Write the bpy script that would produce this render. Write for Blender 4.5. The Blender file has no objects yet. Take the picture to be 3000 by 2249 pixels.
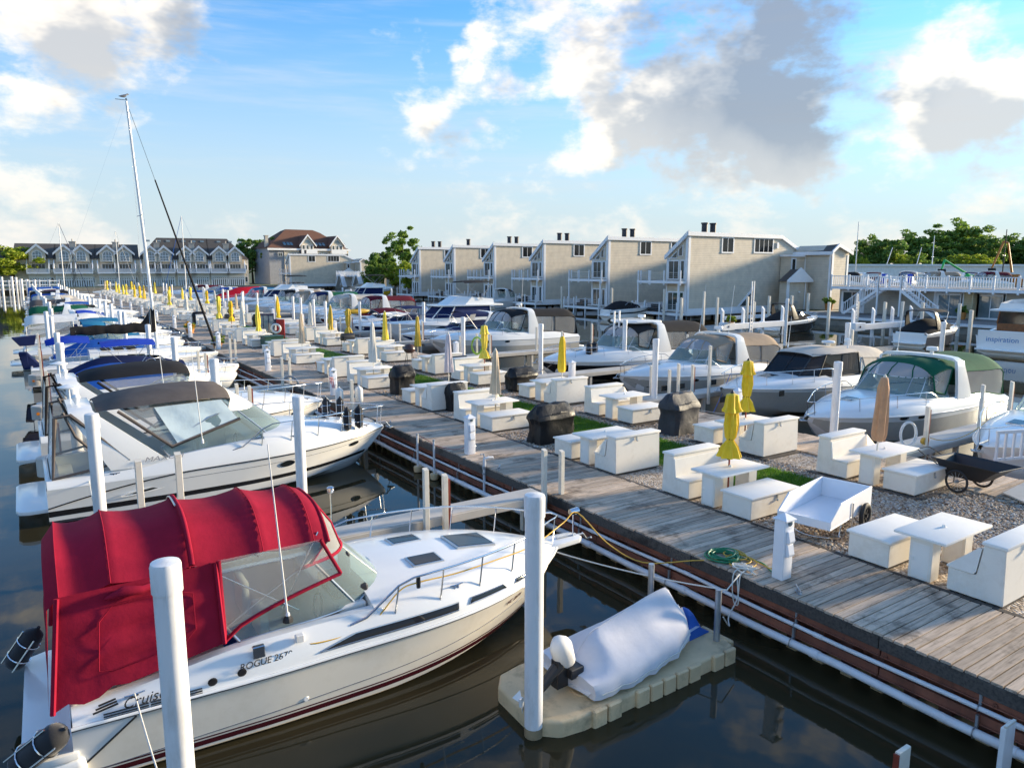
import bpy, bmesh, math, random
from math import sin, cos, pi, radians, sqrt, atan2
from mathutils import Vector, Matrix
S = bpy.context.scene
COL = S.collection
R = random.Random(7)

# ------------------------------------------------------------------ camera
CAM_H = 5.87
cam = bpy.data.cameras.new('camera'); camo = bpy.data.objects.new('camera', cam); COL.objects.link(camo)
camo.location = (0, 0, CAM_H); camo.rotation_euler = (radians(81.0), 0, radians(-33.7))
cam.sensor_width = 36.0; cam.lens = 25.73; cam.clip_start = 0.1; cam.clip_end = 9000
S.camera = camo

# ------------------------------------------------------------------ sun, sky, exposure
SUN_AZ, SUN_EL = radians(100.0), radians(11.5)
sd = Vector((sin(SUN_AZ)*cos(SUN_EL), cos(SUN_AZ)*cos(SUN_EL), sin(SUN_EL)))
sl = bpy.data.lights.new('sun', 'SUN'); sl.energy = 0.8; sl.angle = radians(6.0); sl.color = (1.0, 0.82, 0.56)
so = bpy.data.objects.new('sun', sl); COL.objects.link(so); so.rotation_euler = sd.to_track_quat('Z', 'Y').to_euler(); so.location = (40, -20, 60)
S.view_settings.view_transform = 'Standard'; S.view_settings.look = 'None'
S.view_settings.exposure = 3.5; S.view_settings.gamma = 1.0; S.view_settings.use_curve_mapping = False
S.render.engine = 'CYCLES'; S.cycles.use_denoising = True
try: S.cycles.denoiser = 'OPENIMAGEDENOISE'
except Exception: pass
S.cycles.max_bounces = 8; S.cycles.transparent_max_bounces = 12; S.cycles.glossy_bounces = 4; S.cycles.transmission_bounces = 6
S.cycles.caustics_reflective = False; S.cycles.caustics_refractive = False; S.cycles.sample_clamp_indirect = 6.0

W = bpy.data.worlds.new('World'); S.world = W; W.use_nodes = True
def N(nt, t, **k):
    n = nt.nodes.new(t)
    for a, b in k.items():
        if a == 'i':
            for s, v in b.items():
                n.inputs[s].default_value = v
        else: setattr(n, a, b)
    return n
def MATH(nt, op, a, b=None, c=None):
    n = nt.nodes.new('ShaderNodeMath'); n.operation = op
    for i, v in enumerate((a, b, c)):
        if v is None: continue
        if isinstance(v, (int, float)): n.inputs[i].default_value = v
        else: nt.links.new(v, n.inputs[i])
    return n.outputs[0]
def MIXC(nt, fac, a, b, mode='MIX'):
    n = nt.nodes.new('ShaderNodeMix'); n.data_type = 'RGBA'; n.blend_type = mode
    for sk, v in ((n.inputs[0], fac), (n.inputs[6], a), (n.inputs[7], b)):
        if isinstance(v, (int, float)): sk.default_value = v
        elif isinstance(v, tuple): sk.default_value = v if len(v) == 4 else (*v, 1)
        else: nt.links.new(v, sk)
    return n.outputs[2]
def RAMP(nt, fac, stops, interp='LINEAR'):
    n = nt.nodes.new('ShaderNodeValToRGB'); n.color_ramp.interpolation = interp
    e = n.color_ramp.elements
    while len(e) < len(stops): e.new(0.5)
    for el, (p, c) in zip(e, stops):
        el.position = p; el.color = c if len(c) == 4 else (*c, 1)
    nt.links.new(fac, n.inputs[0]); return n.outputs[0]
def sky_world():
    nt = W.node_tree; nt.nodes.clear(); L = nt.links
    out = N(nt, 'ShaderNodeOutputWorld'); bg = N(nt, 'ShaderNodeBackground'); bg.inputs[1].default_value = 0.115
    sky = N(nt, 'ShaderNodeTexSky', sky_type='NISHITA', sun_disc=False, sun_elevation=SUN_EL, sun_rotation=SUN_AZ, air_density=1.0, dust_density=0.5, ozone_density=2.0)
    tc = N(nt, 'ShaderNodeTexCoord'); d = tc.outputs['Generated']
    sep = N(nt, 'ShaderNodeSeparateXYZ'); L.new(d, sep.inputs[0])
    z = MATH(nt, 'MAXIMUM', sep.outputs[2], 0.0)
    def vadd(x, v):
        q = N(nt, 'ShaderNodeVectorMath', operation='ADD'); L.new(x, q.inputs[0])
        if isinstance(v, (tuple, Vector)): q.inputs[1].default_value = v
        else: L.new(v, q.inputs[1])
        return q.outputs[0]
    def mrange(x, a, b, c, e):
        m = N(nt, 'ShaderNodeMapRange', interpolation_type='SMOOTHSTEP'); L.new(x, m.inputs[0])
        for i, v in enumerate((a, b, c, e)): m.inputs[i+1].default_value = v
        return m.outputs[0]
    YAW, PT, F = radians(33.7), radians(9.0), 2144.0
    fw = Vector((sin(YAW)*cos(PT), cos(YAW)*cos(PT), -sin(PT))); rt = Vector((cos(YAW), -sin(YAW), 0)); up = Vector((sin(YAW)*sin(PT), cos(YAW)*sin(PT), cos(PT)))
    def dirof(u, v): return (fw + rt*((u-1500)/F) - up*((v-1124.5)/F)).normalized()
    wn = N(nt, 'ShaderNodeTexNoise', i={'Scale': 7.0, 'Detail': 5, 'Roughness': .55}); L.new(d, wn.inputs[0])
    wv = N(nt, 'ShaderNodeVectorMath', operation='MULTIPLY_ADD'); L.new(wn.outputs['Color'], wv.inputs[0]); wv.inputs[1].default_value = (.16,)*3; wv.inputs[2].default_value = (-.08,)*3
    warp = wv.outputs[0]
    def noise(vec, scale, det, rough):
        m = N(nt, 'ShaderNodeMapping'); m.inputs['Location'].default_value = (1.7, 4.2, 0.6); m.inputs['Scale'].default_value = (1, 1, 1.9); L.new(vec, m.inputs[0])
        n = N(nt, 'ShaderNodeTexNoise', i={'Scale': scale, 'Detail': det, 'Roughness': rough, 'Distortion': .1}); L.new(m.outputs[0], n.inputs[0]); return n.outputs[0]
    # larger cloud masses standing in this sky: direction, angular radius, weight
    def field(vec, masses):
        tot = None
        for (u, v, rad, wgt) in masses:
            dp = N(nt, 'ShaderNodeVectorMath', operation='DISTANCE'); L.new(vec, dp.inputs[0]); dp.inputs[1].default_value = dirof(u, v)
            o = mrange(dp.outputs['Value'], rad, rad*.15, 0, wgt)
            tot = o if tot is None else MATH(nt, 'ADD', tot, o)
        return tot
    dens_at = lambda vec, det: MATH(nt, 'ADD', noise(vec, 10.0, det, .60), field(vadd(vec, warp), SKY_MASSES))
    d1 = dens_at(d, 10)
    d2 = dens_at(vadd(d, (up*.8-rt*.6)*.045), 4)      # a little towards the bright side: self-shading
    veil = mrange(z, .18, .0, 0, .10)
    cov = mrange(MATH(nt, 'ADD', d1, veil), .50, .76, 0, .86)
    sh = MATH(nt, 'ADD', mrange(d2, .50, .86, 0, .58), field(vadd(d, warp), SKY_DARKS))
    k = SKY_CLOUD
    cc = RAMP(nt, sh, [(0, (.95*k, .965*k, .985*k)), (.3, (.79*k, .815*k, .85*k)), (.62, (.44*k, .495*k, .59*k)), (1, (.24*k, .30*k, .42*k))])
    hs = N(nt, 'ShaderNodeHueSaturation'); hs.inputs['Saturation'].default_value = 1.1; L.new(sky.outputs[0], hs.inputs['Color'])
    blue = MIXC(nt, 1.0, hs.outputs[0], SKY_TINT, 'MULTIPLY')
    streak = N(nt, 'ShaderNodeMapping'); streak.inputs['Scale'].default_value = (2, 2, 22); L.new(d, streak.inputs[0])
    sn = N(nt, 'ShaderNodeTexNoise', i={'Scale': 1.5, 'Detail': 6, 'Roughness': .6}); L.new(streak.outputs[0], sn.inputs[0])
    blue = MIXC(nt, mrange(sn.outputs[0], .45, .8, 0, .35), blue, (.70*k, .76*k, .82*k))
    blue = MIXC(nt, mrange(z, .36, .0, 0, .95), blue, (.46*k, .58*k, .75*k))
    hzc = MIXC(nt, mrange(z, .20, .0, 0, .65), cc, (.52*k, .60*k, .73*k))
    col = MIXC(nt, cov, blue, hzc)
    col = MIXC(nt, 1.0, col, (1.13, 1.0, .83), 'MULTIPLY')
    L.new(col, bg.inputs[0]); L.new(bg.outputs[0], out.inputs[0])
    W.cycles.sampling_method = 'MANUAL'; W.cycles.sample_map_resolution = 512
SKY_CLOUD = 1.02
SKY_TINT = (.095, .20, .325)
SKY_MASSES = [(120, 20, .11, .15), (340, 140, .20, .26), (540, 130, .08, .12), (250, 250, .09, .14), (1600, 60, .16, .16), (2150, 20, .30, .18), (1700, 240, .07, .10),
              (2080, 270, .11, .17), (2330, 200, .14, .08), (2180, 380, .09, .22), (2340, 440, .085, .36), (1200, 360, .10, .27), (1370, 360, .10, .26), (1780, 420, .07, .32), (1920, 410, .07, .32),
              (2650, 370, .10, .30), (2800, 370, .11, .28), (2990, 270, .09, .22), (2760, 200, .09, .15), (2450, 180, .06, .1), (2650, 160, .06, .12), (110, 470, .12, .2), (1170, 70, .05, .22), (1245, 175, .03, .24), (1410, 180, .04, .22),
              (950, 170, .30, -.17), (700, 330, .24, -.12), (1500, 330, .14, -.10), (2640, 60, .16, -.12), (2560, 280, .12, -.10), (2560, 470, .12, -.10), (60, 340, .12, -.16), (300, 420, .12, -.14), (2000, 500, .12, -.10), (1100, 500, .2, -.08), (2750, 500, .12, -.10), (500, 560, .14, -.08), (2300, 560, .14, -.06)]
SKY_DARKS = [(2200, 40, .22, .5), (2430, 100, .16, .34), (1950, 20, .12, .16), (2350, 270, .10, .24), (640, 130, .08, .3), (1370, 420, .08, .2)]
sky_world()

# ------------------------------------------------------------------ materials
M = {}
def mat(name, col, rough=.5, metal=0.0, var=0.0, scale=4.0, bump=0.0, bscale=20.0, spec=None, coat=0, alpha=None, trans=0, objrand=0.0, dirt=None, ior=None, sheen=0, stretch=None):
    m = bpy.data.materials.new(name); m.use_nodes = True; nt = m.node_tree; L = nt.links
    b = nt.nodes['Principled BSDF']
    b.inputs['Roughness'].default_value = rough; b.inputs['Metallic'].default_value = metal
    if spec is not None: b.inputs['Specular IOR Level'].default_value = spec
    if coat: b.inputs['Coat Weight'].default_value = coat; b.inputs['Coat Roughness'].default_value = .05
    if trans: b.inputs['Transmission Weight'].default_value = trans
    if alpha is not None: b.inputs['Alpha'].default_value = alpha
    if ior: b.inputs['IOR'].default_value = ior
    if sheen: b.inputs['Sheen Weight'].default_value = sheen
    c = None
    tc = N(nt, 'ShaderNodeTexCoord'); vec = tc.outputs['Object']
    if stretch:
        mp = N(nt, 'ShaderNodeMapping'); mp.inputs['Scale'].default_value = stretch; L.new(vec, mp.inputs[0]); vec = mp.outputs[0]
    if var:
        n = N(nt, 'ShaderNodeTexNoise', i={'Scale': scale, 'Detail': 6, 'Roughness': .62}); L.new(vec, n.inputs[0])
        lo = tuple(x*(1-var) for x in col); hi = tuple(min(1, x*(1+var)) for x in col)
        c = RAMP(nt, n.outputs[0], [(.3, lo), (.7, hi)])
    if dirt:
        n = N(nt, 'ShaderNodeTexNoise', i={'Scale': dirt[1], 'Detail': 8, 'Roughness': .7}); L.new(vec, n.inputs[0])
        f = RAMP(nt, n.outputs[0], [(.5, (0, 0, 0)), (.72, (dirt[2],)*3)])
        c = MIXC(nt, f, c if c is not None else col, dirt[0])
    if objrand:
        oi = N(nt, 'ShaderNodeObjectInfo')
        v = MATH(nt, 'MULTIPLY_ADD', oi.outputs['Random'], 2*objrand, 1-objrand)
        cb = N(nt, 'ShaderNodeCombineColor'); [L.new(v, cb.inputs[i]) for i in range(3)]
        c = MIXC(nt, 1.0, c if c is not None else col, cb.outputs[0], 'MULTIPLY')
    if c is not None: L.new(c, b.inputs['Base Color'])
    else: b.inputs['Base Color'].default_value = (*col, 1)
    if bump:
        n = N(nt, 'ShaderNodeTexNoise', i={'Scale': bscale, 'Detail': 5, 'Roughness': .6}); L.new(vec, n.inputs[0])
        bp = N(nt, 'ShaderNodeBump', i={'Strength': bump, 'Distance': .02}); L.new(n.outputs[0], bp.inputs['Height']); L.new(bp.outputs[0], b.inputs['Normal'])
    M[name] = m; return m
mat('gelcoat', (.86, .85, .82), .22, var=.03, scale=.7, coat=.3)
mat('gelcoat_cream', (.86, .80, .69), .2, var=.03, scale=.6, coat=.3, dirt=((.55, .47, .33), 1.2, .35))
mat('gelcoat_black', (.018, .018, .02), .15, coat=.5)
mat('gelcoat_maroon', (.06, .012, .018), .15, coat=.5)
mat('gelcoat_navy', (.012, .018, .07), .15, coat=.5)
mat('gelcoat_grey', (.13, .13, .14), .2, coat=.4)
mat('gelcoat_yellow', (.75, .45, .02), .25, coat=.3)
mat('stripe_maroon', (.07, .01, .015), .25)
mat('stripe_black', (.02, .02, .022), .25)
mat('antifoul', (.03, .035, .05), .6, var=.3)
mat('nonskid', (.70, .70, .69), .6, var=.04, bump=.15, bscale=160)
mat('sole', (.55, .50, .44), .7, var=.15)
mat('vinyl_seat', (.72, .69, .64), .45, var=.05)
mat('steel', (.75, .75, .76), .14, 1.0)
mat('aluminium', (.62, .63, .64), .35, 1.0)
mat('galv', (.42, .45, .48), .45, .8, var=.15)
mat('black_plastic', (.018, .018, .02), .45)
mat('rubber', (.02, .02, .021), .7, bump=.1)
mat('fender_black', (.015, .015, .018), .85, bump=.15, bscale=60, sheen=.3)
mat('fender_white', (.75, .74, .70), .4)
mat('rope_white', (.72, .70, .63), .8, bump=.3, bscale=120)
mat('rope_yellow', (.70, .42, .06), .6)
mat('hose_green', (.02, .22, .10), .4)
mat('hose_lime', (.38, .62, .03), .4)
mat('hose_white', (.75, .78, .78), .4)
mat('cord_blue', (.03, .12, .4), .5)
for nm, c in dict(canvas_red=(.33, .010, .034), canvas_red_bright=(.6, .012, .03), canvas_grey=(.115, .098, .09), canvas_black=(.022, .021, .022), canvas_navy=(.012, .022, .085), canvas_blue=(.015, .09, .36), canvas_royal=(.02, .06, .42), canvas_green=(.008, .10, .05), canvas_tan=(.36, .27, .19), canvas_white=(.74, .72, .68), canvas_maroon=(.11, .008, .02), canvas_cream=(.56, .50, .42), canvas_teal=(.02, .16, .30), canvas_dinghy=(.50, .50, .56), canvas_purple=(.05, .01, .06)).items():
    mat(nm, c, .88, var=.13, scale=2.5, bump=.25, bscale=7, spec=.18)
for nm, c in dict(fabric_yellow=(.95, .60, .02), fabric_lemon=(.95, .70, .08), fabric_cream=(.66, .52, .36), fabric_tan=(.62, .33, .17), fabric_lilac=(.60, .53, .55), fabric_gold=(.62, .42, .05), fabric_white=(.72, .68, .60)).items():
    mat(nm, c, .85, var=.10, scale=6, bump=.3, bscale=14, sheen=.2)
mat('cover_black', (.010, .010, .011), .45, var=.4, scale=5, bump=.9, bscale=5, spec=.35)
mat('cover_grey', (.035, .037, .045), .6, var=.2, scale=5, bump=.8, bscale=5)
def glass(name, col, alpha_f, rough=.03, body=.35):
    """clear sheet: mostly see-through with a Fresnel gloss and a tint"""
    m = bpy.data.materials.new(name); m.use_nodes = True; nt = m.node_tree; nt.nodes.clear(); L = nt.links
    o = N(nt, 'ShaderNodeOutputMaterial'); t = N(nt, 'ShaderNodeBsdfTransparent'); t.inputs[0].default_value = (*col, 1)
    p = N(nt, 'ShaderNodeBsdfPrincipled', i={'Roughness': rough}); p.inputs['Base Color'].default_value = (*[x*body for x in col], 1)
    tc = N(nt, 'ShaderNodeTexCoord'); n = N(nt, 'ShaderNodeTexNoise', i={'Scale': 2.0, 'Detail': 2}); L.new(tc.outputs['Object'], n.inputs[0])
    bp = N(nt, 'ShaderNodeBump', i={'Strength': .25 if rough > .04 else .02, 'Distance': .05}); L.new(n.outputs[0], bp.inputs['Height']); L.new(bp.outputs[0], p.inputs['Normal'])
    fr = N(nt, 'ShaderNodeFresnel', i={'IOR': 1.5})
    f = MATH(nt, 'MULTIPLY_ADD', fr.outputs[0], 1-alpha_f, alpha_f)
    mx = N(nt, 'ShaderNodeMixShader'); L.new(f, mx.inputs[0]); L.new(t.outputs[0], mx.inputs[1]); L.new(p.outputs[0], mx.inputs[2]); L.new(mx.outputs[0], o.inputs[0])
    M[name] = m
glass('glass_marine', (.72, .88, .86), .30, .03, .62)  # pale teal body colour paints in a reflective haze
glass('glass_smoke', (.10, .10, .11), .55)
glass('vinyl_clear', (.94, .93, .90), .26, .10, .8)  # pale body colour stands in for reflections on the vinyl
glass('vinyl_front', (.90, .90, .92), .42, .08, .75)  # stronger pale body: bright reflections painted into the front panels
mat('glass_dark', (.018, .021, .023), .08, spec=.4)
mat('glass_window', (.05, .065, .065), .06, spec=.5, var=.5, scale=.5)
mat('glass_sky', (.18, .24, .26), .05, spec=.8, var=.4, scale=.4)
mat('bench_white', (.86, .805, .71), .55, var=.03, scale=1.3, dirt=((.55, .46, .33), 2.3, .34), bump=.06, bscale=30, objrand=.035, spec=.25)
mat('bench_lid', (.89, .855, .785), .55, var=.03, scale=2, bump=.05, bscale=25, objrand=.03, dirt=((.5, .44, .35), 3.0, .16), spec=.2)
mat('pile_white', (.84, .83, .82), .42, var=.06, scale=1.5, dirt=((.42, .37, .29), 5.0, .5), stretch=(1, 1, .22), bump=.08, bscale=12)
mat('pvc', (.74, .73, .73), .4, var=.05, dirt=((.45, .33, .22), 1.4, .4))
mat('post_cream', (.76, .70, .59), .6, var=.08, dirt=((.4, .33, .24), 3, .3))
mat('post_red', (.26, .045, .022), .6, var=.25, scale=6, dirt=((.08, .02, .015), 4, .5))
mat('dock_cream', (.55, .51, .45), .6, var=.07, scale=1.2, dirt=((.36, .33, .28), 1.5, .5))
mat('reflector', (.7, .22, .01), .3)
mat('pedestal_white', (.85, .85, .87), .35, var=.03)
mat('rust', (.22, .075, .042), .75, var=.55, scale=2.2, bump=.4, bscale=14, dirt=((.03, .012, .012), 1.1, .8), stretch=(1, 1, .3))
mat('pile_tan', (.34, .25, .14), .8, var=.4, scale=3, bump=.4, bscale=14)
mat('house_trim', (.86, .86, .86), .5, var=.03)
mat('shingle_grey', (.10, .088, .078), .9, var=.4, scale=30, bump=.4, bscale=40)
mat('shingle_brown', (.15, .068, .042), .9, var=.3, scale=20, bump=.4, bscale=30)
mat('house_brick', (.2, .1, .07), .8, var=.2)
mat('concrete', (.26, .24, .20), .85, var=.25, scale=1.5, bump=.3, bscale=12)
mat('deck_grey', (.22, .20, .18), .8, var=.2)
mat('bark', (.07, .05, .035), .9, var=.3, bump=.5)
mat('plant_pot', (.48, .20, .05), .6, var=.15)
mat('sign_red', (.42, .012, .012), .4)
mat('box_green', (.02, .075, .05), .5, var=.2)
mat('crane_green', (.02, .5, .12), .5)
mat('crane_orange', (.5, .17, .02), .5)
mat('wood_teak', (.22, .075, .02), .4, var=.25, scale=5)
mat('print_black', (.02, .02, .02), .5)
mat('print_red', (.35, .03, .02), .5)
mat('print_blue', (.04, .22, .5), .5)
mat('print_green', (.05, .45, .3), .5)
mat('print_grey', (.25, .25, .26), .5)
mat('float_tan', (.70, .52, .30), .65, var=.12, scale=2, bump=.15, bscale=12, dirt=((.16, .12, .07), 2.5, .6))
mat('float_blue', (.015, .10, .42), .5)
mat('tarp_lilac', (.66, .65, .68), .8, var=.06, scale=3, bump=.35, bscale=3.5)
mat('hull_taupe', (.50, .47, .41), .25, var=.05, coat=.3)
mat('sheet_blue', (.58, .70, .74), .7, var=.06, scale=3, bump=.4, bscale=5)
mat('hull_orange', (.7, .4, .03), .35)
def siding(name, col, pitch, lo=.72):
    m = mat(name, col, .7); nt = m.node_tree; L = nt.links; b = nt.nodes['Principled BSDF']
    tc = N(nt, 'ShaderNodeTexCoord'); sp = N(nt, 'ShaderNodeSeparateXYZ'); L.new(tc.outputs['Object'], sp.inputs[0])
    f = MATH(nt, 'FRACT', MATH(nt, 'DIVIDE', sp.outputs[2], pitch))
    n = N(nt, 'ShaderNodeTexNoise', i={'Scale': 1.2, 'Detail': 6}); L.new(tc.outputs['Object'], n.inputs[0])
    base = RAMP(nt, n.outputs[0], [(.3, tuple(x*.88 for x in col)), (.7, tuple(min(1, x*1.08) for x in col))])
    line = RAMP(nt, f, [(0.0, (.35,)*3), (.10, (1, 1, 1)), (1.0, (1, 1, 1))])
    L.new(MIXC(nt, 1.0, base, line, 'MULTIPLY'), b.inputs['Base Color'])
    bp = N(nt, 'ShaderNodeBump', i={'Strength': .6, 'Distance': .03}); L.new(f, bp.inputs['Height']); bp.invert = True; L.new(bp.outputs[0], b.inputs['Normal'])
siding('siding_beige', (.68, .585, .45), .2)
siding('siding_grey', (.50, .455, .39), .2)
siding('siding_sunlit_yellow', (.62, .50, .30), .2)  # siding with the yellow of sunlight put into its colour
siding('siding_taupe', (.74, .645, .51), .25)
siding('siding_slate', (.30, .31, .34), .25)
def water_mat():
    m = mat('water', (.036, .029, .014), .02, ior=1.33, spec=.5); nt = m.node_tree; L = nt.links; b = nt.nodes['Principled BSDF']
    tc = N(nt, 'ShaderNodeTexCoord'); mp = N(nt, 'ShaderNodeMapping'); mp.inputs['Scale'].default_value = (1, 1, 1); L.new(tc.outputs['Object'], mp.inputs[0])
    n1 = N(nt, 'ShaderNodeTexNoise', i={'Scale': .55, 'Detail': 3, 'Roughness': .5, 'Distortion': .6}); L.new(mp.outputs[0], n1.inputs[0])
    n2 = N(nt, 'ShaderNodeTexNoise', i={'Scale': 4.0, 'Detail': 3, 'Roughness': .55}); L.new(mp.outputs[0], n2.inputs[0])
    n3 = N(nt, 'ShaderNodeTexNoise', i={'Scale': .035, 'Detail': 2}); L.new(mp.outputs[0], n3.inputs[0])
    amp = RAMP(nt, n3.outputs[0], [(.42, (.12,)*3), (.62, (1, 1, 1))])
    h = MATH(nt, 'ADD', MATH(nt, 'MULTIPLY', n1.outputs[0], .8), MATH(nt, 'MULTIPLY', MATH(nt, 'MULTIPLY', n2.outputs[0], .12), amp))
    bp = N(nt, 'ShaderNodeBump', i={'Strength': .45, 'Distance': .012}); L.new(h, bp.inputs['Height']); L.new(bp.outputs[0], b.inputs['Normal'])
water_mat()
def wood_mat(name, col, var):
    m = mat(name, col, .85, spec=.2); nt = m.node_tree; L = nt.links; b = nt.nodes['Principled BSDF']
    tc = N(nt, 'ShaderNodeTexCoord'); oi = N(nt, 'ShaderNodeObjectInfo')
    mp = N(nt, 'ShaderNodeMapping'); mp.inputs['Scale'].default_value = (1.2, 16, 16); L.new(tc.outputs['Object'], mp.inputs[0])
    off = N(nt, 'ShaderNodeCombineXYZ'); L.new(MATH(nt, 'MULTIPLY', oi.outputs['Random'], 90), off.inputs[0]); L.new(MATH(nt, 'MULTIPLY', oi.outputs['Random'], 37), off.inputs[1]); L.new(off.outputs[0], mp.inputs['Location'])
    n = N(nt, 'ShaderNodeTexNoise', i={'Scale': 1.6, 'Detail': 7, 'Roughness': .65}); L.new(mp.outputs[0], n.inputs[0])
    g = RAMP(nt, n.outputs[0], [(.28, tuple(x*.38 for x in col)), (.46, tuple(x*.86 for x in col)), (.72, tuple(min(1, x*1.2) for x in col))])
    v = MATH(nt, 'MULTIPLY_ADD', oi.outputs['Random'], 2*var, 1-var)
    cb = N(nt, 'ShaderNodeCombineColor'); [L.new(v, cb.inputs[i]) for i in range(3)]
    g = MIXC(nt, 1.0, g, cb.outputs[0], 'MULTIPLY')
    # dark mildew stains with a shape of their own, in world metres
    geo = N(nt, 'ShaderNodeNewGeometry'); st = N(nt, 'ShaderNodeTexNoise', i={'Scale': 1.1, 'Detail': 7, 'Roughness': .68}); L.new(geo.outputs['Position'], st.inputs[0])
    f = RAMP(nt, st.outputs[0], [(.53, (0, 0, 0)), (.64, (.80,)*3)])
    g = MIXC(nt, f, g, tuple(x*.22 for x in col))
    L.new(g, b.inputs['Base Color'])
    bp = N(nt, 'ShaderNodeBump', i={'Strength': .5, 'Distance': .006}); L.new(n.outputs[0], bp.inputs['Height']); L.new(bp.outputs[0], b.inputs['Normal'])
wood_mat('plank_wood', (.58, .455, .345), .24)
wood_mat('plank_dark', (.115, .10, .088), .25)
def gravel_mat():
    m = mat('gravel', (.3, .25, .2), .85); nt = m.node_tree; L = nt.links; b = nt.nodes['Principled BSDF']
    tc = N(nt, 'ShaderNodeTexCoord'); v = N(nt, 'ShaderNodeTexVoronoi', i={'Scale': 22.0}); L.new(tc.outputs['Object'], v.inputs[0])
    sp = N(nt, 'ShaderNodeSeparateColor'); L.new(v.outputs['Color'], sp.inputs[0])
    c = RAMP(nt, sp.outputs[0], [(0, (.14, .10, .07)), (.35, (.40, .31, .23)), (.7, (.48, .40, .33)), (1, (.68, .62, .55))])
    L.new(c, b.inputs['Base Color'])
    bp = N(nt, 'ShaderNodeBump', i={'Strength': .8, 'Distance': .03}); bp.invert = True; L.new(v.outputs['Distance'], bp.inputs['Height']); L.new(bp.outputs[0], b.inputs['Normal'])
gravel_mat()
mat('grass', (.085, .19, .014), .8, var=.35, scale=7, bump=.5, bscale=40)
mat('soil', (.10, .075, .05), .9, var=.3)
mat('ground_far', (.08, .10, .04), .9, var=.3, scale=.1)
def pebble_mat():
    m = mat('pebble', (.3, .25, .2), .8); nt = m.node_tree; L = nt.links; b = nt.nodes['Principled BSDF']
    g = N(nt, 'ShaderNodeNewGeometry')
    c = RAMP(nt, g.outputs['Random Per Island'], [(0, (.15, .09, .055)), (.2, (.38, .26, .17)), (.45, (.50, .38, .27)), (.7, (.58, .49, .38)), (.85, (.30, .28, .27)), (1, (.72, .67, .6))])
    L.new(c, b.inputs['Base Color'])
pebble_mat()
def leaf_mat(name, cols):
    m = mat(name, cols[1], .6); nt = m.node_tree; L = nt.links; b = nt.nodes['Principled BSDF']
    g = N(nt, 'ShaderNodeNewGeometry')
    c = RAMP(nt, g.outputs['Random Per Island'], [(0, cols[0]), (.5, cols[1]), (1, cols[2])]); L.new(c, b.inputs['Base Color'])
    b.inputs['Subsurface Weight'].default_value = 0.0
    o = nt.nodes['Material Output']; tr = N(nt, 'ShaderNodeBsdfTranslucent'); L.new(c, tr.inputs[0])
    mx = N(nt, 'ShaderNodeMixShader'); mx.inputs[0].default_value = .45; L.new(b.outputs[0], mx.inputs[1]); L.new(tr.outputs[0], mx.inputs[2]); L.new(mx.outputs[0], o.inputs[0])
leaf_mat('leaf_mid', [(.09, .17, .022), (.20, .32, .045), (.33, .44, .08)])
leaf_mat('leaf_dark', [(.06, .13, .025), (.14, .25, .045), (.24, .36, .07)])
leaf_mat('leaf_lime', [(.18, .26, .02), (.32, .40, .03), (.46, .50, .05)])
leaf_mat('blade', [(.05, .14, .010), (.10, .24, .015), (.18, .32, .03)])
leaf_mat('flower_yellow', [(.5, .25, .01), (.7, .4, .02), (.8, .55, .03)])

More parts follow.
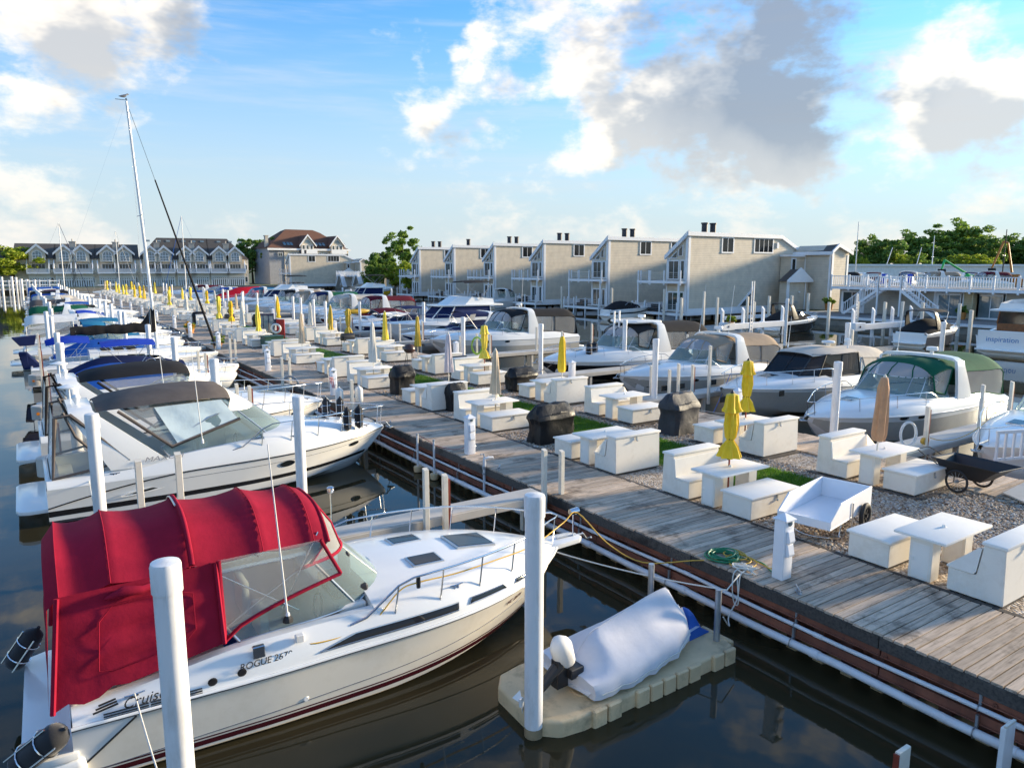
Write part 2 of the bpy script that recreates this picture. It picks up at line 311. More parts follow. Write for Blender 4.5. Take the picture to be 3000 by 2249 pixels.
# ------------------------------------------------------------------ mesh helpers
class MB:
    def __init__(s): s.v = []; s.f = []
    def add(s, vs, fs):
        o = len(s.v); s.v += [tuple(p) for p in vs]; s.f += [tuple(i+o for i in f) for f in fs]; return s
    def bx(s, x0, x1, y0, y1, z0, z1):
        return s.add([(x0, y0, z0), (x1, y0, z0), (x1, y1, z0), (x0, y1, z0), (x0, y0, z1), (x1, y0, z1), (x1, y1, z1), (x0, y1, z1)],
                     [(0, 3, 2, 1), (4, 5, 6, 7), (0, 1, 5, 4), (1, 2, 6, 5), (2, 3, 7, 6), (3, 0, 4, 7)])
    def box(s, c, d): return s.bx(c[0]-d[0]/2, c[0]+d[0]/2, c[1]-d[1]/2, c[1]+d[1]/2, c[2]-d[2]/2, c[2]+d[2]/2)
    def tube(s, pts, r, n=6, cap=True, closed=False):
        pts = [Vector(p) for p in pts]; rings = []; m = len(pts); prev = None
        for i, p in enumerate(pts):
            if closed: t = pts[(i+1) % m]-pts[i-1]
            else: t = (pts[min(i+1, m-1)]-pts[max(i-1, 0)])
            if t.length < 1e-9: t = Vector((0, 0, 1))
            t.normalize()
            u = prev - t*prev.dot(t) if prev is not None else t.orthogonal()
            if u.length < 1e-6: u = t.orthogonal()
            u.normalize(); prev = u; w = t.cross(u)
            rr = r[i] if isinstance(r, (list, tuple)) else r
            rings.append([p+u*rr*cos(2*pi*k/n)+w*rr*sin(2*pi*k/n) for k in range(n)])
        return s.loft(rings, True, cap and not closed, loop=closed)
    def loft(s, rings, closed=False, cap=False, loop=False):
        n = len(rings[0]); o = len(s.v)
        for r in rings: s.v += [tuple(p) for p in r]
        m = len(rings)
        for i in range(m if loop else m-1):
            a = o+i*n; b = o+((i+1) % m)*n
            for k in range(n if closed else n-1):
                j = (k+1) % n; s.f.append((a+k, a+j, b+j, b+k))
        if cap:
            s.f.append(tuple(o+k for k in range(n))[::-1]); s.f.append(tuple(o+(m-1)*n+k for k in range(n)))
        return s
    def lathe(s, prof, c=(0, 0, 0), n=16, cap=True):
        rings = [[(c[0]+r*cos(2*pi*k/n), c[1]+r*sin(2*pi*k/n), c[2]+z) for k in range(n)] for r, z in prof]
        return s.loft(rings, True, cap)
    def prism(s, poly, ax, a, b):
        def P(q, t):
            if ax == 'x': return (t, q[0], q[1])
            if ax == 'y': return (q[0], t, q[1])
            return (q[0], q[1], t)
        return s.loft([[P(q, a) for q in poly], [P(q, b) for q in poly]], True, True)
    def tri(s, *pts): return s.add(pts, [tuple(range(len(pts)))])
    def mesh(s, name, smooth=None, bevel=0.0, seg=1, flat=False, norm=True):
        me = bpy.data.meshes.new(name); me.from_pydata(s.v, [], s.f)
        if norm or bevel:
            bm = bmesh.new(); bm.from_mesh(me)
            if norm: bmesh.ops.recalc_face_normals(bm, faces=bm.faces)
            if bevel: bmesh.ops.bevel(bm, geom=[e for e in bm.edges if e.is_manifold and e.calc_face_angle(0) > .5], offset=bevel, segments=seg, affect='EDGES', profile=.6, clamp_overlap=True)
            bm.to_mesh(me); bm.free()
        if smooth is not None:
            me.polygons.foreach_set('use_smooth', [True]*len(me.polygons)); me.set_sharp_from_angle(angle=radians(smooth))
        return me
    def build(s, name, m, parent=None, smooth=None, bevel=0.0, seg=1, loc=None, rz=None, norm=True):
        me = s.mesh(name, smooth, bevel, seg, norm=norm); me.materials.append(M[m] if isinstance(m, str) else m)
        return link(name, me, parent, loc, rz)
def link(name, me, parent=None, loc=None, rz=None):
    o = bpy.data.objects.new(name, me); COL.objects.link(o)
    if parent: o.parent = parent
    if loc is not None: o.location = loc
    if rz is not None: o.rotation_euler = (0, 0, rz)
    return o
def tag(o, label, cat, group=None, kind=None):
    o['label'] = label
    if cat: o['category'] = cat
    if group: o['group'] = group
    if kind: o['kind'] = kind
    return o
def thing(name, label, cat, loc=(0, 0, 0), rz=0.0, group=None):
    o = bpy.data.objects.new(name, None); COL.objects.link(o); o.empty_display_size = .2
    o.location = loc; o.rotation_euler = (0, 0, rz); return tag(o, label, cat, group)
def struct(name, label, mb, m, smooth=None, kind='structure', **k):
    o = mb.build(name, m, smooth=smooth, **k); o['kind'] = kind; o['label'] = label; return o
def dup(root, loc, rz=0.0, label=None, group=None, sc=None):
    def cp(o, par):
        c = o.copy(); COL.objects.link(c)
        if par: c.parent = par
        for ch in KIDS.get(o.name, ()): cp(ch, c)
        return c
    KIDS = {}
    stack = [root]
    while stack:
        q = stack.pop(); ks = list(q.children); KIDS[q.name] = ks; stack += ks
    r = cp(root, None); r.location = loc; r.rotation_euler = (0, 0, rz)
    if sc: r.scale = sc
    if label: r['label'] = label
    if group: r['group'] = group
    return r
def catenary(a, b, sag, n=10):
    a, b = Vector(a), Vector(b)
    return [a.lerp(b, i/n)-Vector((0, 0, sag*4*(i/n)*(1-i/n))) for i in range(n+1)]
def text_part(txt, size, m, parent, loc, rot, name='lettering', ext=.002, italic=0.0, sx=1.0):
    cu = bpy.data.curves.new('t', 'FONT'); cu.body = txt; cu.size = size; cu.extrude = ext; cu.shear = italic; cu.align_x = 'CENTER'; cu.align_y = 'CENTER'; cu.resolution_u = 3
    t = bpy.data.objects.new('t', cu); COL.objects.link(t); bpy.context.view_layer.update()
    me = bpy.data.meshes.new_from_object(t.evaluated_get(bpy.context.evaluated_depsgraph_get()))
    bpy.data.objects.remove(t); bpy.data.curves.remove(cu)
    me.name = name; me.materials.clear(); me.materials.append(M[m])
    o = link(name, me, parent, loc); o.rotation_euler = rot; o.scale = (sx, 1, 1); return o
ORD = ['first', 'second', 'third', 'fourth', 'fifth', 'sixth', 'seventh', 'eighth', 'ninth', 'tenth', 'eleventh', 'twelfth', 'thirteenth', 'fourteenth', 'fifteenth', 'sixteenth', 'seventeenth', 'eighteenth', 'nineteenth', 'twentieth', 'twenty-first', 'twenty-second', 'twenty-third', 'twenty-fourth', 'twenty-fifth', 'twenty-sixth', 'twenty-seventh', 'twenty-eighth', 'twenty-ninth', 'thirtieth'] + ['%d-th' % k for k in range(31, 80)]
import numpy as np
ZD = 0.92          # boardwalk level above the water
def smooth01(t): t = max(0, min(1, t)); return t*t*(3-2*t)
def dx(y): return 1.0*smooth01((y-42)/26)      # the pier swings a little to the right further out
PIER_END = 168.0
# ------------------------------------------------------------------ water and land
struct('water', 'dark still harbour water', MB().tri((-1500, -400, 0), (1800, -400, 0), (1800, 1500, 0), (-1500, 1500, 0)), 'water', norm=False)
gm = MB()
gm.bx(70.2, 3000, -300, 50, -2, .86); gm.bx(77, 3000, 50, 3000, -2, .865); gm.bx(-3000, 77, 214, 3000, -2, .86)
struct('ground', 'flat land beyond the basin', gm, 'ground_far')
# ------------------------------------------------------------------ pier body
def strip(x0, x1, z0, z1, y0=-2.0, y1=PIER_END, n=40):
    mb = MB(); rings = []
    for i in range(n+1):
        y = y0+(y1-y0)*i/n; d = dx(y); rings.append([(x0+d, y, z0), (x1+d, y, z0), (x1+d, y, z1), (x0+d, y, z1)])
    return mb.loft(rings, True, True)
struct('pier_fill', 'gravel bed in the middle of the pier', strip(9.95, 19.0, -.6, .872), 'gravel')
struct('lawn', 'narrow strip of grass between the two bench rows', strip(13.28, 15.35, .86, .889, 8.7), 'grass')
# pebbles that can be seen one by one
def pebbles():
    rg = np.random.default_rng(5)
    t = (1+5**.5)/2
    ico = np.array([(-1, t, 0), (1, t, 0), (-1, -t, 0), (1, -t, 0), (0, -1, t), (0, 1, t), (0, -1, -t), (0, 1, -t), (t, 0, -1), (t, 0, 1), (-t, 0, -1), (-t, 0, 1)])/1.902
    fc = np.array([(0, 11, 5), (0, 5, 1), (0, 1, 7), (0, 7, 10), (0, 10, 11), (1, 5, 9), (5, 11, 4), (11, 10, 2), (10, 7, 6), (7, 1, 8), (3, 9, 4), (3, 4, 2), (3, 2, 6), (3, 6, 8), (3, 8, 9), (4, 9, 5), (2, 4, 11), (6, 2, 10), (8, 6, 7), (9, 8, 1)])
    areas = [(13.0, 17.4, 3.6, 8.7, 620), (11.55, 13.0, 6.7, 9.2, 620), (13.0, 13.35, 8.7, 26, 420), (15.3, 16.1, 8.7, 26, 380), (11.6, 13.1, 15.2, 18.3, 430), (15.9, 17.3, 14.2, 17, 380), (11.6, 13.1, 25.0, 27.6, 250), (15.1, 17.3, 23, 26, 250), (12.9, 14.2, 26, 40, 130), (15, 16.3, 26, 40, 130)]
    pos = []
    for x0, x1, y0, y1, d in areas:
        k = int((x1-x0)*(y1-y0)*d); pos.append(np.c_[rg.uniform(x0, x1, k), rg.uniform(y0, y1, k)])
    pos = np.concatenate(pos); k = len(pos)
    sz = rg.uniform(.014, .036, (k, 1, 1)); sq = np.stack([rg.uniform(.8, 1.3, k), rg.uniform(.7, 1.1, k), rg.uniform(.45, .75, k)], 1)[:, None, :]
    v = ico[None]*sz*sq*(1+rg.uniform(-.12, .12, (k, 12, 3)))
    a = rg.uniform(0, 6.28, k); ca, sa = np.cos(a)[:, None], np.sin(a)[:, None]
    vx = v[:, :, 0]*ca-v[:, :, 1]*sa; vy = v[:, :, 0]*sa+v[:, :, 1]*ca
    v = np.stack([vx+pos[:, 0:1], vy+pos[:, 1:2], v[:, :, 2]+.875+rg.uniform(0, .016, (k, 1))], 2).reshape(-1, 3)
    f = (fc[None]+(np.arange(k)*12)[:, None, None]).reshape(-1, 3)
    return v, f
def np_mesh(name, v, f, m):
    me = bpy.data.meshes.new(name); me.vertices.add(len(v)); me.vertices.foreach_set('co', v.astype(np.float32).ravel())
    n = f.shape[1]; me.loops.add(f.size); me.loops.foreach_set('vertex_index', f.astype(np.int32).ravel())
    me.polygons.add(len(f)); me.polygons.foreach_set('loop_start', np.arange(0, f.size, n, dtype=np.int32))
    me.polygons.foreach_set('use_smooth', np.zeros(len(f), bool)); me.update(calc_edges=True); me.materials.append(M[m]); return me
o = link('gravel', np_mesh('gravel', *pebbles(), 'pebble')); tag(o, 'brown and grey pebbles spread between the benches', None, kind='stuff')
def blades():
    rg = np.random.default_rng(3); k = 80000
    y = 8.6+np.abs(rg.beta(1, 2.4, k))*40; x = 14.31+rg.uniform(-1.06, 1.06, k)+rg.normal(0, .05, k)
    h = rg.uniform(.03, .075, k); a = rg.uniform(0, 6.28, k); w = .006+y*.0002; l = rg.normal(0, .025, (k, 2))
    b = np.stack([x, y, np.full(k, .885)], 1); dxy = np.stack([np.cos(a)*w, np.sin(a)*w, 0*a], 1)
    tip = b+np.c_[l, h]
    v = np.stack([b-dxy, b+dxy, tip], 1).reshape(-1, 3); f = np.arange(3*k).reshape(-1, 3)
    return v, f
o = link('grass', np_mesh('grass', *blades(), 'blade')); tag(o, 'short green grass growing on the strip between the rows', None, kind='stuff')
# ------------------------------------------------------------------ boardwalks, plank by plank
def plank_mesh(L, w=.133, t=.036, seed=0):
    rr = random.Random(seed); b = .005; e = lambda: rr.uniform(-.004, .004)
    prof = [(-w/2, -t), (w/2, -t), (w/2, -b), (w/2-b, 0), (-w/2+b, 0), (-w/2, -b)]
    rings = [[(x, p[0]+e()*.5, p[1]) for p in prof] for x in (-L/2, -L/6, L/6, L/2)]
    me = MB().loft(rings, True, True).mesh('plank'); me.materials.append(M['plank_wood']); return me
PM = [plank_mesh(2.12, seed=i) for i in range(4)]
def boardwalk(name, label, xc, L, y0, n_obj, meshes, step=.149):
    root = bpy.data.objects.new(name, None); COL.objects.link(root); root['kind'] = 'structure'; root['label'] = label; root.location = (xc, 0, ZD)
    y = y0; k = 0; far = MB()
    while y < PIER_END:
        if k < n_obj:
            o = link('plank', R.choice(meshes), root, (dx(y)+R.uniform(-.022, .022), y, R.uniform(-.005, .003))); o.rotation_euler = (R.uniform(-.012, .012), R.uniform(-.0015, .0015), R.uniform(-.004, .004))
            y += step
        else:
            d = dx(y); w = .130
            far.bx(d-L/2, d+L/2, y-w/2, y+w/2, -.036, R.uniform(-.003, .003)); y += step
        k += 1
    fo = far.build('far_planks', 'plank_wood', root, norm=False); fo['kind'] = 'stuff'
    return root
boardwalk('boardwalk', 'weathered grey plank boardwalk along the near slips', 10.46, 2.12, 2.2, 300, PM)
PM2 = [plank_mesh(1.9, seed=9+i) for i in range(3)]
boardwalk('boardwalk', 'plank boardwalk on the far side of the pier', 18.42, 1.9, 5.0, 120, PM2)
# edge joists and fascia of the near walk
walk_edge = bpy.data.objects.new('boardwalk_edge', None); COL.objects.link(walk_edge); walk_edge['kind'] = 'structure'; walk_edge['label'] = 'dark timber edge beam under the plank ends'
y = 1.0
while y < 60:
    L = R.uniform(3.2, 4.4); mb = MB(); d = dx(y)
    mb.bx(0, .055, 0, L-.012, -.19, 0)
    o = mb.build('edge_beam', 'plank_dark', walk_edge, loc=(9.385+d+R.uniform(-.012, .012), y, ZD-.04+R.uniform(-.01, .006)), bevel=.006); y += L
y = 1.0
while y < 26:
    L = R.uniform(3.5, 5); MB().bx(0, .10, 0, L-.01, 0, .03).build('sill_plank', 'plank_dark', walk_edge, loc=(11.53, y, ZD-.035)); y += L
MB().bx(9.70, 11.4, -2, 120, ZD-.20, ZD-.09).build('joist_bed', 'plank_dark', walk_edge)
# ------------------------------------------------------------------ rusty sheet-pile bulkhead with walers
bh = bpy.data.objects.new('bulkhead', None); COL.objects.link(bh); bh['kind'] = 'structure'; bh['label'] = 'rusty corrugated steel bulkhead under the boardwalk'
def corr(x, y0, y1, z0, z1, step=.23, dep=.15):
    pts = []; y = y0; k = 0
    while y < y1:
        a = 0 if k % 2 == 0 else dep
        pts += [(x+a+dx(y), y), (x+a+dx(y), y+step*.72)]; y += step; k += 1
    return MB().loft([[(p[0], p[1], z) for p in pts] for z in (z0, z1)])
corr(9.53, -1, 120, .16, .80).build('sheet_pile', 'rust', bh, norm=False)
corr(9.528, -1, 120, -.7, .16).build('sheet_pile_foot', 'pile_tan', bh, norm=False)
for (z, h, x) in ((.66, .15, 9.43), (.36, .13, 9.42)):
    y = -1.0
    while y < 75:
        L = 6.0; MB().bx(x+dx(y), x+.10+dx(y), y, y+L-.02, z-h/2, z+h/2).bx(x-.03+dx(y), x+dx(y), y, y+L-.02, z-h/2, z-h/2+.02).build('waler', 'rust', bh, bevel=.005); y += L
y = .8
while y < 40:
    for z in (.62,): MB().lathe([(.03, 0), (.03, .02), (.012, .02), (.012, .05)], n=6).build('bolt', 'rust', bh, loc=(9.425+dx(y), y, z)).rotation_euler = (0, -pi/2, 0)
    y += 1.37
rb = corr(19.05, -1, 120, -.7, .82); struct('bulkhead', 'steel bulkhead on the far side of the pier', rb, 'rust', norm=False)
def pipe(x, z, r, y0, y1, label, wob=.02, step=3.0):
    t = thing('water_pipe', label, 'pipe')
    pts = []; y = y0; k = 0
    while y <= y1+.01: pts.append((x+dx(y)+R.uniform(-wob, wob)*.4, y, z+R.uniform(-wob, wob))); y += step/2
    MB().tube(pts, r, 10).build('pipe_run', 'pvc', t, smooth=40)
    y = y0+1.2
    while y < min(y1, 45):
        i = min(len(pts)-2, int((y-y0)/(step/2))); f = (y-y0)/(step/2)-i; q = Vector(pts[i]).lerp(Vector(pts[i+1]), f)
        MB().tube([q-Vector((0, .07, 0)), q+Vector((0, .07, 0))], r*1.16, 10).build('coupling', 'pvc', t, smooth=40)
        MB().tube([(q.x+r*1.25*cos(a), q.y+.4, q.z+r*1.25*sin(a)) for a in [i*pi/4 for i in range(8)]], .008, 4, closed=True).bx(q.x+.02, q.x+.06, q.y+.385, q.y+.415, q.z+r*.9, q.z+r+.16).build('hanger', 'galv', t)
        y += 2.6
    return t
pipe(9.335, .225, .062, -.5, 62, 'thick white water pipe hung along the rusty bulkhead')
pipe(9.385, .515, .033, -.5, 62, 'thin white water pipe just under the boardwalk edge')
# end bracket at the near right corner: a white board post in the water
t = thing('fender_board', 'white board post standing by the pipe in the near corner of the water', 'post', (8.97, 3.22, 0))
MB().bx(-.13, .13, -.028, .028, -.5, .72).build('board', 'pile_white', t, bevel=.006); MB().bx(-.12, .12, -.03, .0, .722, .75).build('cap', 'post_cream', t)
t = thing('fender_board', 'white board post with a red edge at the bottom of the picture', 'post', (7.84, 3.8, 0))
MB().bx(-.12, .12, -.028, .028, -.5, .52).build('board', 'post_cream', t, bevel=.006); MB().bx(-.145, -.122, -.03, .03, -.5, .5).build('edge', 'post_red', t)

# ------------------------------------------------------------------ storage benches, tables and chests
def rnd(mb, b=.012): return mb
def make_bench(detail=True):
    t = thing('storage_bench', 'x', 'bench')
    Lx = 1.47
    prof = [(0, 0), (0, .365), (.40, .365), (.47, .86), (.77, .86), (.80, 0)]
    MB().prism(prof, 'x', 0, Lx).build('body', 'bench_white', t, bevel=.014)
    sl = MB().prism([(-.022, .367), (-.022, .408), (.375, .408), (.392, .42), (.444, .80), (.424, .80), (.392, .55), (.37, .367)], 'x', -.012, Lx+.012)
    sl.build('seat_lid', 'bench_lid', t, bevel=.009)
    MB().bx(-.018, Lx+.018, .445, .795, .862, .915).build('top_lid', 'bench_lid', t, bevel=.014, seg=2, smooth=40)
    if detail:
        hs = MB(); hs.bx(Lx*.55-.02, Lx*.55+.02, .785, .806, .78, .872).lathe([(.022, 0), (.03, .02), (.022, .04)], (Lx*.55, .822, .75), 6)
        hs.build('hasp', 'galv', t)
        MB().bx(.05, Lx-.05, .70, .78, -.045, 0).bx(.05, Lx-.05, .03, .1, -.045, 0).build('skid', 'plank_dark', t)
    return t
def make_table(detail=True):
    t = thing('picnic_table', 'x', 'table')
    MB().bx(-.05, 1.52, -.41, .41, .70, .745).build('tabletop', 'bench_lid', t, bevel=.012, seg=2, smooth=40)
    for x in (.05, 1.14): 
        p = MB().bx(x, x+.27, -.18, .18, 0, .70).build('pedestal', 'bench_white', t, bevel=.01)
        if detail:
            MB().bx(x-.004, x+.002, -.13, .13, .05, .6).bx(x-.016, x-.004, .10, .125, .30, .36).build('hatch', 'bench_lid', p)
    if detail: MB().lathe([(.035, .745), (.03, .765), (.022, .79)], (.735, 0, 0), 8).build('umbrella_collar', 'bench_lid', t)
    return t
def make_chest(detail=True):
    t = thing('storage_chest', 'x', 'chest')
    MB().bx(0, 1.47, -.36, .36, 0, .42).build('body', 'bench_white', t, bevel=.014)
    MB().bx(-.03, 1.50, -.40, .40, .422, .465).build('lid', 'bench_lid', t, bevel=.012, seg=2, smooth=40)
    if detail:
        h = MB().bx(.77, .82, -.376, -.36, .33, .44).lathe([(.018, 0), (.026, .02), (.018, .045)], (.795, -.385, .28), 6)
        h.build('hasp', 'galv', t)
        MB().bx(.05, 1.42, .25, .33, -.045, 0).bx(.05, 1.42, -.33, -.25, -.045, 0).build('skid', 'plank_dark', t)
    return t
def kill(t):
    for c in list(t.children_recursive): bpy.data.objects.remove(c)
    bpy.data.objects.remove(t)
PB, PT_, PC = make_bench(), make_table(), make_chest()
QB, QT, QC = make_bench(False), make_table(False), make_chest(False)
LEFT_C = [3.65, 12.15, 21.75, 31.35, 40.95, 50.6, 60.2, 69.9, 79.5, 89.1, 98.7, 108.3, 117.9, 127.5, 137.1, 146.7, 156.3]
RIGHT_C = [11.15, 20.15, 29.6, 39.1, 48.7, 58.3, 67.9, 77.5, 87.1, 96.7, 106.3, 115.9, 125.5, 135.1, 144.7, 154.3]
TABLES = {}
def bench_set(row, i, C, side, x0):
    """side -1: the set on the near side of the back-to-back pair, +1: the far side"""
    far = C > 62; b, tb, ch = (QB, QT, QC) if far else (PB, PT_, PC)
    rn = 'the boardwalk row' if row == 'L' else 'the house-side row'
    sd = 'in front' if side < 0 else 'beyond'
    pos = '%s pair' % ORD[i] if row == 'L' else '%s pair' % ORD[i]
    yb = C + side*.77; xx = x0+dx(C); z = ZD-.02 if row == 'L' else ZD+.0
    face = 'back towards camera' if side > 0 else 'seat towards camera'
    j = lambda: R.uniform(-.02, .02)
    if side > 0: o = dup(b, (xx+1.47+j(), yb+.80+j(), z+.025), pi+j()*.4)
    else: o = dup(b, (xx+j(), yb-.80+j(), z+.025), j()*.4)
    tag(o, 'white high-backed bench, %s, %s in %s' % (face, pos, rn), 'bench', 'white storage benches in rows on the pier')
    yt = C+side*2.03
    o = dup(tb, (xx+j(), yt+j(), z), j()*.4); tag(o, 'white picnic table %s of the %s bench pair in %s' % (sd, ORD[i], rn), 'table', 'white picnic tables in rows on the pier')
    TABLES[(row, i, side)] = (xx+.735, yt, z+.745)
    yc = C+side*2.84
    o = dup(ch, (xx+j()+(1.47 if side > 0 else 0), yc+j(), z+.025), (pi if side > 0 else 0)+j()*.4); tag(o, 'low white chest %s of the %s bench pair in %s' % (sd, ORD[i], rn), 'chest', 'low white storage chests in rows on the pier')
for i, C in enumerate(LEFT_C):
    for sd in (-1, 1):
        if i == 0 and sd < 0: continue
        bench_set('L', i, C, sd, 11.64)
for i, C in enumerate(RIGHT_C):
    for sd in (-1, 1):
        bench_set('R', i, C, sd, 15.9)
for q in (PB, PT_, PC, QB, QT, QC): kill(q)
# timber edging under the row nearer the houses
te = bpy.data.objects.new('timber_edging', None); COL.objects.link(te); te['kind'] = 'structure'; te['label'] = 'weathered timber sleepers under the benches nearer the houses'
for i, C in enumerate(RIGHT_C[:6]):
    for s in (-1, 1):
        MB().bx(0, .12, -1.35, 1.35, -.13, 0).build('sleeper', 'plank_dark', te, loc=(15.80+dx(C), C+s*1.95, ZD+.0), bevel=.008)
        MB().bx(0, 1.5, -.05, .05, -.13, 0).build('sleeper', 'plank_dark', te, loc=(15.93+dx(C), C+s*(3.32 if s < 0 else .75), ZD-.002), bevel=.008)
# ------------------------------------------------------------------ closed parasols
def umbrella(x, y, z, h, col, style, label, lean=(0, 0)):
    t = thing('patio_umbrella', label, 'umbrella', (x, y, z), R.uniform(0, 6.28), 'closed patio umbrellas standing in the tables')
    MB().tube([(0, 0, -.7), (0, 0, h-.05)], .02, 8).build('pole', 'post_red' if style == 'bell' else 'post_cream', t, smooth=60)
    n = 32; rings = []
    if style == 'bell': prof = [(.02, h), (.10, h-.04), (.125, h-.32), (.16, h-.40), (.10, h-.42), (.115, h*.58), (.085, h*.40), (.055, h*.36), (.13, h*.27), (.19, h*.13)]
    elif style == 'cone': prof = [(.02, h), (.055, h-.05), (.08, h*.75), (.10, h*.45), (.125, h*.25), (.135, h*.12)]
    elif style == 'cover': prof = [(.02, h), (.06, h-.03), (.095, h*.85), (.12, h*.45), (.125, h*.22), (.10, h*.14)]
    else: prof = [(.02, h), (.05, h-.1), (.095, h*.7), (.12, h*.42), (.09, h*.25), (.12, h*.16), (.14, h*.1)]
    ph = R.uniform(0, 6); prof = [(r*1.22, zz) for r, zz in prof]
    # resample finely so the folds run smoothly
    pr = []
    for a, b in zip(prof, prof[1:]):
        for k in range(3): f = k/3; pr.append((a[0]+(b[0]-a[0])*f, a[1]+(b[1]-a[1])*f))
    pr.append(prof[-1])
    for k, (r, zz) in enumerate(pr):
        amp = (.20 if style != 'cover' else .13)*min(1, k/6)
        rings.append([(r*(1+amp*sin(a*8+ph+.5*sin(zz*3))+.5*amp*sin(a*5+1.3+zz*2))*cos(a), r*(1+amp*sin(a*8+ph+.5*sin(zz*3))+.5*amp*sin(a*5+1.3+zz*2))*sin(a), zz) for a in [2*pi*q/n for q in range(n)]])
    MB().loft(rings, True, True).build('canopy', col, t, smooth=50)
    if style == 'bell': MB().tube([(.07*cos(a), .07*sin(a), h*.375) for a in [i*pi/6 for i in range(12)]], .012, 5, closed=True).build('tie', 'black_plastic', t)
    MB().lathe([(.03, h-.03), (.045, h), (.03, h+.03), (.008, h+.06)], n=8).build('finial', 'black_plastic' if style == 'bell' else 'post_cream', t, smooth=40)
    t.rotation_euler[0] = lean[0]; t.rotation_euler[1] = lean[1]; return t
def um(key, h, col, style, label, lean=(0, 0), off=(0, 0)):
    x, y, z = TABLES[key]; return umbrella(x+off[0], y+off[1], z, h, col, style, label, lean)
um(('L', 1, -1), 1.6, 'fabric_yellow', 'bell', 'closed yellow umbrella tied with black, in the front table of the boardwalk row', off=(.05, .05))
um(('R', 0, -1), 1.75, 'fabric_tan', 'cover', 'umbrella in an orange-tan cover by the black garden cart', (0, .05), off=(-.3, 0))
um(('R', 0, 1), 1.65, 'fabric_yellow', 'bell', 'closed yellow umbrella on the table in front of the hardtop cruiser', off=(.2, .1))
um(('L', 2, -1), 1.62, 'fabric_cream', 'cone', 'slim cream umbrella on the table behind the boardwalk power post', off=(.2, .1))
um(('R', 1, 1), 1.62, 'fabric_yellow', 'cover', 'broad bright yellow umbrella standing before the black-hulled cruiser', off=(.55, .1))
um(('R', 2, -1), 1.7, 'fabric_lemon', 'bell', 'bright yellow umbrella left of the covered grill by the white cruiser', off=(.4, .2))
um(('L', 2, 1), 1.7, 'fabric_lilac', 'cone', 'pale lilac umbrella behind a black grill cover', off=(1.3, 1.2))
um(('R', 2, 1), 1.75, 'fabric_gold', 'cone', 'mustard umbrella leaning by the brown kettle barbecue', (0, .04), off=(.2, 2.4))
um(('R', 3, -1), 1.8, 'fabric_lemon', 'cone', 'pale yellow umbrella in front of the orange-bottomed kayak boat', off=(.2, 1))
um(('L', 3, -1), 1.9, 'fabric_white', 'cone', 'off-white umbrella over the table by the terracotta bucket')
um(('R', 3, 1), 1.75, 'fabric_gold', 'bell', 'golden umbrella tied low, right of the blue notice case', off=(0, 2))
um(('L', 4, -1), 1.85, 'fabric_cream', 'cone', 'cream umbrella on the table beside the green utility box')
um(('L', 5, -1), 1.9, 'fabric_lemon', 'straight', 'yellow umbrella on the fifth set out along the boardwalk')
um(('R', 4, -1), 1.8, 'fabric_gold', 'straight', 'golden umbrella beside a black kettle grill')
um(('L', 5, 1), 1.9, 'fabric_white', 'cone', 'broad off-white umbrella over the sixth boardwalk bench pair')
um(('R', 4, 1), 1.8, 'fabric_white', 'cone', 'white umbrella in the row nearer the houses before the tan-topped cruisers')
rr = random.Random(21); cols = ['fabric_yellow', 'fabric_lemon', 'fabric_gold', 'fabric_cream', 'fabric_white', 'fabric_yellow', 'fabric_lemon']
cn = dict(fabric_yellow='deep yellow', fabric_lemon='light yellow', fabric_gold='golden', fabric_cream='cream', fabric_white='off-white')
for (row, i, s), (x, y, z) in TABLES.items():
    if (row == 'L' and i >= 6) or (row == 'R' and i >= 5):
        if rr.random() < .66:
            c = rr.choice(cols); umbrella(x, y, z, rr.uniform(1.6, 2.0), c, rr.choice(['straight', 'bell', 'cone']), 'closed %s umbrella %s of the %s bench pair in %s' % (cn[c], 'in front' if s < 0 else 'beyond', ORD[i], 'the boardwalk row' if row == 'L' else 'the house-side row'))
# ------------------------------------------------------------------ power pedestals along the walks
def pedestal(x, y, rz, label):
    t = thing('power_pedestal', label, 'power post', (x, y, ZD), rz, 'white power posts along the boardwalks')
    MB().bx(-.12, .12, -.10, .10, 0, .98).build('column', 'pedestal_white', t, bevel=.015, seg=2, smooth=40)
    MB().lathe([(.185, .98), (.19, 1.0), (.02, 1.09)], n=4).build('cap', 'pedestal_white', t).rotation_euler = (0, 0, pi/4)
    for z in (.62, .40): MB().prism([(.10, z), (.10, z+.2), (.135, z+.2), (.17, z+.04), (.155, z)], 'x', -.075, .075).build('socket_cover', 'pedestal_white', t, bevel=.008).rotation_euler = (0, 0, pi)
    MB().lathe([(.02, 0), (.035, .01), (.035, .02), (.015, .05)], n=8).build('tap', 'galv', t, loc=(.12, -.03, .2)).rotation_euler = (0, pi/2, 0)
    MB().lathe([(.03, .90), (.05, .93), (.05, .965)], n=8).build('lamp', 'glass_sky', t, loc=(0, -.09, 0))
    return t
pl = [(9.86, 6.92), (9.72, 16.62), (9.95, 27.6), (9.72, 36.0), (9.9, 47.5), (9.95, 56.8), (10.4, 66), (10.4, 75.5), (10.4, 85), (10.4, 94.5), (10.4, 104), (10.4, 113.5), (10.4, 123), (10.4, 132)]
wh = ['by the coiled green hose', 'beside the tall cream bench and the red-corded tap', 'by the little flag at the bow rail', 'opposite the terracotta bucket', 'beside the pulpit of the sailboat', 'next to the yellow flower tub']
for i, (x, y) in enumerate(pl): pedestal(x, y, 0, 'white boardwalk power post %s' % wh[i] if i < len(wh) else 'white boardwalk power post, %s one out from the camera' % ORD[i])
pr_ = [(19.2, 15.5), (19.2, 24.2), (19.2, 34.2), (19.3, 43.5), (19.4, 53), (20, 62.5), (20.2, 72), (20.2, 82), (20.2, 92)]
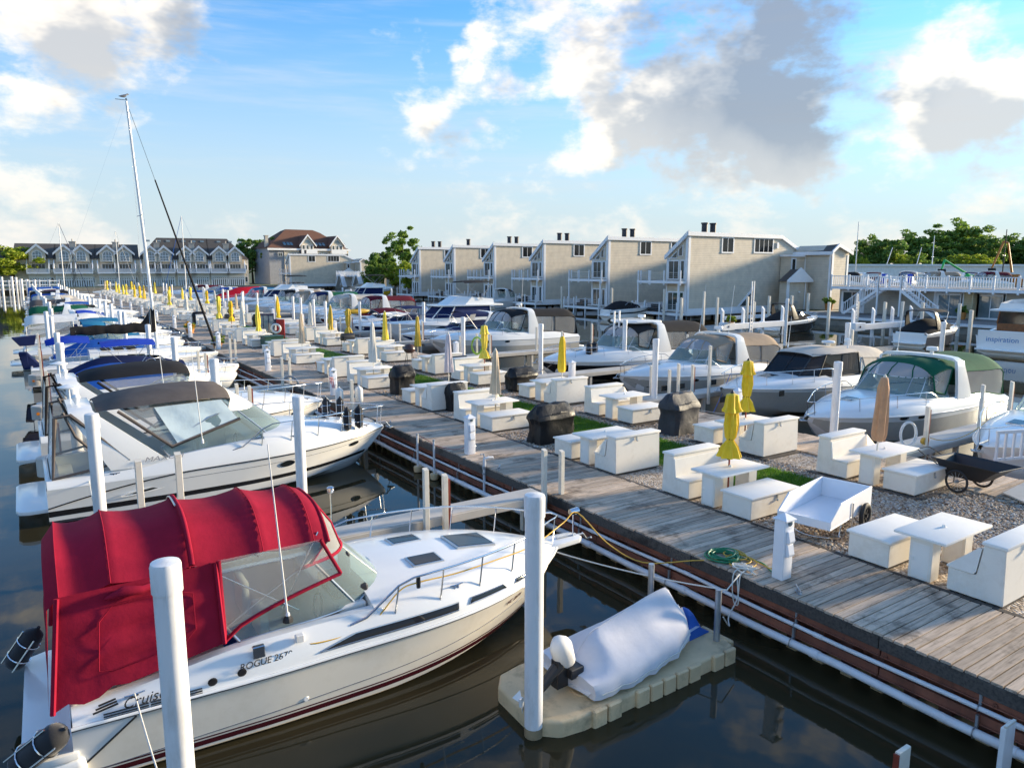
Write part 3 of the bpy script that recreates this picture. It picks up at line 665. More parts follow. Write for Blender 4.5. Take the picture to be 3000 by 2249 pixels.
wr = ['behind the two yellow umbrellas', 'beside the black-hulled cruiser bow', 'by the coil of lime hose', 'next to the red-topped mooring post', 'before the maroon-hulled runabout']
for i, (x, y) in enumerate(pr_): pedestal(x, y, pi, 'white power post %s on the far boardwalk' % (wr[i] if i < len(wr) else ', %s one out from the camera,' % ORD[i]))
# ------------------------------------------------------------------ mooring piles, finger docks and small posts
def pile(x, y, h, label, r=.112, group='white capped mooring piles'):
    t = thing('mooring_pile', label, 'mooring pile', (x, y, 0), R.uniform(0, 6), group)
    MB().lathe([(r, -1.0), (r, 0), (r*.985, .02), (r, .14), (r, h-.26)], n=20).build('shaft', 'pile_white', t, smooth=40)
    MB().lathe([(r*1.10, h-.27), (r*1.10, h-.03), (r*1.02, h), (r*.4, h+.015), (0.001, h+.018)], n=20).build('cap', 'pile_white', t, smooth=40)
    if y < 40: MB().lathe([(r*1.006, -.02), (r*1.006, .13)], n=20, cap=False).build('waterline_stain', 'pile_tan', t, smooth=40)
    return t
pile(4.95, 6.93, 3.17, 'tall white mooring pile standing in front of the covered dinghy float', .118)
pile(.85, 6.75, 3.33, 'tall white mooring pile in front of the red canvas', .118)
pile(.90, 15.4, 3.2, 'white mooring pile at the stern of the grey-topped cruiser')
pile(4.75, 15.4, 3.15, 'white mooring pile amidships of the grey-topped cruiser')
pile(.98, 29.8, 3.3, 'white mooring pile under the navy canvas at the stern line')
pile(4.75, 23.6, 3.12, 'white mooring pile at the bow of the black-topped cruiser', .125)
pile(4.82, 31.0, 3.2, 'white mooring pile beside the sloop bow')
pile(1.2, 54.0, 3.2, 'white mooring pile by the white canvas cruiser stern')
pile(.95, 23.2, 2.7, 'short white mooring pile behind the arch of the grey-topped cruiser', .14)
k = 0
for y in (39.5, 49.9, 54, 62.3, 68, 73, 79, 84, 90, 95.5, 101, 107, 113, 119, 125, 131, 138, 145, 152):
    for x in (5.0, 1.2):
        if x == 1.2 and y in (54,): continue
        k += 1; pile(x+dx(y)*.6, y+R.uniform(-.5, .5), 3.1+R.uniform(-.15, .15), 'white mooring pile on the basin side, %s of the distant ones, %s' % (ORD[k-1], 'bow end' if x > 3 else 'stern end'))
RP = [(19.45, 12.2, 'beside the hardtop cruiser, close to the tan umbrella'), (20.0, 20.1, 'between the black hull and the tan-topped cruiser'), (26.0, 28.4, 'behind the windshield of the black-hulled cruiser'), (20.1, 35.0, 'in front of the navy cockpit cover'), (20.75, 28.6, 'with a red ring low on it, right of the grill cover'),
      (22.4, 55.5, 'right of the orange kayak'), (20.5, 58.1, 'before the green-topped cruiser'), (26.4, 52.2, 'in open water beyond the navy covers'), (21.6, 76.0, 'by the tan-topped pair'), (21.2, 81.4, 'behind the white umbrella'), (20.4, 84.5, 'left of the white flybridge'), (38.3, 18.5, 'banded black, by the covered black bowrider'), (33.9, 20.9, 'with a stained foot in the far canal'), (47.3, 34.1, 'in front of the black and white runabout')]
for x, y, w in RP: pile(x, y, 3.2 if x < 46 else 3.6, 'white mooring pile %s' % w)
k = 0
for y in (63, 67, 71, 90, 95, 101, 107, 113, 119, 126, 133, 140, 148):
    k += 1; pile(21.2+R.uniform(-.5, .8), y, 3.15, 'white mooring pile on the house side of the pier, %s of the distant ones' % ORD[k-1])
def finger(x0, x1, y, label, w=.62, reflect=True, posts=()):
    """floating-height finger dock running out from the pier"""
    t = thing('finger_dock', label, 'finger dock', (0, y, 0), 0, 'finger docks')
    a, b = min(x0, x1), max(x0, x1)
    MB().bx(a, b, -w/2, w/2, .72, .90).build('deck_box', 'dock_cream', t, bevel=.012)
    MB().bx(a+.05, b-.05, -w/2+.02, w/2-.02, .902, .915).build('tread', 'dock_cream', t)
    n = max(2, int((b-a)/2.4))
    for i in range(n+1):
        x = a+.3+(b-a-.6)*i/n
        for s in (-1, 1): MB().bx(x-.06, x+.06, s*(w/2-.12)-.06, s*(w/2-.12)+.06, -.8, .72).build('pier_leg', 'post_cream', t)
    e = x1
    if reflect:
        sgn = 1 if x1 > x0 else -1
        MB().lathe([(.30, .45), (.30, .92), (.27, .94)], (e, 0, 0), 18).build('end_box', 'dock_cream', t, smooth=30)
        MB().lathe([(.0, 0), (.055, .0), (.055, .02)], n=10).build('reflector', 'reflector', t, loc=(e+.1*sgn, -.285, .68)).rotation_euler = (pi/2, 0, 0)
    return t
FL = [12.9, 22.5, 31.3, 40.6, 49.9, 59.2, 68.5, 77.8, 87.1, 96.4, 105.7, 115, 124.3, 133.6, 143]
fl = ['behind the red-canopied cruiser', 'between the two arched cruisers', 'beyond the black-topped cruiser', 'beside the sloop', 'behind the sloop']
for i, y in enumerate(FL): finger(9.35+dx(y), .25+dx(y)*.6, y, 'cream finger dock %s' % (fl[i] if i < len(fl) else 'in the basin, %s from the camera' % ORD[i]))
FR = [10.55, 20.2, 27.3, 36.2, 45.5, 54.8, 64.1, 73.4, 82.7, 92, 101.3, 110.6]
fr = ['beside the green-topped cruiser', 'between the tan-topped and the hardtop cruiser', 'beyond the black-hulled cruiser', 'in front of the white cruiser with the lime hose']
for i, y in enumerate(FR): finger(19.4+dx(y), 28.5+dx(y), y, 'cream finger dock %s' % (fr[i] if i < len(fr) else 'on the house side, %s from the camera' % ORD[i]), w=.9, reflect=False)
def post(x, y, z0, z1, red, label, w=.10):
    t = thing('dock_post', label, 'post', (x, y, 0), R.uniform(-.05, .05), 'short cream and red dock posts')
    MB().bx(-w/2, w/2, -w/2, w/2, z0, z1).build('post_board', 'post_cream', t, bevel=.006)
    MB().prism([(-w/2, z1+.002), (w/2, z1+.002), (w/2, z1+.05), (-w/2, z1+.02)], 'x', -w/2, w/2).build('post_cap', 'post_cream', t)
    if red: MB().bx(w/2+.002, w/2+.05, -w/2+.005, w/2-.005, z0, z1-.06).build('red_edge', 'post_red', t)
    return t
P = [(9.22, 12.55, .5, 1.92, 0, 'cream post at the boardwalk edge behind the bow rail, front one'), (9.62, 12.45, .5, 1.86, 0, 'cream post standing just inside the boardwalk edge'),
     (6.30, 12.5, -.5, 1.95, 0, 'cream post with an orange reflector on the near finger dock'), (6.75, 12.55, -.5, 1.75, 1, 'red-edged post on the near finger dock'),
     (1.35, 13.0, -.5, 2.75, 0, 'thin cream post in front of the grey-topped cruiser hull, aft one'), (1.95, 13.0, -.5, 2.78, 0, 'thin cream post in front of the grey-topped cruiser hull, forward one'),
     (.45, 22.4, -.5, 1.9, 1, 'red-brown post at the finger end by the grey-topped cruiser'), (.5, 30.4, -.5, 2.25, 1, 'tall red-brown post on the second finger end'), (.48, 39.6, -.5, 2.2, 1, 'red-brown post on the third finger end'), (.6, 48.9, -.5, 2.2, 1, 'red-brown post at the fourth finger end'),
     (6.0, 24.6, .3, 2.0, 1, 'red-edged post between the two arched cruisers'), (5.6, 24.6, .3, 2.1, 0, 'cream post between the two arched cruisers'),
     (9.3, 24.0, .3, 2.0, 0, 'grey-cream post by the hanging fenders'), (8.95, 31.0, .5, 2.1, 0, 'cream post by the coiled grey hose, front one'), (9.45, 31.6, .5, 2.0, 0, 'cream post by the coiled grey hose, rear one'),
     (8.95, 40.2, .5, 2.15, 0, 'cream post ahead of the sloop bow, front one'), (9.25, 40.4, .5, 2.1, 0, 'cream post ahead of the sloop bow, rear one'), (6.6, 34.5, .3, 2.1, 1, 'red-edged post in front of the sloop hull'), (6.3, 34.5, .3, 2.2, 0, 'cream post in front of the sloop hull'),
     (20.6, 20.9, .5, 2.0, 0, 'cream post left of the covered grey grill, front one'), (20.9, 20.2, .5, 1.9, 0, 'slim cream post left of the covered grey grill, rear one'), (21.4, 20.2, .5, 2.1, 0, 'wide cream post behind the covered grey grill'), (22.2, 20.2, .5, 2.0, 1, 'red-edged post right of the covered grey grill'),
     (20.05, 11.1, .5, 1.95, 1, 'cream post with red numerals behind the orange-tan umbrella'), (20.9, 10.3, .5, 2.0, 1, 'red-edged post wound with yellow rope'), (24.3, 10.4, .5, 2.3, 0, 'cream post in front of the green-topped cruiser hull'), (26.5, 10.5, .5, 2.2, 1, 'red-edged post by the stern of the green-topped cruiser'), (29, 10.5, .5, 2.7, 0, 'tall cream post by the vinyl side curtain'),
     (19.9, 36.2, .5, 2.0, 0, 'cream post left of the lime hose, outer'), (20.6, 36.2, .5, 2.0, 0, 'cream post left of the lime hose, inner'), (21.7, 36.2, .5, 2.1, 0, 'cream post holding the lime hose'), (22.6, 36.2, .5, 2.05, 1, 'red-edged post right of the lime hose'), (25.8, 36, .5, 2.3, 0, 'cream post before the portholes of the white cruiser'), (26.6, 34.5, -.5, 2.1, 1, 'red-edged post beside the white cruiser'), (30.3, 36.2, .5, 2.3, 1, 'red-edged post at the stern of the white cruiser'),
     (29.6, 27.4, .5, 2.3, 0, 'cream post in the open water behind the bright yellow umbrella'), (30.6, 27.0, .5, 2.3, 1, 'red-edged post in the open water behind the bright yellow umbrella'), (22.5, 19.6, .5, 2.8, 0, 'tall cream post rising past the tan canopy'), (33.2, 20.2, .5, 2.9, 0, 'tall thin white post behind the tan canopy'),
     (20.5, 45.5, .5, 2.1, 0, 'cream post behind the barbecue on legs, left'), (21.2, 45.5, .5, 2.1, 0, 'cream post behind the barbecue on legs, right'), (22.9, 45.5, .5, 2.2, 1, 'red-edged post by the far power post'), (20.5, 54.8, .5, 2.1, 0, 'cream post before the maroon hull'), (21.4, 54.8, .5, 2.1, 1, 'red-edged post by the maroon hull and yellow line')]
for q in P: post(*q)
# ------------------------------------------------------------------ boats
def cl(t): return max(0.0, min(1.0, t))
class Boat:
    """one motor boat: x runs from the stern (0) to the bow (L), waterline at z = 0"""
    def __init__(b, name, label, loc, rz, group=None, cat='boat', **p):
        b.t = thing(name, label, cat, loc, rz, group)
        b.p = d = dict(L=8.5, B=2.8, ha=.85, hf=1.15, tw=.52, ch=.5, hull='gelcoat', deck='gelcoat', tb=.45, tip=.05, det=1, floor=.45, xs=.0, stern_fade=.22, low='antifoul', full=2.6, cexp=1.6)
        d.update(p); b.L, b.B = d['L'], d['B']
    def w(b, t):
        tt = cl((t-b.p['tb'])/(1-b.p['tb'])); return b.B/2*(1-tt**b.p['full'])*(.93+.07*cl(t/.3))+b.p['tip']*tt
    def s(b, t): return b.p['ha']+(b.p['hf']-b.p['ha'])*t**1.7
    def kz(b, t): return -.45+(b.s(t)-.12+.45)*cl((t-.80)/.20)**1.5
    def sec(b, t):
        w, s, k = b.w(t), b.s(t), b.kz(t); tt = cl((t-.45)/.55)
        c = w*(.92-.40*tt**1.4); zc = max(.04+tt**2*s*.5, k+.3*(s-k))
        return w, s, k, c, zc
    def hp(b, t, h, off=0.0, side=-1):
        """point on the topsides: h = 0 at the chine, 1 at the sheer"""
        w, s, k, c, zc = b.sec(t); f = .52-.12*cl((t-.45)/.55)
        ym = c+(w-c)*f; zm = zc+(s-zc)*.5
        if h < .5: y = c+(ym-c)*h*2; z = zc+(zm-zc)*h*2
        else: y = ym+(w-ym)*(h-.5)*2; z = zm+(s-zm)*(h-.5)*2
        return Vector((b.p['xs']+t*(b.L-b.p['xs']), side*(y+off), z))
    def X(b, t): return b.p['xs']+t*(b.L-b.p['xs'])
    def T(b, x): return cl((x-b.p['xs'])/(b.L-b.p['xs']))
    def hull(b, n=26):
        rings = []
        for i in range(n+1):
            t = 1-(1-i/n)**1.25; w, s, k, c, zc = b.sec(t); x = b.X(t)
            P = [b.hp(t, h) for h in (1, .82, .66, .5, .33, .16, 0)]
            rings.append([tuple(q) for q in P]+[(x, 0, k)]+[(q.x, -q.y, q.z) for q in P[::-1]])
        b.hull_o = MB().loft(rings, False, False).tri(*rings[0]).build('hull', b.p['hull'], b.t, smooth=35)
        return b
    def stripe(b, h0, h1, m, t0=0.0, t1=.985, name='stripe', n=28, off=.004, sides=(-1, 1), z0=None):
        for sd in sides:
            r = []
            for i in range(n+1):
                t = t0+(t1-t0)*i/n; a = h0(t) if callable(h0) else h0; c = h1(t) if callable(h1) else h1
                r.append([b.hp(t, a, off, sd), b.hp(t, (a+c)/2, off+.001, sd), b.hp(t, c, off, sd)])
            MB().loft(r).build(name, m, b.t, smooth=40)
        return b
    def zline(b, t, z):
        """h for a given height above the water"""
        w, s, k, c, zc = b.sec(t); return cl((z-zc)/(s-zc)) if z > zc else 0.0
    def rub(b, m='steel', r=.022, n=28, h=1.0):
        for sd in (-1, 1): MB().tube([b.hp(i/n*.995, h, .006, sd) for i in range(n+1)], r, 6).build('rub_rail', m, b.t, smooth=60)
        return b
    def cr(b, t):
        p = b.p; tw = p['tw']
        if t >= tw: return p['ch']*(1-((t-tw)/(1-tw))**p['cexp'])+.03
        return p['ch']*(.35+.65*smooth01(t/p['stern_fade']))+.03
    def dz(b, t, y):
        """deck height at half-breadth y"""
        w = b.w(t); c = b.cr(t); a = abs(y)
        pts = [(w, 0), (w-.02, .10), (w-.2, .70), (w*.45, .94), (0, 1.0)]
        for (y0, f0), (y1, f1) in zip(pts, pts[1:]):
            if a >= y1: return b.s(t)+c*(f0+(f1-f0)*(y0-a)/max(1e-6, y0-y1))
        return b.s(t)+c
    def deckm(b, n=16):
        p = b.p; tw = p['tw']; rings = []
        for i in range(n+1):
            t = tw+(.997-tw)*i/n; w, s, c = b.w(t), b.s(t), b.cr(t); g = min(1, w/.55)
            half = [(w-.012, 0), (w-.02*g, .10), (w-.10*g, .46), (w-.2*g, .70), (w*.72-.08*g, .86), (w*.45, .95), (w*.2, .99), (0, 1.0)]
            rings.append([(b.X(t), -y, s+c*f) for y, f in half]+[(b.X(t), y, s+c*f) for y, f in half[-2::-1]])
        MB().loft(rings).tri(*rings[0]).build('deck', p['deck'], b.t, smooth=50)
        # cockpit well: coamings, inner sides and sole
        rings = []; fl = p['floor']
        for i in range(13):
            t = tw*i/12+(.0 if i else .002); w, s, c = b.w(t), b.s(t), b.cr(t); z = s+c*.70
            half = [(w-.012, s), (w-.02, s+c*.10), (w-.10, s+c*.46), (w-.2, z), (w-.36, z-.01), (w-.38, fl), (0, fl)]
            rings.append([(b.X(t), -y, zz) for y, zz in half]+[(b.X(t), y, zz) for y, zz in half[-2::-1]])
        MB().loft(rings).build('cockpit', p['deck'], b.t, smooth=40)
        # aft bulkhead of the well
        r0 = rings[0]; w, s = b.w(0), b.s(0); z = s+b.cr(0)*.7
        MB().bx(b.X(0)-.002, b.X(0)+.10, -w+.2, w-.2, fl-.1, z+.004).build('transom', p['deck'], b.t, bevel=.03, seg=2, smooth=40)
        return b
    def seats(b):
        p = b.p; x1 = b.X(p['tw']); w = b.w(.3); f = p['floor']
        if p['det'] < 1: return b
        MB().bx(b.X(0)+.12, b.X(0)+.62, -w+.45, w-.45, f, f+.42).bx(b.X(0)+.12, b.X(0)+.28, -w+.45, w-.45, f+.42, f+.75).build('rear_bench', 'vinyl_seat', b.t, bevel=.04, seg=2, smooth=40)
        for sd in (-1, 1):
            MB().bx(x1-1.35, x1-.85, sd*.55-.26, sd*.55+.26, f+.35, f+.5).bx(x1-1.42, x1-1.3, sd*.55-.26, sd*.55+.26, f+.5, f+1.0).bx(x1-1.2, x1-1.0, sd*.55-.08, sd*.55+.08, f, f+.35).build('helm_seat', 'vinyl_seat', b.t, bevel=.04, seg=2, smooth=40)
        dash = MB().bx(x1-.45, x1-.02, -w+.42, w-.42, f, b.s(p['tw'])+p['ch']*.8).build('dashboard', 'vinyl_seat', b.t, bevel=.03)
        MB().tube([(x1-.56+.10*sin(a)*.3, -.55+.17*cos(a), b.s(p['tw'])+p['ch']*.55+.17*sin(a)) for a in [i*pi/8 for i in range(16)]], .015, 5, closed=True).build('steering_wheel', 'black_plastic', b.t)
        return b
    def wind(b, hw=.5, xf=.55, xa=-1.3, rake=1.1, tint='glass_marine', frame='aluminium', mull=(-.62, -.3, .3, .62), yin=.27, fr=.018):
        p = b.p; x0 = b.X(p['tw']); n = 24; base, top = [], []
        ya = b.w(b.T(x0+xa))-yin; yf = b.w(b.T(x0))-yin
        zt = b.dz(p['tw'], 0)+hw
        for i in range(n+1):
            th = -pi/2+pi*i/n; sy = sin(th); y = yf*(abs(sy)**.62)*(1 if sy > 0 else -1); cx = max(0, cos(th))**.62; x = x0+xa+(xf-xa)*cx
            if abs(sy) > .97: y = ya*(1 if sy > 0 else -1)
            t = b.T(x); zb = b.dz(max(t, .02), y)-.01 if t > p['tw'] else b.s(t)+b.cr(t)*.70
            base.append(Vector((x, y, zb))); f = cl(cx*1.6)
            top.append(Vector((x-hw*rake*(.25+.75*f), y*.90, zb+(zt-zb)*(.25+.75*f)*(1 if True else 1))))
        b.wtop = top; b.wbase = base
        g = MB().loft([base, top]).build('windshield', tint, b.t, smooth=60)
        fm = MB().tube(top, fr, 6).tube(base, fr*.8, 6)
        for a in mull: 
            i = round((a+1)/2*n); fm.tube([base[i], top[i]], fr*.9, 5)
        fm.tube([base[0], top[0]], fr, 5).tube([base[-1], top[-1]], fr, 5)
        fm.build('frame', frame, g, smooth=60); return b
    def canopy(b, st, m, name='canopy', n=14, thick=.012, pw=2.6, parent=None):
        """cloth over hoops; st = (x, crown z, half width, side drop)"""
        def ring(x, z, hw, dr, o): return [(x, (hw+o)*(abs(a)**.85)*(1 if a > 0 else -1), z+o-dr*abs(a)**pw) for a in [-1+2*k/n for k in range(n+1)]]
        rings = [ring(*q, 0) for q in st]; low = [ring(*q, -thick) for q in st]
        mb = MB().loft(rings); 
        o = mb.build(name, m, parent or b.t, smooth=48); b.cst = st; b.crings = rings
        return o
    def skirt(b, xa, xf, base_z, m='vinyl_clear', edge='canvas_grey', k=10, seams=(0, .33, .66, 1), base_y=.22, aft=False, bx0=None):
        """clear curtains hung from the canopy edge to the coaming or windshield"""
        p = b.p
        def edge_at(x):
            st = b.cst
            for q0, q1 in zip(st, st[1:]):
                lo, hi = min(q0[0], q1[0]), max(q0[0], q1[0])
                if lo <= x <= hi+1e-6:
                    f = (x-q0[0])/(q1[0]-q0[0]); hw = q0[2]+(q1[2]-q0[2])*f; z = q0[1]-q0[3]+(q1[1]-q1[3]-q0[1]+q0[3])*f; return hw, z
            q = st[-1] if abs(x-st[-1][0]) < abs(x-st[0][0]) else st[0]; return q[2], q[1]-q[3]
        for sd in (-1, 1):
            up_, lo_ = [], []
            for i in range(k+1):
                x = xa+(xf-xa)*i/k; hw, z = edge_at(x); up_.append(Vector((x, sd*(hw-.006), z)))
                xb = (bx0[0]+(bx0[1]-bx0[0])*i/k) if bx0 else x
                t = b.T(xb); zb = base_z(xb) if callable(base_z) else b.s(t)+b.cr(t)*.70; lo_.append(Vector((xb, sd*(b.w(t)-base_y), zb+.01)))
            o = MB().loft([lo_, [a.lerp(c, .5)+Vector((0, sd*.015, 0)) for a, c in zip(lo_, up_)], up_]).build('side_curtain', m, b.t, smooth=50)
            fm = MB()
            for f in seams:
                i = round(f*k); fm.tube([lo_[i]+Vector((0, sd*.006, 0)), up_[i]+Vector((0, sd*.006, 0))], .028, 6)
            fm.tube([q+Vector((0, sd*.006, 0)) for q in lo_], .028, 6); fm.tube([q+Vector((0, sd*.004, 0)) for q in up_], .02, 5)
            fm.build('curtain_binding', edge, o, smooth=60)
        return b
    def front_curtain(b, m='vinyl_front', edge='canvas_grey', ends=True, seams=(.3, .5, .7)):
        """clear panel from the top of the windshield up to the first hoop"""
        up_ = [Vector(q) for q in b.crings[-1]] if b.cst[-1][0] > b.cst[0][0] else [Vector(q) for q in b.crings[0]]
        n = len(up_)-1; tp = b.wtop; lo_ = []
        for i in range(n+1):
            f = .12+.76*i/n; j = f*(len(tp)-1); a = int(j); lo_.append(tp[a].lerp(tp[min(a+1, len(tp)-1)], j-a))
        o = MB().loft([lo_, [a.lerp(c, .5)+Vector((.06, 0, .03)) for a, c in zip(lo_, up_)], up_]).build('front_curtain', m, b.t, smooth=50)
        fm = MB().tube(up_, .024, 6).tube(lo_, .02, 6)
        for f in seams: i = round(f*n); fm.tube([lo_[i], lo_[i].lerp(up_[i], .5)+Vector((.065, 0, .035)), up_[i]], .022, 6)
        fm.build('curtain_binding', edge, o, smooth=60); return b
    def arch(b, x0, x1, zt, hw, wid=(.75, .38), th=.09, m='gelcoat', lean=1, name='radar_arch', z0=None):
        """moulded arch from the coaming (x0) up and over (x1); wid = fore-aft width at foot and top"""
        n = 22; rings = []; t = b.T(x0); yb = b.w(t)-.13; zb = (b.s(t)+b.cr(t)*.55) if z0 is None else z0
        for i in range(n+1):
            a = -1+2*i/n; u = abs(a)
            if u > .42:
                f = (1-u)/.58; y = yb+(hw-yb)*f**1.4; z = zb+(zt-.10-zb)*f; 
            else: f = 1; y = hw*(1-(1-u/.42)); z = zt-.10*(u/.42)**3; y = hw*(u/.42)**.9
            x = x0+(x1-x0)*f; wd = wid[0]+(wid[1]-wid[0])*f
            sg = 1 if a > 0 else -1
            nx, nz = (1, 0) if f == 1 else (.94, .34*(-1 if x1 < x0 else 1))
            ti = (0, 0, -th) if f == 1 else (0, -sg*th, 0)
            A = Vector((x-wd/2, sg*y, z)); C = Vector((x+wd/2, sg*y, z)); tv = Vector(ti)
            rings.append([A, A.lerp(C, .5)+Vector((0, sg*.02 if f < 1 else 0, .02 if f == 1 else 0)), C, C+tv, A.lerp(C, .5)+tv, A+tv])
        return MB().loft(rings, True, True).build(name, m, b.t, smooth=50)
    def rail(b, t0=.42, t1=.985, h=.50, inset=.10, r=.014, mid=True, n=18, front=True, every=3, m='steel', lean=.0, hb=None):
        P = []
        for i in range(n+1):
            t = t0+(t1-t0)*i/n; hh = h*smooth01((t-t0)/.12)+(.03 if i == 0 else 0)
            if hb: hh *= 1+hb*cl((t-t0)/(t1-t0))
            P.append((t, b.X(t), b.w(t)-inset*min(1, b.w(t)/.5), b.dz(t, b.w(t)-inset*min(1, b.w(t)/.5)), hh))
        mb = MB()
        left = [Vector((x, -max(y, .02), z+hh)) for t, x, y, z, hh in P]; right = [Vector((q.x, -q.y, q.z)) for q in left]
        if front:
            e = left[-1]; mb.tube(left+[Vector((e.x+.10, e.y*.6, e.z)), Vector((e.x+.10, -e.y*.6, e.z))]+right[::-1], r, 6)
        else: mb.tube(left, r, 6).tube(right, r, 6)
        for i in range(every, n+1, every):
            for sd in (-1, 1):
                t, x, y, z, hh = P[i]; mb.tube([(x-.06, sd*max(y, .02), z), (x, sd*max(y, .02), z+hh)], r*.8, 5)
        if mid and b.p['det'] > 1: pass
        mb.build('bow_rail', m, b.t, smooth=60); return b
    def hatch(b, x, y, lx, ly, m='glass_smoke', frame='aluminium'):
        t = b.T(x); z = b.dz(t, y); z2 = b.dz(b.T(x+lx/2), y); sl = atan2(z2-b.dz(b.T(x-lx/2), y), lx); cy = (b.dz(t, y+.05)-b.dz(t, y-.05))/.1
        o = MB().bx(-lx/2, lx/2, -ly/2, ly/2, -.02, .025).build('hatch', frame, b.t, loc=(x, y, z), bevel=.012, seg=2, smooth=40); o.rotation_euler = (atan2(cy, 1), -sl, 0)
        MB().bx(-lx/2+.035, lx/2-.035, -ly/2+.035, ly/2-.035, .027, .032).build('pane', 'glass_dark', o)
        return b
    def port(b, t, h, rx, rz, sides=(-1, 1), rim='steel'):
        for sd in sides:
            c = b.hp(t, h, .0, sd); dt = b.hp(t+.01, h, 0, sd)-c; dh = b.hp(t, min(1, h+.08), 0, sd)-c; dt.normalize(); dh.normalize(); nn = Vector((0, sd, 0))
            E = lambda q, o: [c+dt*q*rx*cos(a)+dh*q*rz*sin(a)+nn*o for a in [2*pi*i/20 for i in range(20)]]
            o = MB().loft([E(1.0, .003), E(1.0, .016), E(.8, .016), E(.78, .006)], True).build('porthole', rim, b.t, smooth=40)
            MB().tri(*E(.79, .008)).build('pane', 'glass_dark', o)
        return b
    def side_y(b, t, f):
        w = b.w(t); prof = [(0, w), (.10, w-.02), (.46, w-.10), (.70, w-.2)]
        for (f0, y0), (f1, y1) in zip(prof, prof[1:]):
            if f <= f1: return y0+(y1-y0)*(f-f0)/(f1-f0)
        return w-.2
    def sidewin(b, x0, x1, f0, f1, l=.25, r=.12, m='glass_dark', sides=(-1, 1), rim='aluminium', name='side_window', n=10):
        """long window on the cabin side between two fractions of the crown height, ends cut back by l and r"""
        for sd in sides:
            lo, hi = [], []
            for i in range(n+1):
                for row, f, xa, xb in ((lo, f0, x0, x1), (hi, f1, x0+l, x1-r)):
                    x = xa+(xb-xa)*i/n; t = b.T(x); row.append(Vector((x, sd*(b.side_y(t, f)+.010), b.s(t)+b.cr(t)*f+.004)))
            mid = [a.lerp(c, .5)+Vector((0, sd*.012, 0)) for a, c in zip(lo, hi)]
            o = MB().loft([lo, mid, hi]).build(name, m, b.t, smooth=50); MB().tube(lo+hi[::-1], .010, 5, closed=True).build('trim', rim, o)
        return b
    def platform(b, ln=.65, z=.40, m='gelcoat', w=None):
        w = w or b.w(0)*.94; x1 = b.X(0)+.05; x0 = b.X(0)-ln; n = 10
        pl = [(x1, -w)]+[(x0+.28-.28*cos(a)*1.0 if True else 0, -w+.28-.28*sin(a)) for a in [pi/2*i/5 for i in range(5, -1, -1)][::1]]
        pl = [(x1, -w), (x0+.25, -w), (x0+.07, -w+.08), (x0, -w+.25), (x0, w-.25), (x0+.07, w-.08), (x0+.25, w), (x1, w)]
        MB().prism(pl, 'z', z-.09, z).build('swim_platform', m, b.t, bevel=.02, seg=2, smooth=40)
        return b
    def antenna(b, x, y, z, h, lean=0.0, ly=0.0):
        MB().tube([(x, y, z), (x+lean*h, y+ly*h, z+h)], [.014, .007], 6).lathe([(.035, -.02), (.03, .06), (.018, .09)], (x, y, z), 8).build('antenna', 'gelcoat', b.t, smooth=60); return b
    def dome(b, x, y, z, r=.22, h=.16): MB().lathe([(r*.3, -.12), (r*.35, -.01), (r*.96, 0), (r, h*.5), (r*.88, h*.9), (0.001, h)], (x, y, z), 18).build('radar_dome', 'gelcoat', b.t, smooth=50); return b
    def cleat(b, x, y, rz=0.0, z=None):
        z = b.dz(b.T(x), y) if z is None else z
        MB().tube([(-.11, 0, .05), (-.04, 0, .045), (.04, 0, .045), (.11, 0, .05)], .011, 6).bx(-.04, -.02, -.012, .012, -.03, .045).bx(.02, .04, -.012, .012, -.03, .045).build('cleat', 'steel', b.t, smooth=50, loc=(x, y, z), rz=rz); return b
    def pulpit(b, ln=.5, wd=.22, m='gelcoat'):
        z = b.s(1)+.02; MB().prism([(b.L-.75, -.30), (b.L+ln-.1, -wd*.8), (b.L+ln, -wd*.45), (b.L+ln, wd*.45), (b.L+ln-.1, wd*.8), (b.L-.75, .30)], 'z', z-.05, z+.035).build('bow_pulpit', m, b.t, bevel=.015, seg=2, smooth=40)
        MB().tube([(b.L+ln-.5, 0, z+.06), (b.L+ln+.12, 0, z+.02), (b.L+ln+.2, 0, z-.10)], .018, 6).tube([(b.L+ln+.2, -.14, z-.02), (b.L+ln+.2, 0, z-.10), (b.L+ln+.2, .14, z-.02)], .018, 6).build('anchor', 'galv', b.t); return b
    def anchor(b):
        z = b.s(1)+.05; x = b.L; MB().tube([(x-.45, 0, z+.07), (x+.10, 0, z+.04), (x+.24, 0, z-.12)], .022, 6).prism([(x+.16, -.16), (x+.34, -.05), (x+.34, .05), (x+.16, .16)], 'z', z-.15, z-.12).build('anchor', 'galv', b.t); return b
    def outdrive(b):
        MB().bx(b.X(0)-.45, b.X(0), -.16, .16, -.4, .28).bx(b.X(0)-.55, b.X(0)-.2, -.2, .2, .05, .12).build('outdrive', 'black_plastic', b.t, bevel=.03); return b
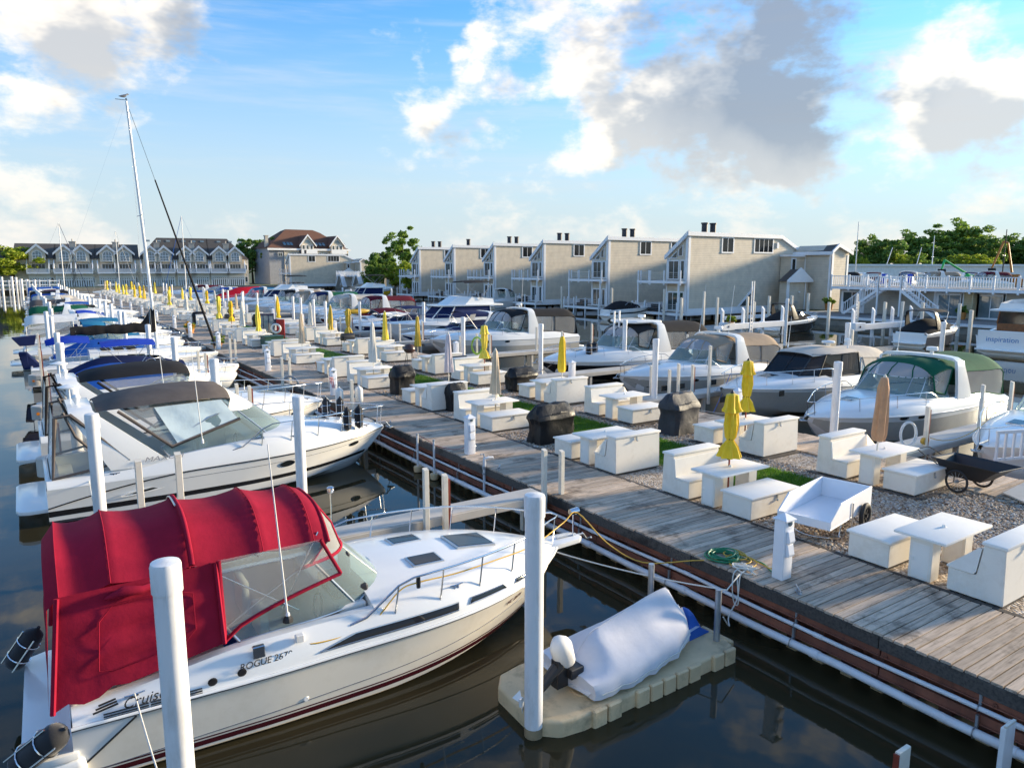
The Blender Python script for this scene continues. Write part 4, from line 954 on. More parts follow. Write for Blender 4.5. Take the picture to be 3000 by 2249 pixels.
def fender(x, y, z, r, h, m, label, lean=0.0, rz=0.0, tilt_y=0.0, rack=True):
    t = thing('fender', label, 'fender', (x, y, z), rz, 'boat fenders'); t.rotation_euler = (lean, tilt_y, rz)
    MB().lathe([(.02, -h/2-.03), (r*.45, -h/2), (r*.85, -h/2+.04), (r, -h/2+.10), (r, h/2-.10), (r*.85, h/2-.04), (r*.45, h/2), (.025, h/2+.03), (.02, h/2+.06)], n=18).build('body', m, t, smooth=50)
    if rack:
        for zz in (-h*.2, h*.18): MB().tube([(r*1.09*cos(a), r*1.09*sin(a), zz) for a in [2*pi*i/16 for i in range(16)]], .011, 5, closed=True).build('rack_ring', 'steel', t, smooth=60)
        MB().tube([(0, -r*1.09, -h*.45), (0, -r*1.09, h*.4)], .010, 5).tube([(-r*1.09, 0, -h*.45), (-r*1.09, 0, h*.4)], .010, 5).build('rack_bar', 'steel', t)
    return t
# ------------------------------------------------------------------ the red-canopied cruiser in front
b = Boat('cabin_cruiser', 'cream cabin cruiser under a full red canvas canopy, nearest the camera', (-.42, 10.30, 0), radians(-1.3), 'boats moored in the basin side slips', L=8.05, B=2.98, ha=.80, hf=.95, tw=.48, ch=.55, cexp=2.6, hull='gelcoat_cream', xs=.50, floor=.35, det=2, full=2.9, tip=.16, stern_fade=.30)
red = b
b.hull(32)
b.stripe(lambda t: b.zline(t, .085+.20*t**3), lambda t: b.zline(t, .155+.22*t**3), 'stripe_maroon', name='maroon_stripe')
b.stripe(lambda t: b.zline(t, .175+.22*t**3), lambda t: b.zline(t, .195+.225*t**3), 'stripe_maroon', name='pinstripe')
b.stripe(lambda t: b.zline(t, -.01), lambda t: b.zline(t, .05), 'float_tan', t1=.9, name='waterline_scum')
for sd in (-1, 1): MB().tube([b.hp(t, .52-.34*(1-t)**1.2, .004, sd) for t in [.02+.96*i/24 for i in range(25)]], .006, 5).build('hull_knuckle', 'gelcoat_grey', b.t)
b.rub('gelcoat', .026); MB().tube([b.hp(i/28*.99, .985, .030, -1) for i in range(29)], .008, 5).build('rub_strip', 'stripe_black', b.t)
b.deckm(20).seats()
b.stripe(lambda t: cl(.25+t/.085*.70), 1.0, 'gelcoat', t0=.0, t1=.085, name='stern_moulding', off=.007)
for sd in (-1, 1): MB().tube([b.hp(t, cl(.25+t/.085*.70), .010, sd) for t in [.085*i/8 for i in range(9)]], .014, 5).build('rub_strip', 'stripe_black', b.t)
# stern quarter: rounded swim platform moulded into the hull
b.platform(.50, .52, w=1.40); MB().prism([(.02, -1.36), (.62, -1.42), (.62, 1.42), (.02, 1.36)], 'z', .05, .44).build('stern_block', 'gelcoat', b.t, bevel=.10, seg=3, smooth=50)
b.wind(hw=.50, xf=.42, xa=-1.75, rake=1.05, yin=.34, mull=(-.55, -.18, .18, .55))
b.hatch(5.28, -.46, .52, .36).hatch(5.35, .50, .52, .36).hatch(6.30, 0, .72, .62)
b.sidewin(3.30, 5.35, .17, .35, .50, -.02, 'glass_smoke')
b.sidewin(5.55, 6.3, .22, .36, .06, .06); b.sidewin(6.5, 7.15, .22, .34, .06, .06)
b.rail(.43, .99, .46, .13, .016, every=3, hb=.15)
b.pulpit(.58, .24)
for x, y in ((1.15, -1.3), (5.4, -1.28)): b.cleat(x, y, .1)
# searchlight on the pulpit, nav light on a short mast, antenna
z = b.s(1)+.5
MB().tube([(8.52, -.02, z-.45), (8.52, -.02, z-.02)], .015, 6).lathe([(.06, -.09), (.07, -.06), (.07, .06), (.055, .07)], (0, 0, 0), 12).build('x', 'steel', b.t)
bpy.data.objects.remove([o for o in b.t.children if o.name.startswith('x')][0])
MB().tube([(8.5, -.02, z-.45), (8.5, -.02, z-.05)], .014, 6).tube([(8.42, -.02, z+.02), (8.6, -.02, z+.02)], [.055, .07], 12).build('searchlight', 'steel', b.t, smooth=40)
MB().tube([(4.30, .95, 1.42), (4.30, .95, 2.28)], .013, 6).lathe([(.05, 2.28), (.06, 2.30), (.06, 2.36), (.03, 2.38)], (4.30, .95, 0), 10).build('light_mast', 'steel', b.t, smooth=40)
b.antenna(2.98, -1.17, 1.36, 2.35, -.06)
MB().lathe([(.07, 0), (.06, .05), (.025, .09)], (2.98, -1.17, 1.32), 8).build('antenna_base', 'black_plastic', b.t)
# camper canvas: hoops with the cloth sagging between them
hoops = [(.36, 2.50, .93, .46), (.50, 2.70, .99, .50), (1.02, 2.76, 1.02, .50), (1.87, 2.77, 1.03, .50), (2.75, 2.78, 1.03, .50), (3.42, 2.72, 1.0, .47), (3.62, 2.62, .98, .40)]
st = [hoops[0], hoops[1]]
for (x0, z0, h0, d0), (x1, z1, h1, d1) in zip(hoops[1:5], hoops[2:6]):
    for k in (.12, .3, .5, .7, .88): sg = .065*4*k*(1-k); st.append((x0+(x1-x0)*k, z0+(z1-z0)*k-sg, h0+(h1-h0)*k-sg*.3, d0+(d1-d0)*k-sg*.3))
    st.append((x1, z1, h1, d1))
st.append(hoops[6])
can = b.canopy(st, 'canvas_red', n=20)
for x, z, hw, dr in hoops[1:6]:
    q = [(x, (hw+.008)*(abs(a)**.85)*(1 if a > 0 else -1), z+.008-dr*abs(a)**2.6) for a in [-1+k/9 for k in range(19)]]
    MB().tube(q, .007, 5).build('hoop_seam', 'canvas_red', can, smooth=60)
x, z, hw, dr = hoops[3]; q = [(x+.03, (hw+.03)*(abs(a)**.85)*(1 if a > 0 else -1), z+.03-dr*abs(a)**2.6) for a in [-1+k/9 for k in range(19)]]
MB().tube(q, .03, 7).build('rolled_flap', 'canvas_red', can, smooth=60); MB().tube([(p[0]-.035, p[1], p[2]+.004) for p in q[8:17]], .012, 5).build('zip_track', 'aluminium', can)
def wall(pts_lo, pts_hi, m, name, wr=.02, seed=1, k=12, par=None):
    rr = random.Random(seed); rings = []
    for j in range(k+1):
        f = j/k; row = []
        for i, (a, c) in enumerate(zip(pts_lo, pts_hi)):
            q = Vector(a).lerp(Vector(c), f); bl = sin(pi*f); o = wr*bl*(sin(j*1.7+i*.25+seed)*.9*sin(pi*i/12)+.35*sin(i*.9+seed)+rr.uniform(-.10, .10)); q.y += o; q.x += o*.4; row.append(q)
        rings.append(row)
    return MB().loft(rings).build(name, m, par or b.t, smooth=70)
def lerpn(a, c, n): return [Vector(a).lerp(Vector(c), i/n) for i in range(n+1)]
for sd in (-1, 1):
    lo = [Vector((.34+i*.152, sd*(1.22+.006*i), .95+.030*i+(.05*sin(i*1.9) if i < 5 else 0))) for i in range(13)]
    hi = [Vector((.48+(2.16-.48)*i/12, sd*(.99+.03*i/12), 2.70-.50+.06*i/12)) for i in range(13)]
    c2 = wall(lo, hi, 'canvas_red', 'side_curtain', .035, 3+sd)
    MB().tube([lo[0]+Vector((0, sd*.02, 0)), hi[0]+Vector((0, sd*.02, 0))], .03, 6).tube([lo[12]+Vector((0, sd*.02, 0)), hi[12]+Vector((0, sd*.02, 0))], .028, 6).build('curtain_binding', 'canvas_red', c2, smooth=60)
    P0 = [lo[i].lerp(hi[i], f)+Vector((0, sd*.03, 0)) for i, f in ((3, .25), (3, .7), (4, .82), (8, .82), (10, .72), (10, .3), (9, .18), (4, .16))]
    MB().tube(P0, .007, 5, closed=True).build('window_flap_seam', 'canvas_red', c2, smooth=60)
    # rolled-up end of a flap tied under the roof edge
    MB().tube([(.95, sd*1.06, 2.10), (1.15, sd*1.09, 2.16), (1.35, sd*1.08, 2.13), (1.55, sd*1.06, 2.18)], [.02, .07, .05, .025], 8).build('rolled_window', 'canvas_red', c2, smooth=60)
    # clear forward window
    lo = [Vector((2.20+1.55*i/8, sd*(1.14-.10*i/8), 1.26+.50*(i/8)**.6)) for i in range(9)]; hi = [Vector((2.20+1.30*i/8, sd*(1.03-.02*i/8), 2.28+.0*i)) for i in range(9)]
    vw = MB().loft([lo, hi]).build('side_window', 'vinyl_clear', b.t, smooth=60)
    MB().tube([p+Vector((0, sd*.01, 0)) for p in lo], .026, 6).tube([lo[0]+Vector((0, sd*.01, 0)), hi[0]+Vector((0, sd*.01, 0))], .03, 6).tube([lo[-1]+Vector((0, sd*.01, 0)), hi[-1]+Vector((0, sd*.01, 0))], .026, 6).build('window_binding', 'canvas_red', vw, smooth=60)
    MB().tube([(1.95, sd*.98, 2.26), (3.15, sd*1.08, 1.40)], .013, 6).tube([(3.5, sd*.92, 2.36), (2.95, sd*1.02, 1.45)], .012, 6).tube([(2.1, sd*.95, 2.25), (2.6, sd*.80, 2.4)], .012, 6).build('canopy_strut', 'steel', b.t, smooth=60)
# rear curtain
lo = [Vector((.30, -1.12+2.24*i/12, .92)) for i in range(13)]; hi = [Vector((.37, y_, 2.50-.46*abs(y_/.93)**2.6)) for y_ in [-.92+1.84*i/12 for i in range(13)]]
wall(lo, hi, 'canvas_red', 'rear_curtain', .04, 9)
# clear front panel from the windshield to the first hoop
b.cst = st; up_ = [Vector(p) for p in b.crings[-1]]; n = len(up_)-1; lo = []
for i in range(n+1):
    j = (.16+.68*i/n)*(len(b.wtop)-1); a = int(j); lo.append(b.wtop[a].lerp(b.wtop[min(a+1, len(b.wtop)-1)], j-a))
fc = MB().loft([lo, [a.lerp(c, .5)+Vector((.05, 0, .02)) for a, c in zip(lo, up_)], up_]).build('front_window', 'vinyl_clear', b.t, smooth=60)
fm = MB().tube(lo, .026, 6).tube(up_, .026, 6)
for i in (1, 7, 13, 19): fm.tube([lo[i], lo[i].lerp(up_[i], .5)+Vector((.05, 0, .02)), up_[i]], .022, 6)
fm.build('window_binding', 'canvas_red', fc, smooth=60)
# things inside and fittings on the side
MB().bx(2.3, 2.9, -.75, -.2, .78, .98).build('blue_cushion', 'canvas_blue', b.t, bevel=.05, seg=2, smooth=40)
MB().bx(3.95, 4.05, -.62, -.30, 1.5, 1.85).bx(3.7, 4.2, -.9, -.1, 1.32, 1.45).build('helm_console', 'black_plastic', b.t, bevel=.03)
sp = b.T(2.55); ys = -(b.w(sp)-.10)
MB().bx(2.42, 2.57, -.05, .02, -.06, .10).build('shore_power_inlet', 'steel', b.t, loc=(.05, ys+.0, b.s(sp)+.30), bevel=.01)
MB().bx(0, .11, -.07, .01, 0, .10).build('power_plug', 'pile_white', b.t, loc=(3.0, -(b.w(b.T(3.0))-.12), b.s(b.T(3.))+.30), bevel=.01)
for x, dz_ in ((1.98, .12), (2.32, .14)): MB().lathe([(.0, 0), (.055, 0), (.055, .014), (.04, .018), (.0, .018)], n=14).build('gauge_vent', 'black_plastic', b.t, loc=(x, -(b.w(b.T(x))-.02), b.s(b.T(x))+dz_)).rotation_euler = (pi/2+.2, 0, 0)
for x, m_ in ((3.1, .35), (.35, .30), (.33, .17)): 
    q = b.hp(b.T(max(x, .55)), m_, .0, -1); MB().lathe([(.0, .012), (.018, .012), (.03, .012), (.038, 0)], n=12).build('through_hull', 'gelcoat', b.t, loc=q).rotation_euler = (pi/2, 0, 0)
for x0, x1 in ((.82, 1.28), (1.30, 1.86)):
    v = MB()
    for r_ in range(3): v.tube([b.hp(b.T(x), .0, 0, -1)*0+Vector((x, -(b.w(b.T(x))+.006-.012*r_), b.s(b.T(x))+.02+.025*r_)) for x in (x0, x1)], .010, 5)
    v.build('engine_vent', 'stripe_black', b.t)
tt = b.T(2.5); text_part('ROGUE 2670', .115, 'print_black', b.t, (2.62, -(b.w(tt)-.052), b.s(tt)+.185), (pi/2-.25, 0, .02), italic=.2)
tt = b.T(1.3); text_part('Cruisers', .17, 'print_black', b.t, (1.30, -(b.w(tt)-.022), b.s(tt)+.135), (pi/2-.15, 0, .04), italic=.35)
for k in range(3): MB().bx(0, .26-.04*k, -.003, .003, 0, .022).build('logo_stripe', 'print_black', b.t, loc=(.72+.03*k, -(b.w(b.T(.8))-.02), b.s(b.T(.8))+.10+.04*k)).rotation_euler = (-.1, -.15, .05)
q = b.hp(.80, .70, .006, -1); q2 = b.hp(.83, .70, .006, -1); text_part('MC 2571', .12, 'stripe_maroon', b.t, q, (pi/2+.45, -.07, atan2(q2.y-q.y, q2.x-q.x)), sx=.9)
b.outdrive()
yc = thing('shore_power_cable', 'yellow shore power cord running along the red-canopied cruiser rail to the dock', 'cord')
def Wp(x, y, z): a = radians(-1.3); return Vector((-.42+x*cos(a)-y*sin(a), 10.30+x*sin(a)+y*cos(a), z))
pts = [Wp(3.05, -1.28, 1.16), Wp(3.2, -1.40, 1.05), Wp(3.7, -1.40, 1.04), Wp(4.1, -1.36, 1.12), Wp(4.5, -1.30, 1.42), Wp(4.8, -1.27, 1.46), Wp(5.4, -1.24, 1.44), Wp(6.1, -1.16, 1.45), Wp(7.0, -.95, 1.45), Wp(8.0, -.4, 1.47), Wp(8.5, -.15, 1.48), Vector((8.45, 9.55, .95)), Vector((8.8, 9.0, .7)), Vector((9.3, 8.3, .86)), Vector((9.55, 7.9, .95)), Vector((9.75, 7.7, .94))]
# smooth the run
def spline(P, k=5):
    out = []
    for i in range(len(P)-1):
        p0, p1, p2, p3 = P[max(i-1, 0)], P[i], P[i+1], P[min(i+2, len(P)-1)]
        for j in range(k):
            t = j/k; out.append(.5*((2*p1)+(p2-p0)*t+(2*p0-5*p1+4*p2-p3)*t*t+(3*p1-p0-3*p2+p3)*t**3))
    out.append(P[-1]); return out
V3 = lambda *a: Vector(a)
MB().tube(spline(pts), .011, 6).build('cord_run', 'rope_yellow', yc, smooth=60)
MB().tube(spline([V3(9.75+.20*cos(a)*(1+.25*sin(a*.31))+.05*a/6, 7.55+.24*sin(a)+.02*a, .94+.012*a/6) for a in [i*.5 for i in range(40)]], 2)+spline([V3(9.95, 7.3, .96), V3(9.9, 7.12, 1.0), V3(9.86, 7.06, 1.3), V3(9.86, 7.04, 1.52)], 4), .011, 6).build('cord_coil', 'rope_yellow', yc, smooth=60)
MB().lathe([(.03, -.08), (.035, 0), (.03, .08)], (0, 0, 0), 8).build('cord_clip', 'black_plastic', yc, loc=Wp(4.8, -1.27, 1.46), smooth=40)
fender(*Wp(.18, -1.28, .62), .15, .72, 'fender_black', 'black fender in a steel rack on the near stern corner of the red-canopied cruiser', .55, .15, .75)
fender(*Wp(.02, 1.05, .78), .13, .62, 'fender_black', 'black fender in a steel rack at the far stern corner under the red canvas', .3, .1, .55)
rp = thing('mooring_line', 'white rope from the cruiser stern cleat to the front mooring pile', 'rope')
MB().tube(catenary(Wp(1.15, -1.3, .98), (.84, 6.87, .42), .10), .010, 6).tube([(.85+.13*cos(a), 6.75+.13*sin(a), .38+.006*a) for a in [i*.5 for i in range(50)]], .010, 5).build('rope', 'rope_white', rp, smooth=60)
rp = thing('mooring_line', 'white rope from the cruiser bow to the dinghy post', 'rope')
MB().tube(catenary(Wp(7.9, -.3, .92), (8.70, 7.05, .95), .06)+[V3(9.3, 7.3, .97)], .012, 6).build('rope', 'rope_white', rp, smooth=60)

# ------------------------------------------------------------------ a general cruiser maker
def arch_cruiser(label, loc, rz, L, B, col, hull='gelcoat', stripes=(), front=True, aft=True, tint='glass_marine', ha=.95, hf=1.25, ch=.62, tw=.56, zc=2.75, arch=True, ports=((.62, .55), (.78, .6)), det=1, name='cabin_cruiser', archm='gelcoat', group='boats moored in slips', vinyl='vinyl_clear', radar=False, platform=True, anchor=True, seam=(0, .5, 1), hw=.52, aftcol=None, lowm=None):
    b = Boat(name, label, loc, rz, group, L=L, B=B, ha=ha, hf=hf, tw=tw, ch=ch, hull=hull, xs=.0 if not platform else .05, det=det, full=2.5, cexp=1.8)
    b.hull(24 if det else 16)
    for h0, h1, m in stripes: b.stripe(h0, h1, m, n=20)
    if lowm: b.stripe(lambda t: 0.0, lambda t: max(.0, .86-.10*t), lowm, n=20, name='hull_paint')
    b.rub('gelcoat', .024); b.deckm(14 if det else 9)
    if det: b.seats()
    x0 = b.X(tw); b.wind(hw=hw, xf=.65, xa=-1.5, rake=1.15, tint=tint, yin=.30)
    zt = zc; wt = b.w(.35); xa = x0-1.75
    if front:
        b.canopy([(xa-.1, zt, wt-.34, .30), (xa+.4, zt+.03, wt-.36, .32), (xa+.9, zt-.03, wt-.42, .36), (xa+1.15, zt-.12, wt-.46, .36)], col, n=14)
        b.front_curtain('vinyl_front', col)
        b.skirt(xa+.05, xa+1.12, lambda x: b.s(b.T(x))+b.cr(b.T(x))*.70+.25*cl((x-xa)/1.2), vinyl, col, seams=(0, 1), bx0=(xa+.5, x0-.55), base_y=.32)
    if aft:
        ac = aftcol or col
        b.canopy([(.25, zt-.25, wt-.34, .5), (.45, zt-.08, wt-.30, .5), (.9, zt-.02, wt-.28, .5), (1.4, zt-.05, wt-.28, .48), (xa-.25, zt, wt-.32, .42)], ac, name='aft_canopy', n=14)
        b.skirt(.3, max(1.0, xa-.5), None, vinyl, ac, seams=seam)
        lo = [Vector((.12, -wt+.3+(2*wt-.6)*i/8, b.s(0)+b.cr(0)*.7)) for i in range(9)]; hi = [Vector((.27, -wt+.36+(2*wt-.72)*i/8, zt-.72+.4*(1-abs(i/4-1)**2.6))) for i in range(9)]
        MB().loft([lo, hi]).build('rear_curtain', ac, b.t, smooth=60)
    if arch: b.arch(xa-.55 if aft else xa-.2, xa-.35, zt+.12, wt-.30, (1.0, .42), .10, archm)
    for t, h in ports: b.port(t, h, .20, .075)
    b.rail(.46, .985, .48, .12, .014, every=4, n=16)
    b.hatch(b.X(.78), 0, .5, .5)
    if platform: b.platform(.6, .38)
    if anchor: b.anchor()
    if radar: b.dome(xa-.35, 0, zt+.26)
    b.xa, b.zt, b.wt, b.x0 = xa, zt, wt, x0
    return b
# the grey-topped arched cruiser and its black-topped neighbour
def maxum(label, y, col, hero):
    b = Boat('cabin_cruiser', label, (-.05, y, 0), 0, 'boats moored in the basin side slips', L=9.05, B=3.25, ha=.86, hf=1.06, tw=.555, ch=.66, cexp=2.0, xs=.15, det=2, full=2.7, tip=.12, floor=.4, stern_fade=.5)
    b.hull(30)
    b.stripe(lambda t: b.zline(t, .20+.10*t+.18*t**3), lambda t: b.zline(t, .34+.05*t+.17*t**3), 'stripe_black', t0=.0, t1=.97, name='black_stripe')
    b.stripe(lambda t: b.zline(t, -.01), lambda t: b.zline(t, .10), 'antifoul', t1=.86, name='boot_top')
    for sd in (-1, 1): MB().tube([b.hp(t, 1.0-.55*cl((.36-t)/.36)**1.7, .008, sd) for t in [.99*i/30 for i in range(31)]], .017, 6).build('rub_rail', 'stripe_black', b.t, smooth=60)
    for sd in (-1, 1): MB().tube([b.hp(t, .80, .004, sd) for t in [.30+.66*i/20 for i in range(21)]], .005, 5).build('hull_knuckle', 'gelcoat_grey', b.t)
    b.deckm(20).seats()
    b.wind(hw=.55, xf=.75, xa=-2.3, rake=1.3, yin=.26, mull=(-.5, -.12, .12, .5))
    b.platform(.62, .40, w=1.38)
    b.port(.615, .70, .21, .085).port(.855, .74, .19, .075)
    b.rail(.46, .992, .56, .12, .016, every=3, n=18, hb=.1)
    b.hatch(7.0, 0, .55, .5); b.anchor()
    # oval air scoop outlined on the quarter
    for sd in (-1, 1):
        c = b.hp(.235, .62, .004, sd); MB().tube([c+Vector((.62*cos(a), 0, .05*sin(a)+.075*cos(a))) for a in [i*pi/12 for i in range(24)]], .012, 5, closed=True).build('air_scoop', 'gelcoat', b.t)
        MB().tri(*[c+Vector((.40*cos(a)+.02, sd*.004, .025*sin(a)+.05*cos(a))) for a in [i*pi/8 for i in range(16)]]).build('scoop_slot', 'glass_dark', b.t)
    # bimini on the arch
    b.canopy([(1.30, 2.60, .90, .14), (1.55, 2.70, 1.05, .20), (2.2, 2.80, 1.10, .26), (3.0, 2.86, 1.12, .28), (3.8, 2.86, 1.10, .28), (4.25, 2.80, 1.04, .26), (4.38, 2.70, .98, .20)], col, n=18)
    b.arch(2.15, .98, 2.60, 1.18, (1.35, .50), .10, 'gelcoat')
    for sd in (-1, 1): MB().tube([(1.35, sd*1.40, 1.36), (.82, sd*1.32, 2.0), (.62, sd*1.18, 2.56)], .035, 6).tube([(1.0, sd*1.44, 1.05), (3.05, sd*1.36, 1.52)], .0001, 4).build('arch_binding', col, b.t, smooth=60)
    # side curtains: a triangle of clear vinyl with dark binding ahead of the arch, a quarter panel behind
    for sd in (-1, 1):
        A, Bq, C, D = V3(1.75, sd*1.07, 2.46), V3(4.15, sd*1.03, 2.52), V3(4.55, sd*1.16, 1.98), V3(2.85, sd*1.36, 1.50)
        o = MB().tri(A, Bq, C, D).build('side_curtain', 'vinyl_clear', b.t)
        MB().tube([A, D, C], .045, 6).build('curtain_binding', col, o, smooth=60)
        E_, F_, G_, H_ = V3(.45, sd*1.22, 2.45), V3(.30, sd*1.30, 1.05), V3(1.9, sd*1.42, 1.32), V3(.75, sd*1.22, 2.50)
        o = MB().tri(E_, F_, G_, H_).build('quarter_curtain', 'vinyl_clear', b.t); MB().tube([E_, F_, G_, H_], .05, 6, closed=True).build('curtain_binding', col, o, smooth=60)
        if hero:
            w_ = MB(); P_ = [[V3(2.98+1.52*i/8, sd*1.345-sd*.19*i/8, 1.57+.41*i/8).lerp(V3(2.55+1.58*i/8, sd*1.055, 2.47+.04*i/8), f)+V3(0, sd*(.012+.02*sin(i*1.7+f*4)*sin(pi*f)), 0) for i in range(9)] for f in (0, .2, .4, .6, .8, 1)]
            w_.loft(P_).build('sun_sheet', 'canvas_white' if sd > 0 else 'sheet_blue', b.t, smooth=60)
    MB().tri(V3(.42, -1.2, 2.42), V3(.42, 1.2, 2.42), V3(.28, 1.3, 1.0), V3(.28, -1.3, 1.0)).build('rear_curtain', 'vinyl_clear', b.t)
    up_ = [Vector(p) for p in b.crings[-1]]; n = len(up_)-1; lo = []
    for i in range(n+1):
        j = (.20+.60*i/n)*(len(b.wtop)-1); a = int(j); lo.append(b.wtop[a].lerp(b.wtop[min(a+1, len(b.wtop)-1)], j-a))
    MB().loft([lo, up_]).build('front_cloth', 'canvas_white', b.t, smooth=60)
    b.antenna(3.55, -1.42, 1.52, 2.35, -.05); 
    MB().lathe([(.03, 0), (.07, .10), (.10, .18), (.06, .24), (0.001, .25)], (.95, -.35, 2.6), 12).build('horn', 'gelcoat', b.t, smooth=50)
    MB().lathe([(.02, 0), (.02, .28), (.24, .30), (.26, .34), (.02, .40)], (.85, .45, 2.6), 14).build('satellite_dish', 'gelcoat', b.t, smooth=50)
    for x, y_ in ((1.55, -1.47), (5.9, -1.40), (8.3, -.5)): b.cleat(x, y_)
    return b
b = maxum('white arched cruiser with grey-brown bimini and black hull stripes behind the red canopy', 20.75, 'canvas_grey', True)
tt = b.T(3.1); text_part('MAXUM', .16, 'print_grey', b.t, (2.62, -(b.w(tt)-.085), b.s(tt)+.40), (pi/2-.3, 0, .02), italic=.3, sx=1.5)
q = b.hp(.865, .955, .012, -1); q2 = b.hp(.89, .955, .012, -1); text_part('MC 0921 TP', .13, 'print_black', b.t, (q.x-.15, q.y+.06, q.z+.11), (pi/2-.1, -.03, atan2(q2.y-q.y, q2.x-q.x)))
for k, (x, y_) in enumerate(((7.55, -.98), (7.95, -.86), (7.6, .92), (8.0, .78))): fender(-.05+x, 20.75+y_, 1.58, .115, .62, 'fender_black', 'black ribbed fender on the grey-topped cruiser bow rail, %s' % ('near side aft', 'near side forward', 'far side aft', 'far side forward')[k])
b = maxum('white arched cruiser with a black bimini just behind the grey-topped one', 26.2, 'canvas_black', False)
for k, (x, y_) in enumerate(((8.9, -.45), (9.6, -.5))): fender(x, 24.6+y_, 1.45, .14, .60, 'fender_white', 'white fender with a black cap hanging at the boardwalk edge, %s' % ('outer', 'inner')[k], rack=False)

# ------------------------------------------------------------------ covered dinghy on its drive-on float
fl_ = thing('drive_on_float', 'tan plastic drive-on float under the covered dinghy', 'float', (4.95, 6.62, 0), radians(1.5))
w2 = 1.48
out = [(0, .50), (.05, .25), (.25, .06), (.6, 0), (3.4, 0), (3.6, .05), (3.65, .2), (3.65, w2-.1), (3.5, w2), (.6, w2), (.25, w2-.06), (.05, w2-.3)]
MB().prism(out, 'z', -.15, .22).build('float_deck', 'float_tan', fl_, bevel=.05, seg=3, smooth=50)
for i in range(11):
    x = .72+i*.26; 
    if i in (2, 8): continue
    MB().bx(x, x+.235, -.055, .02, -.15, .235).build('float_block', 'float_tan', fl_, bevel=.02)
for i in range(4): MB().bx(3.62, 3.70, .1+i*.33, .38+i*.33, -.1, .235).build('float_lug', 'float_tan', fl_, bevel=.02)
MB().lathe([(.17, .222), (.17, .236), (.15, .236), (.15, .224)], (.95, .45, 0), 20).build('deck_ring', 'float_tan', fl_)
for x, y_, h in ((3.50, .28, 1.05), (3.25, 1.44, 1.12)): MB().tube([(x, y_, -1.2), (x, y_, h)], .048, 12).build('guide_post', 'galv', fl_, smooth=50)
dg = thing('dinghy', 'small dinghy under a pale lilac tarp on the tan float', 'dinghy', (5.75, 7.30, .22), radians(4))
def tarp(L, B, n=26, m=20):
    rings = []
    for i in range(n+1):
        t = i/n; w = B/2*(.90+.10*sin(pi*min(1, t*1.6))) if t < .5 else B/2*(.94-((t-.5)/.5)**2.4*.62); x = t*L
        ridge = (.30+.34*smooth01(t/.22))+.22*smooth01((t-.1)/.75)-.42*smooth01((t-.84)/.16); gun = .27+.20*t**2; hem = .05+.12*t**2
        if t > .86: w *= max(.25, 1-.75*((t-.86)/.14)**2)
        row = []
        for k in range(m+1):
            a = -1+2*k/m; sg = 1 if a > 0 else -1; u = abs(a)
            if u < .68:
                f = u/.68; z_ = ridge+(gun-ridge)*f**1.12-.035*sin(pi*f)*(.4+.6*sin(t*9+1)**2); y_ = w*f
            else:
                f = (u-.68)/.32; z_ = gun+(hem-gun)*f; y_ = w+.045*sin(f*2.2)+(.022*sin(t*31+sg)+.014*sin(t*57))*f
            row.append((x+(.02*sin(k*1.3) if i in (0, n) else 0), sg*y_, z_))
        rings.append(row)
    return MB().loft(rings).tri(*rings[0]).tri(*rings[-1][::-1])
tm_ = tarp(2.38, 1.20); tp_o = tm_.build('tarp', 'tarp_lilac', dg, smooth=60); up3 = lambda q: (q[0], q[1], q[2]+.006)
MB().tube([up3(tm_.v[i*21+10]) for i in range(1, 24)], .006, 4).build('seam', 'tarp_lilac', tp_o)
MB().tube([(q[0], q[1]*1.02, q[2]+.01) for q in [tm_.v[i*21+1] for i in range(1, 25)]], .009, 4).build('hem_cord', 'rope_white', tp_o)
MB().loft([[(-.05, -.5, .12), (-.05, 0, .05), (-.05, .5, .12)], [(2.5, -.3, .2), (2.5, 0, .1), (2.5, .3, .2)]]).build('hull', 'gelcoat', dg)
om = thing('outboard_motor', 'black outboard motor with a white hood at the dinghy stern', 'motor', (5.70, 7.22, .22), radians(4))
MB().loft([[(-.02-.20*f+.20*s_*cos(a)*.9*(1+.10*sin(3*a+f*5)), .145*s_*sin(a)*(1+.12*sin(4*a+f*3)), .46+.40*f+.18*s_*cos(a)*.45) for a in [2*pi*i/14 for i in range(14)]] for f, s_ in ((-.25, .5), (-.1, .72), (.15, .84), (.45, .86), (.65, .76), (.80, .5), (.86, .1))], True, True).build('hood', 'canvas_white', om, smooth=60)
MB().bx(-.22, -.02, -.07, .07, .1, .5).bx(-.05, .18, -.16, .16, .22, .36).tube([(.1, .05, .42), (.1, .25, .44)], .02, 6).build('bracket', 'black_plastic', om, bevel=.02)
MB().tube([(-.12, 0, .42), (-.40, 0, .22), (-.62, 0, .10)], [.09, .07, .06], 8).bx(-.72, -.52, -.02, .02, -.0, .30).build('shaft', 'black_plastic', om, bevel=.01)
pr3 = MB()
for k in range(3): a = k*2.094+.4; pr3.loft([[(-.76, .03*cos(a)-.02*sin(a), .12+.03*sin(a)+.02*cos(a)), (-.80, .03*cos(a)+.02*sin(a), .12+.03*sin(a)-.02*cos(a))], [(-.72, .13*cos(a)-.05*sin(a), .12+.13*sin(a)+.05*cos(a)), (-.82, .13*cos(a)+.05*sin(a), .12+.13*sin(a)-.05*cos(a))]])
pr3.lathe([(.03, -.06), (.035, .05)], (-.78, 0, .12), 8).build('propeller', 'gelcoat', om)
sb = thing('bow_stop', 'blue plastic bow stop at the dock end of the float', 'bow stop', (8.22, 7.42, .22), radians(4))
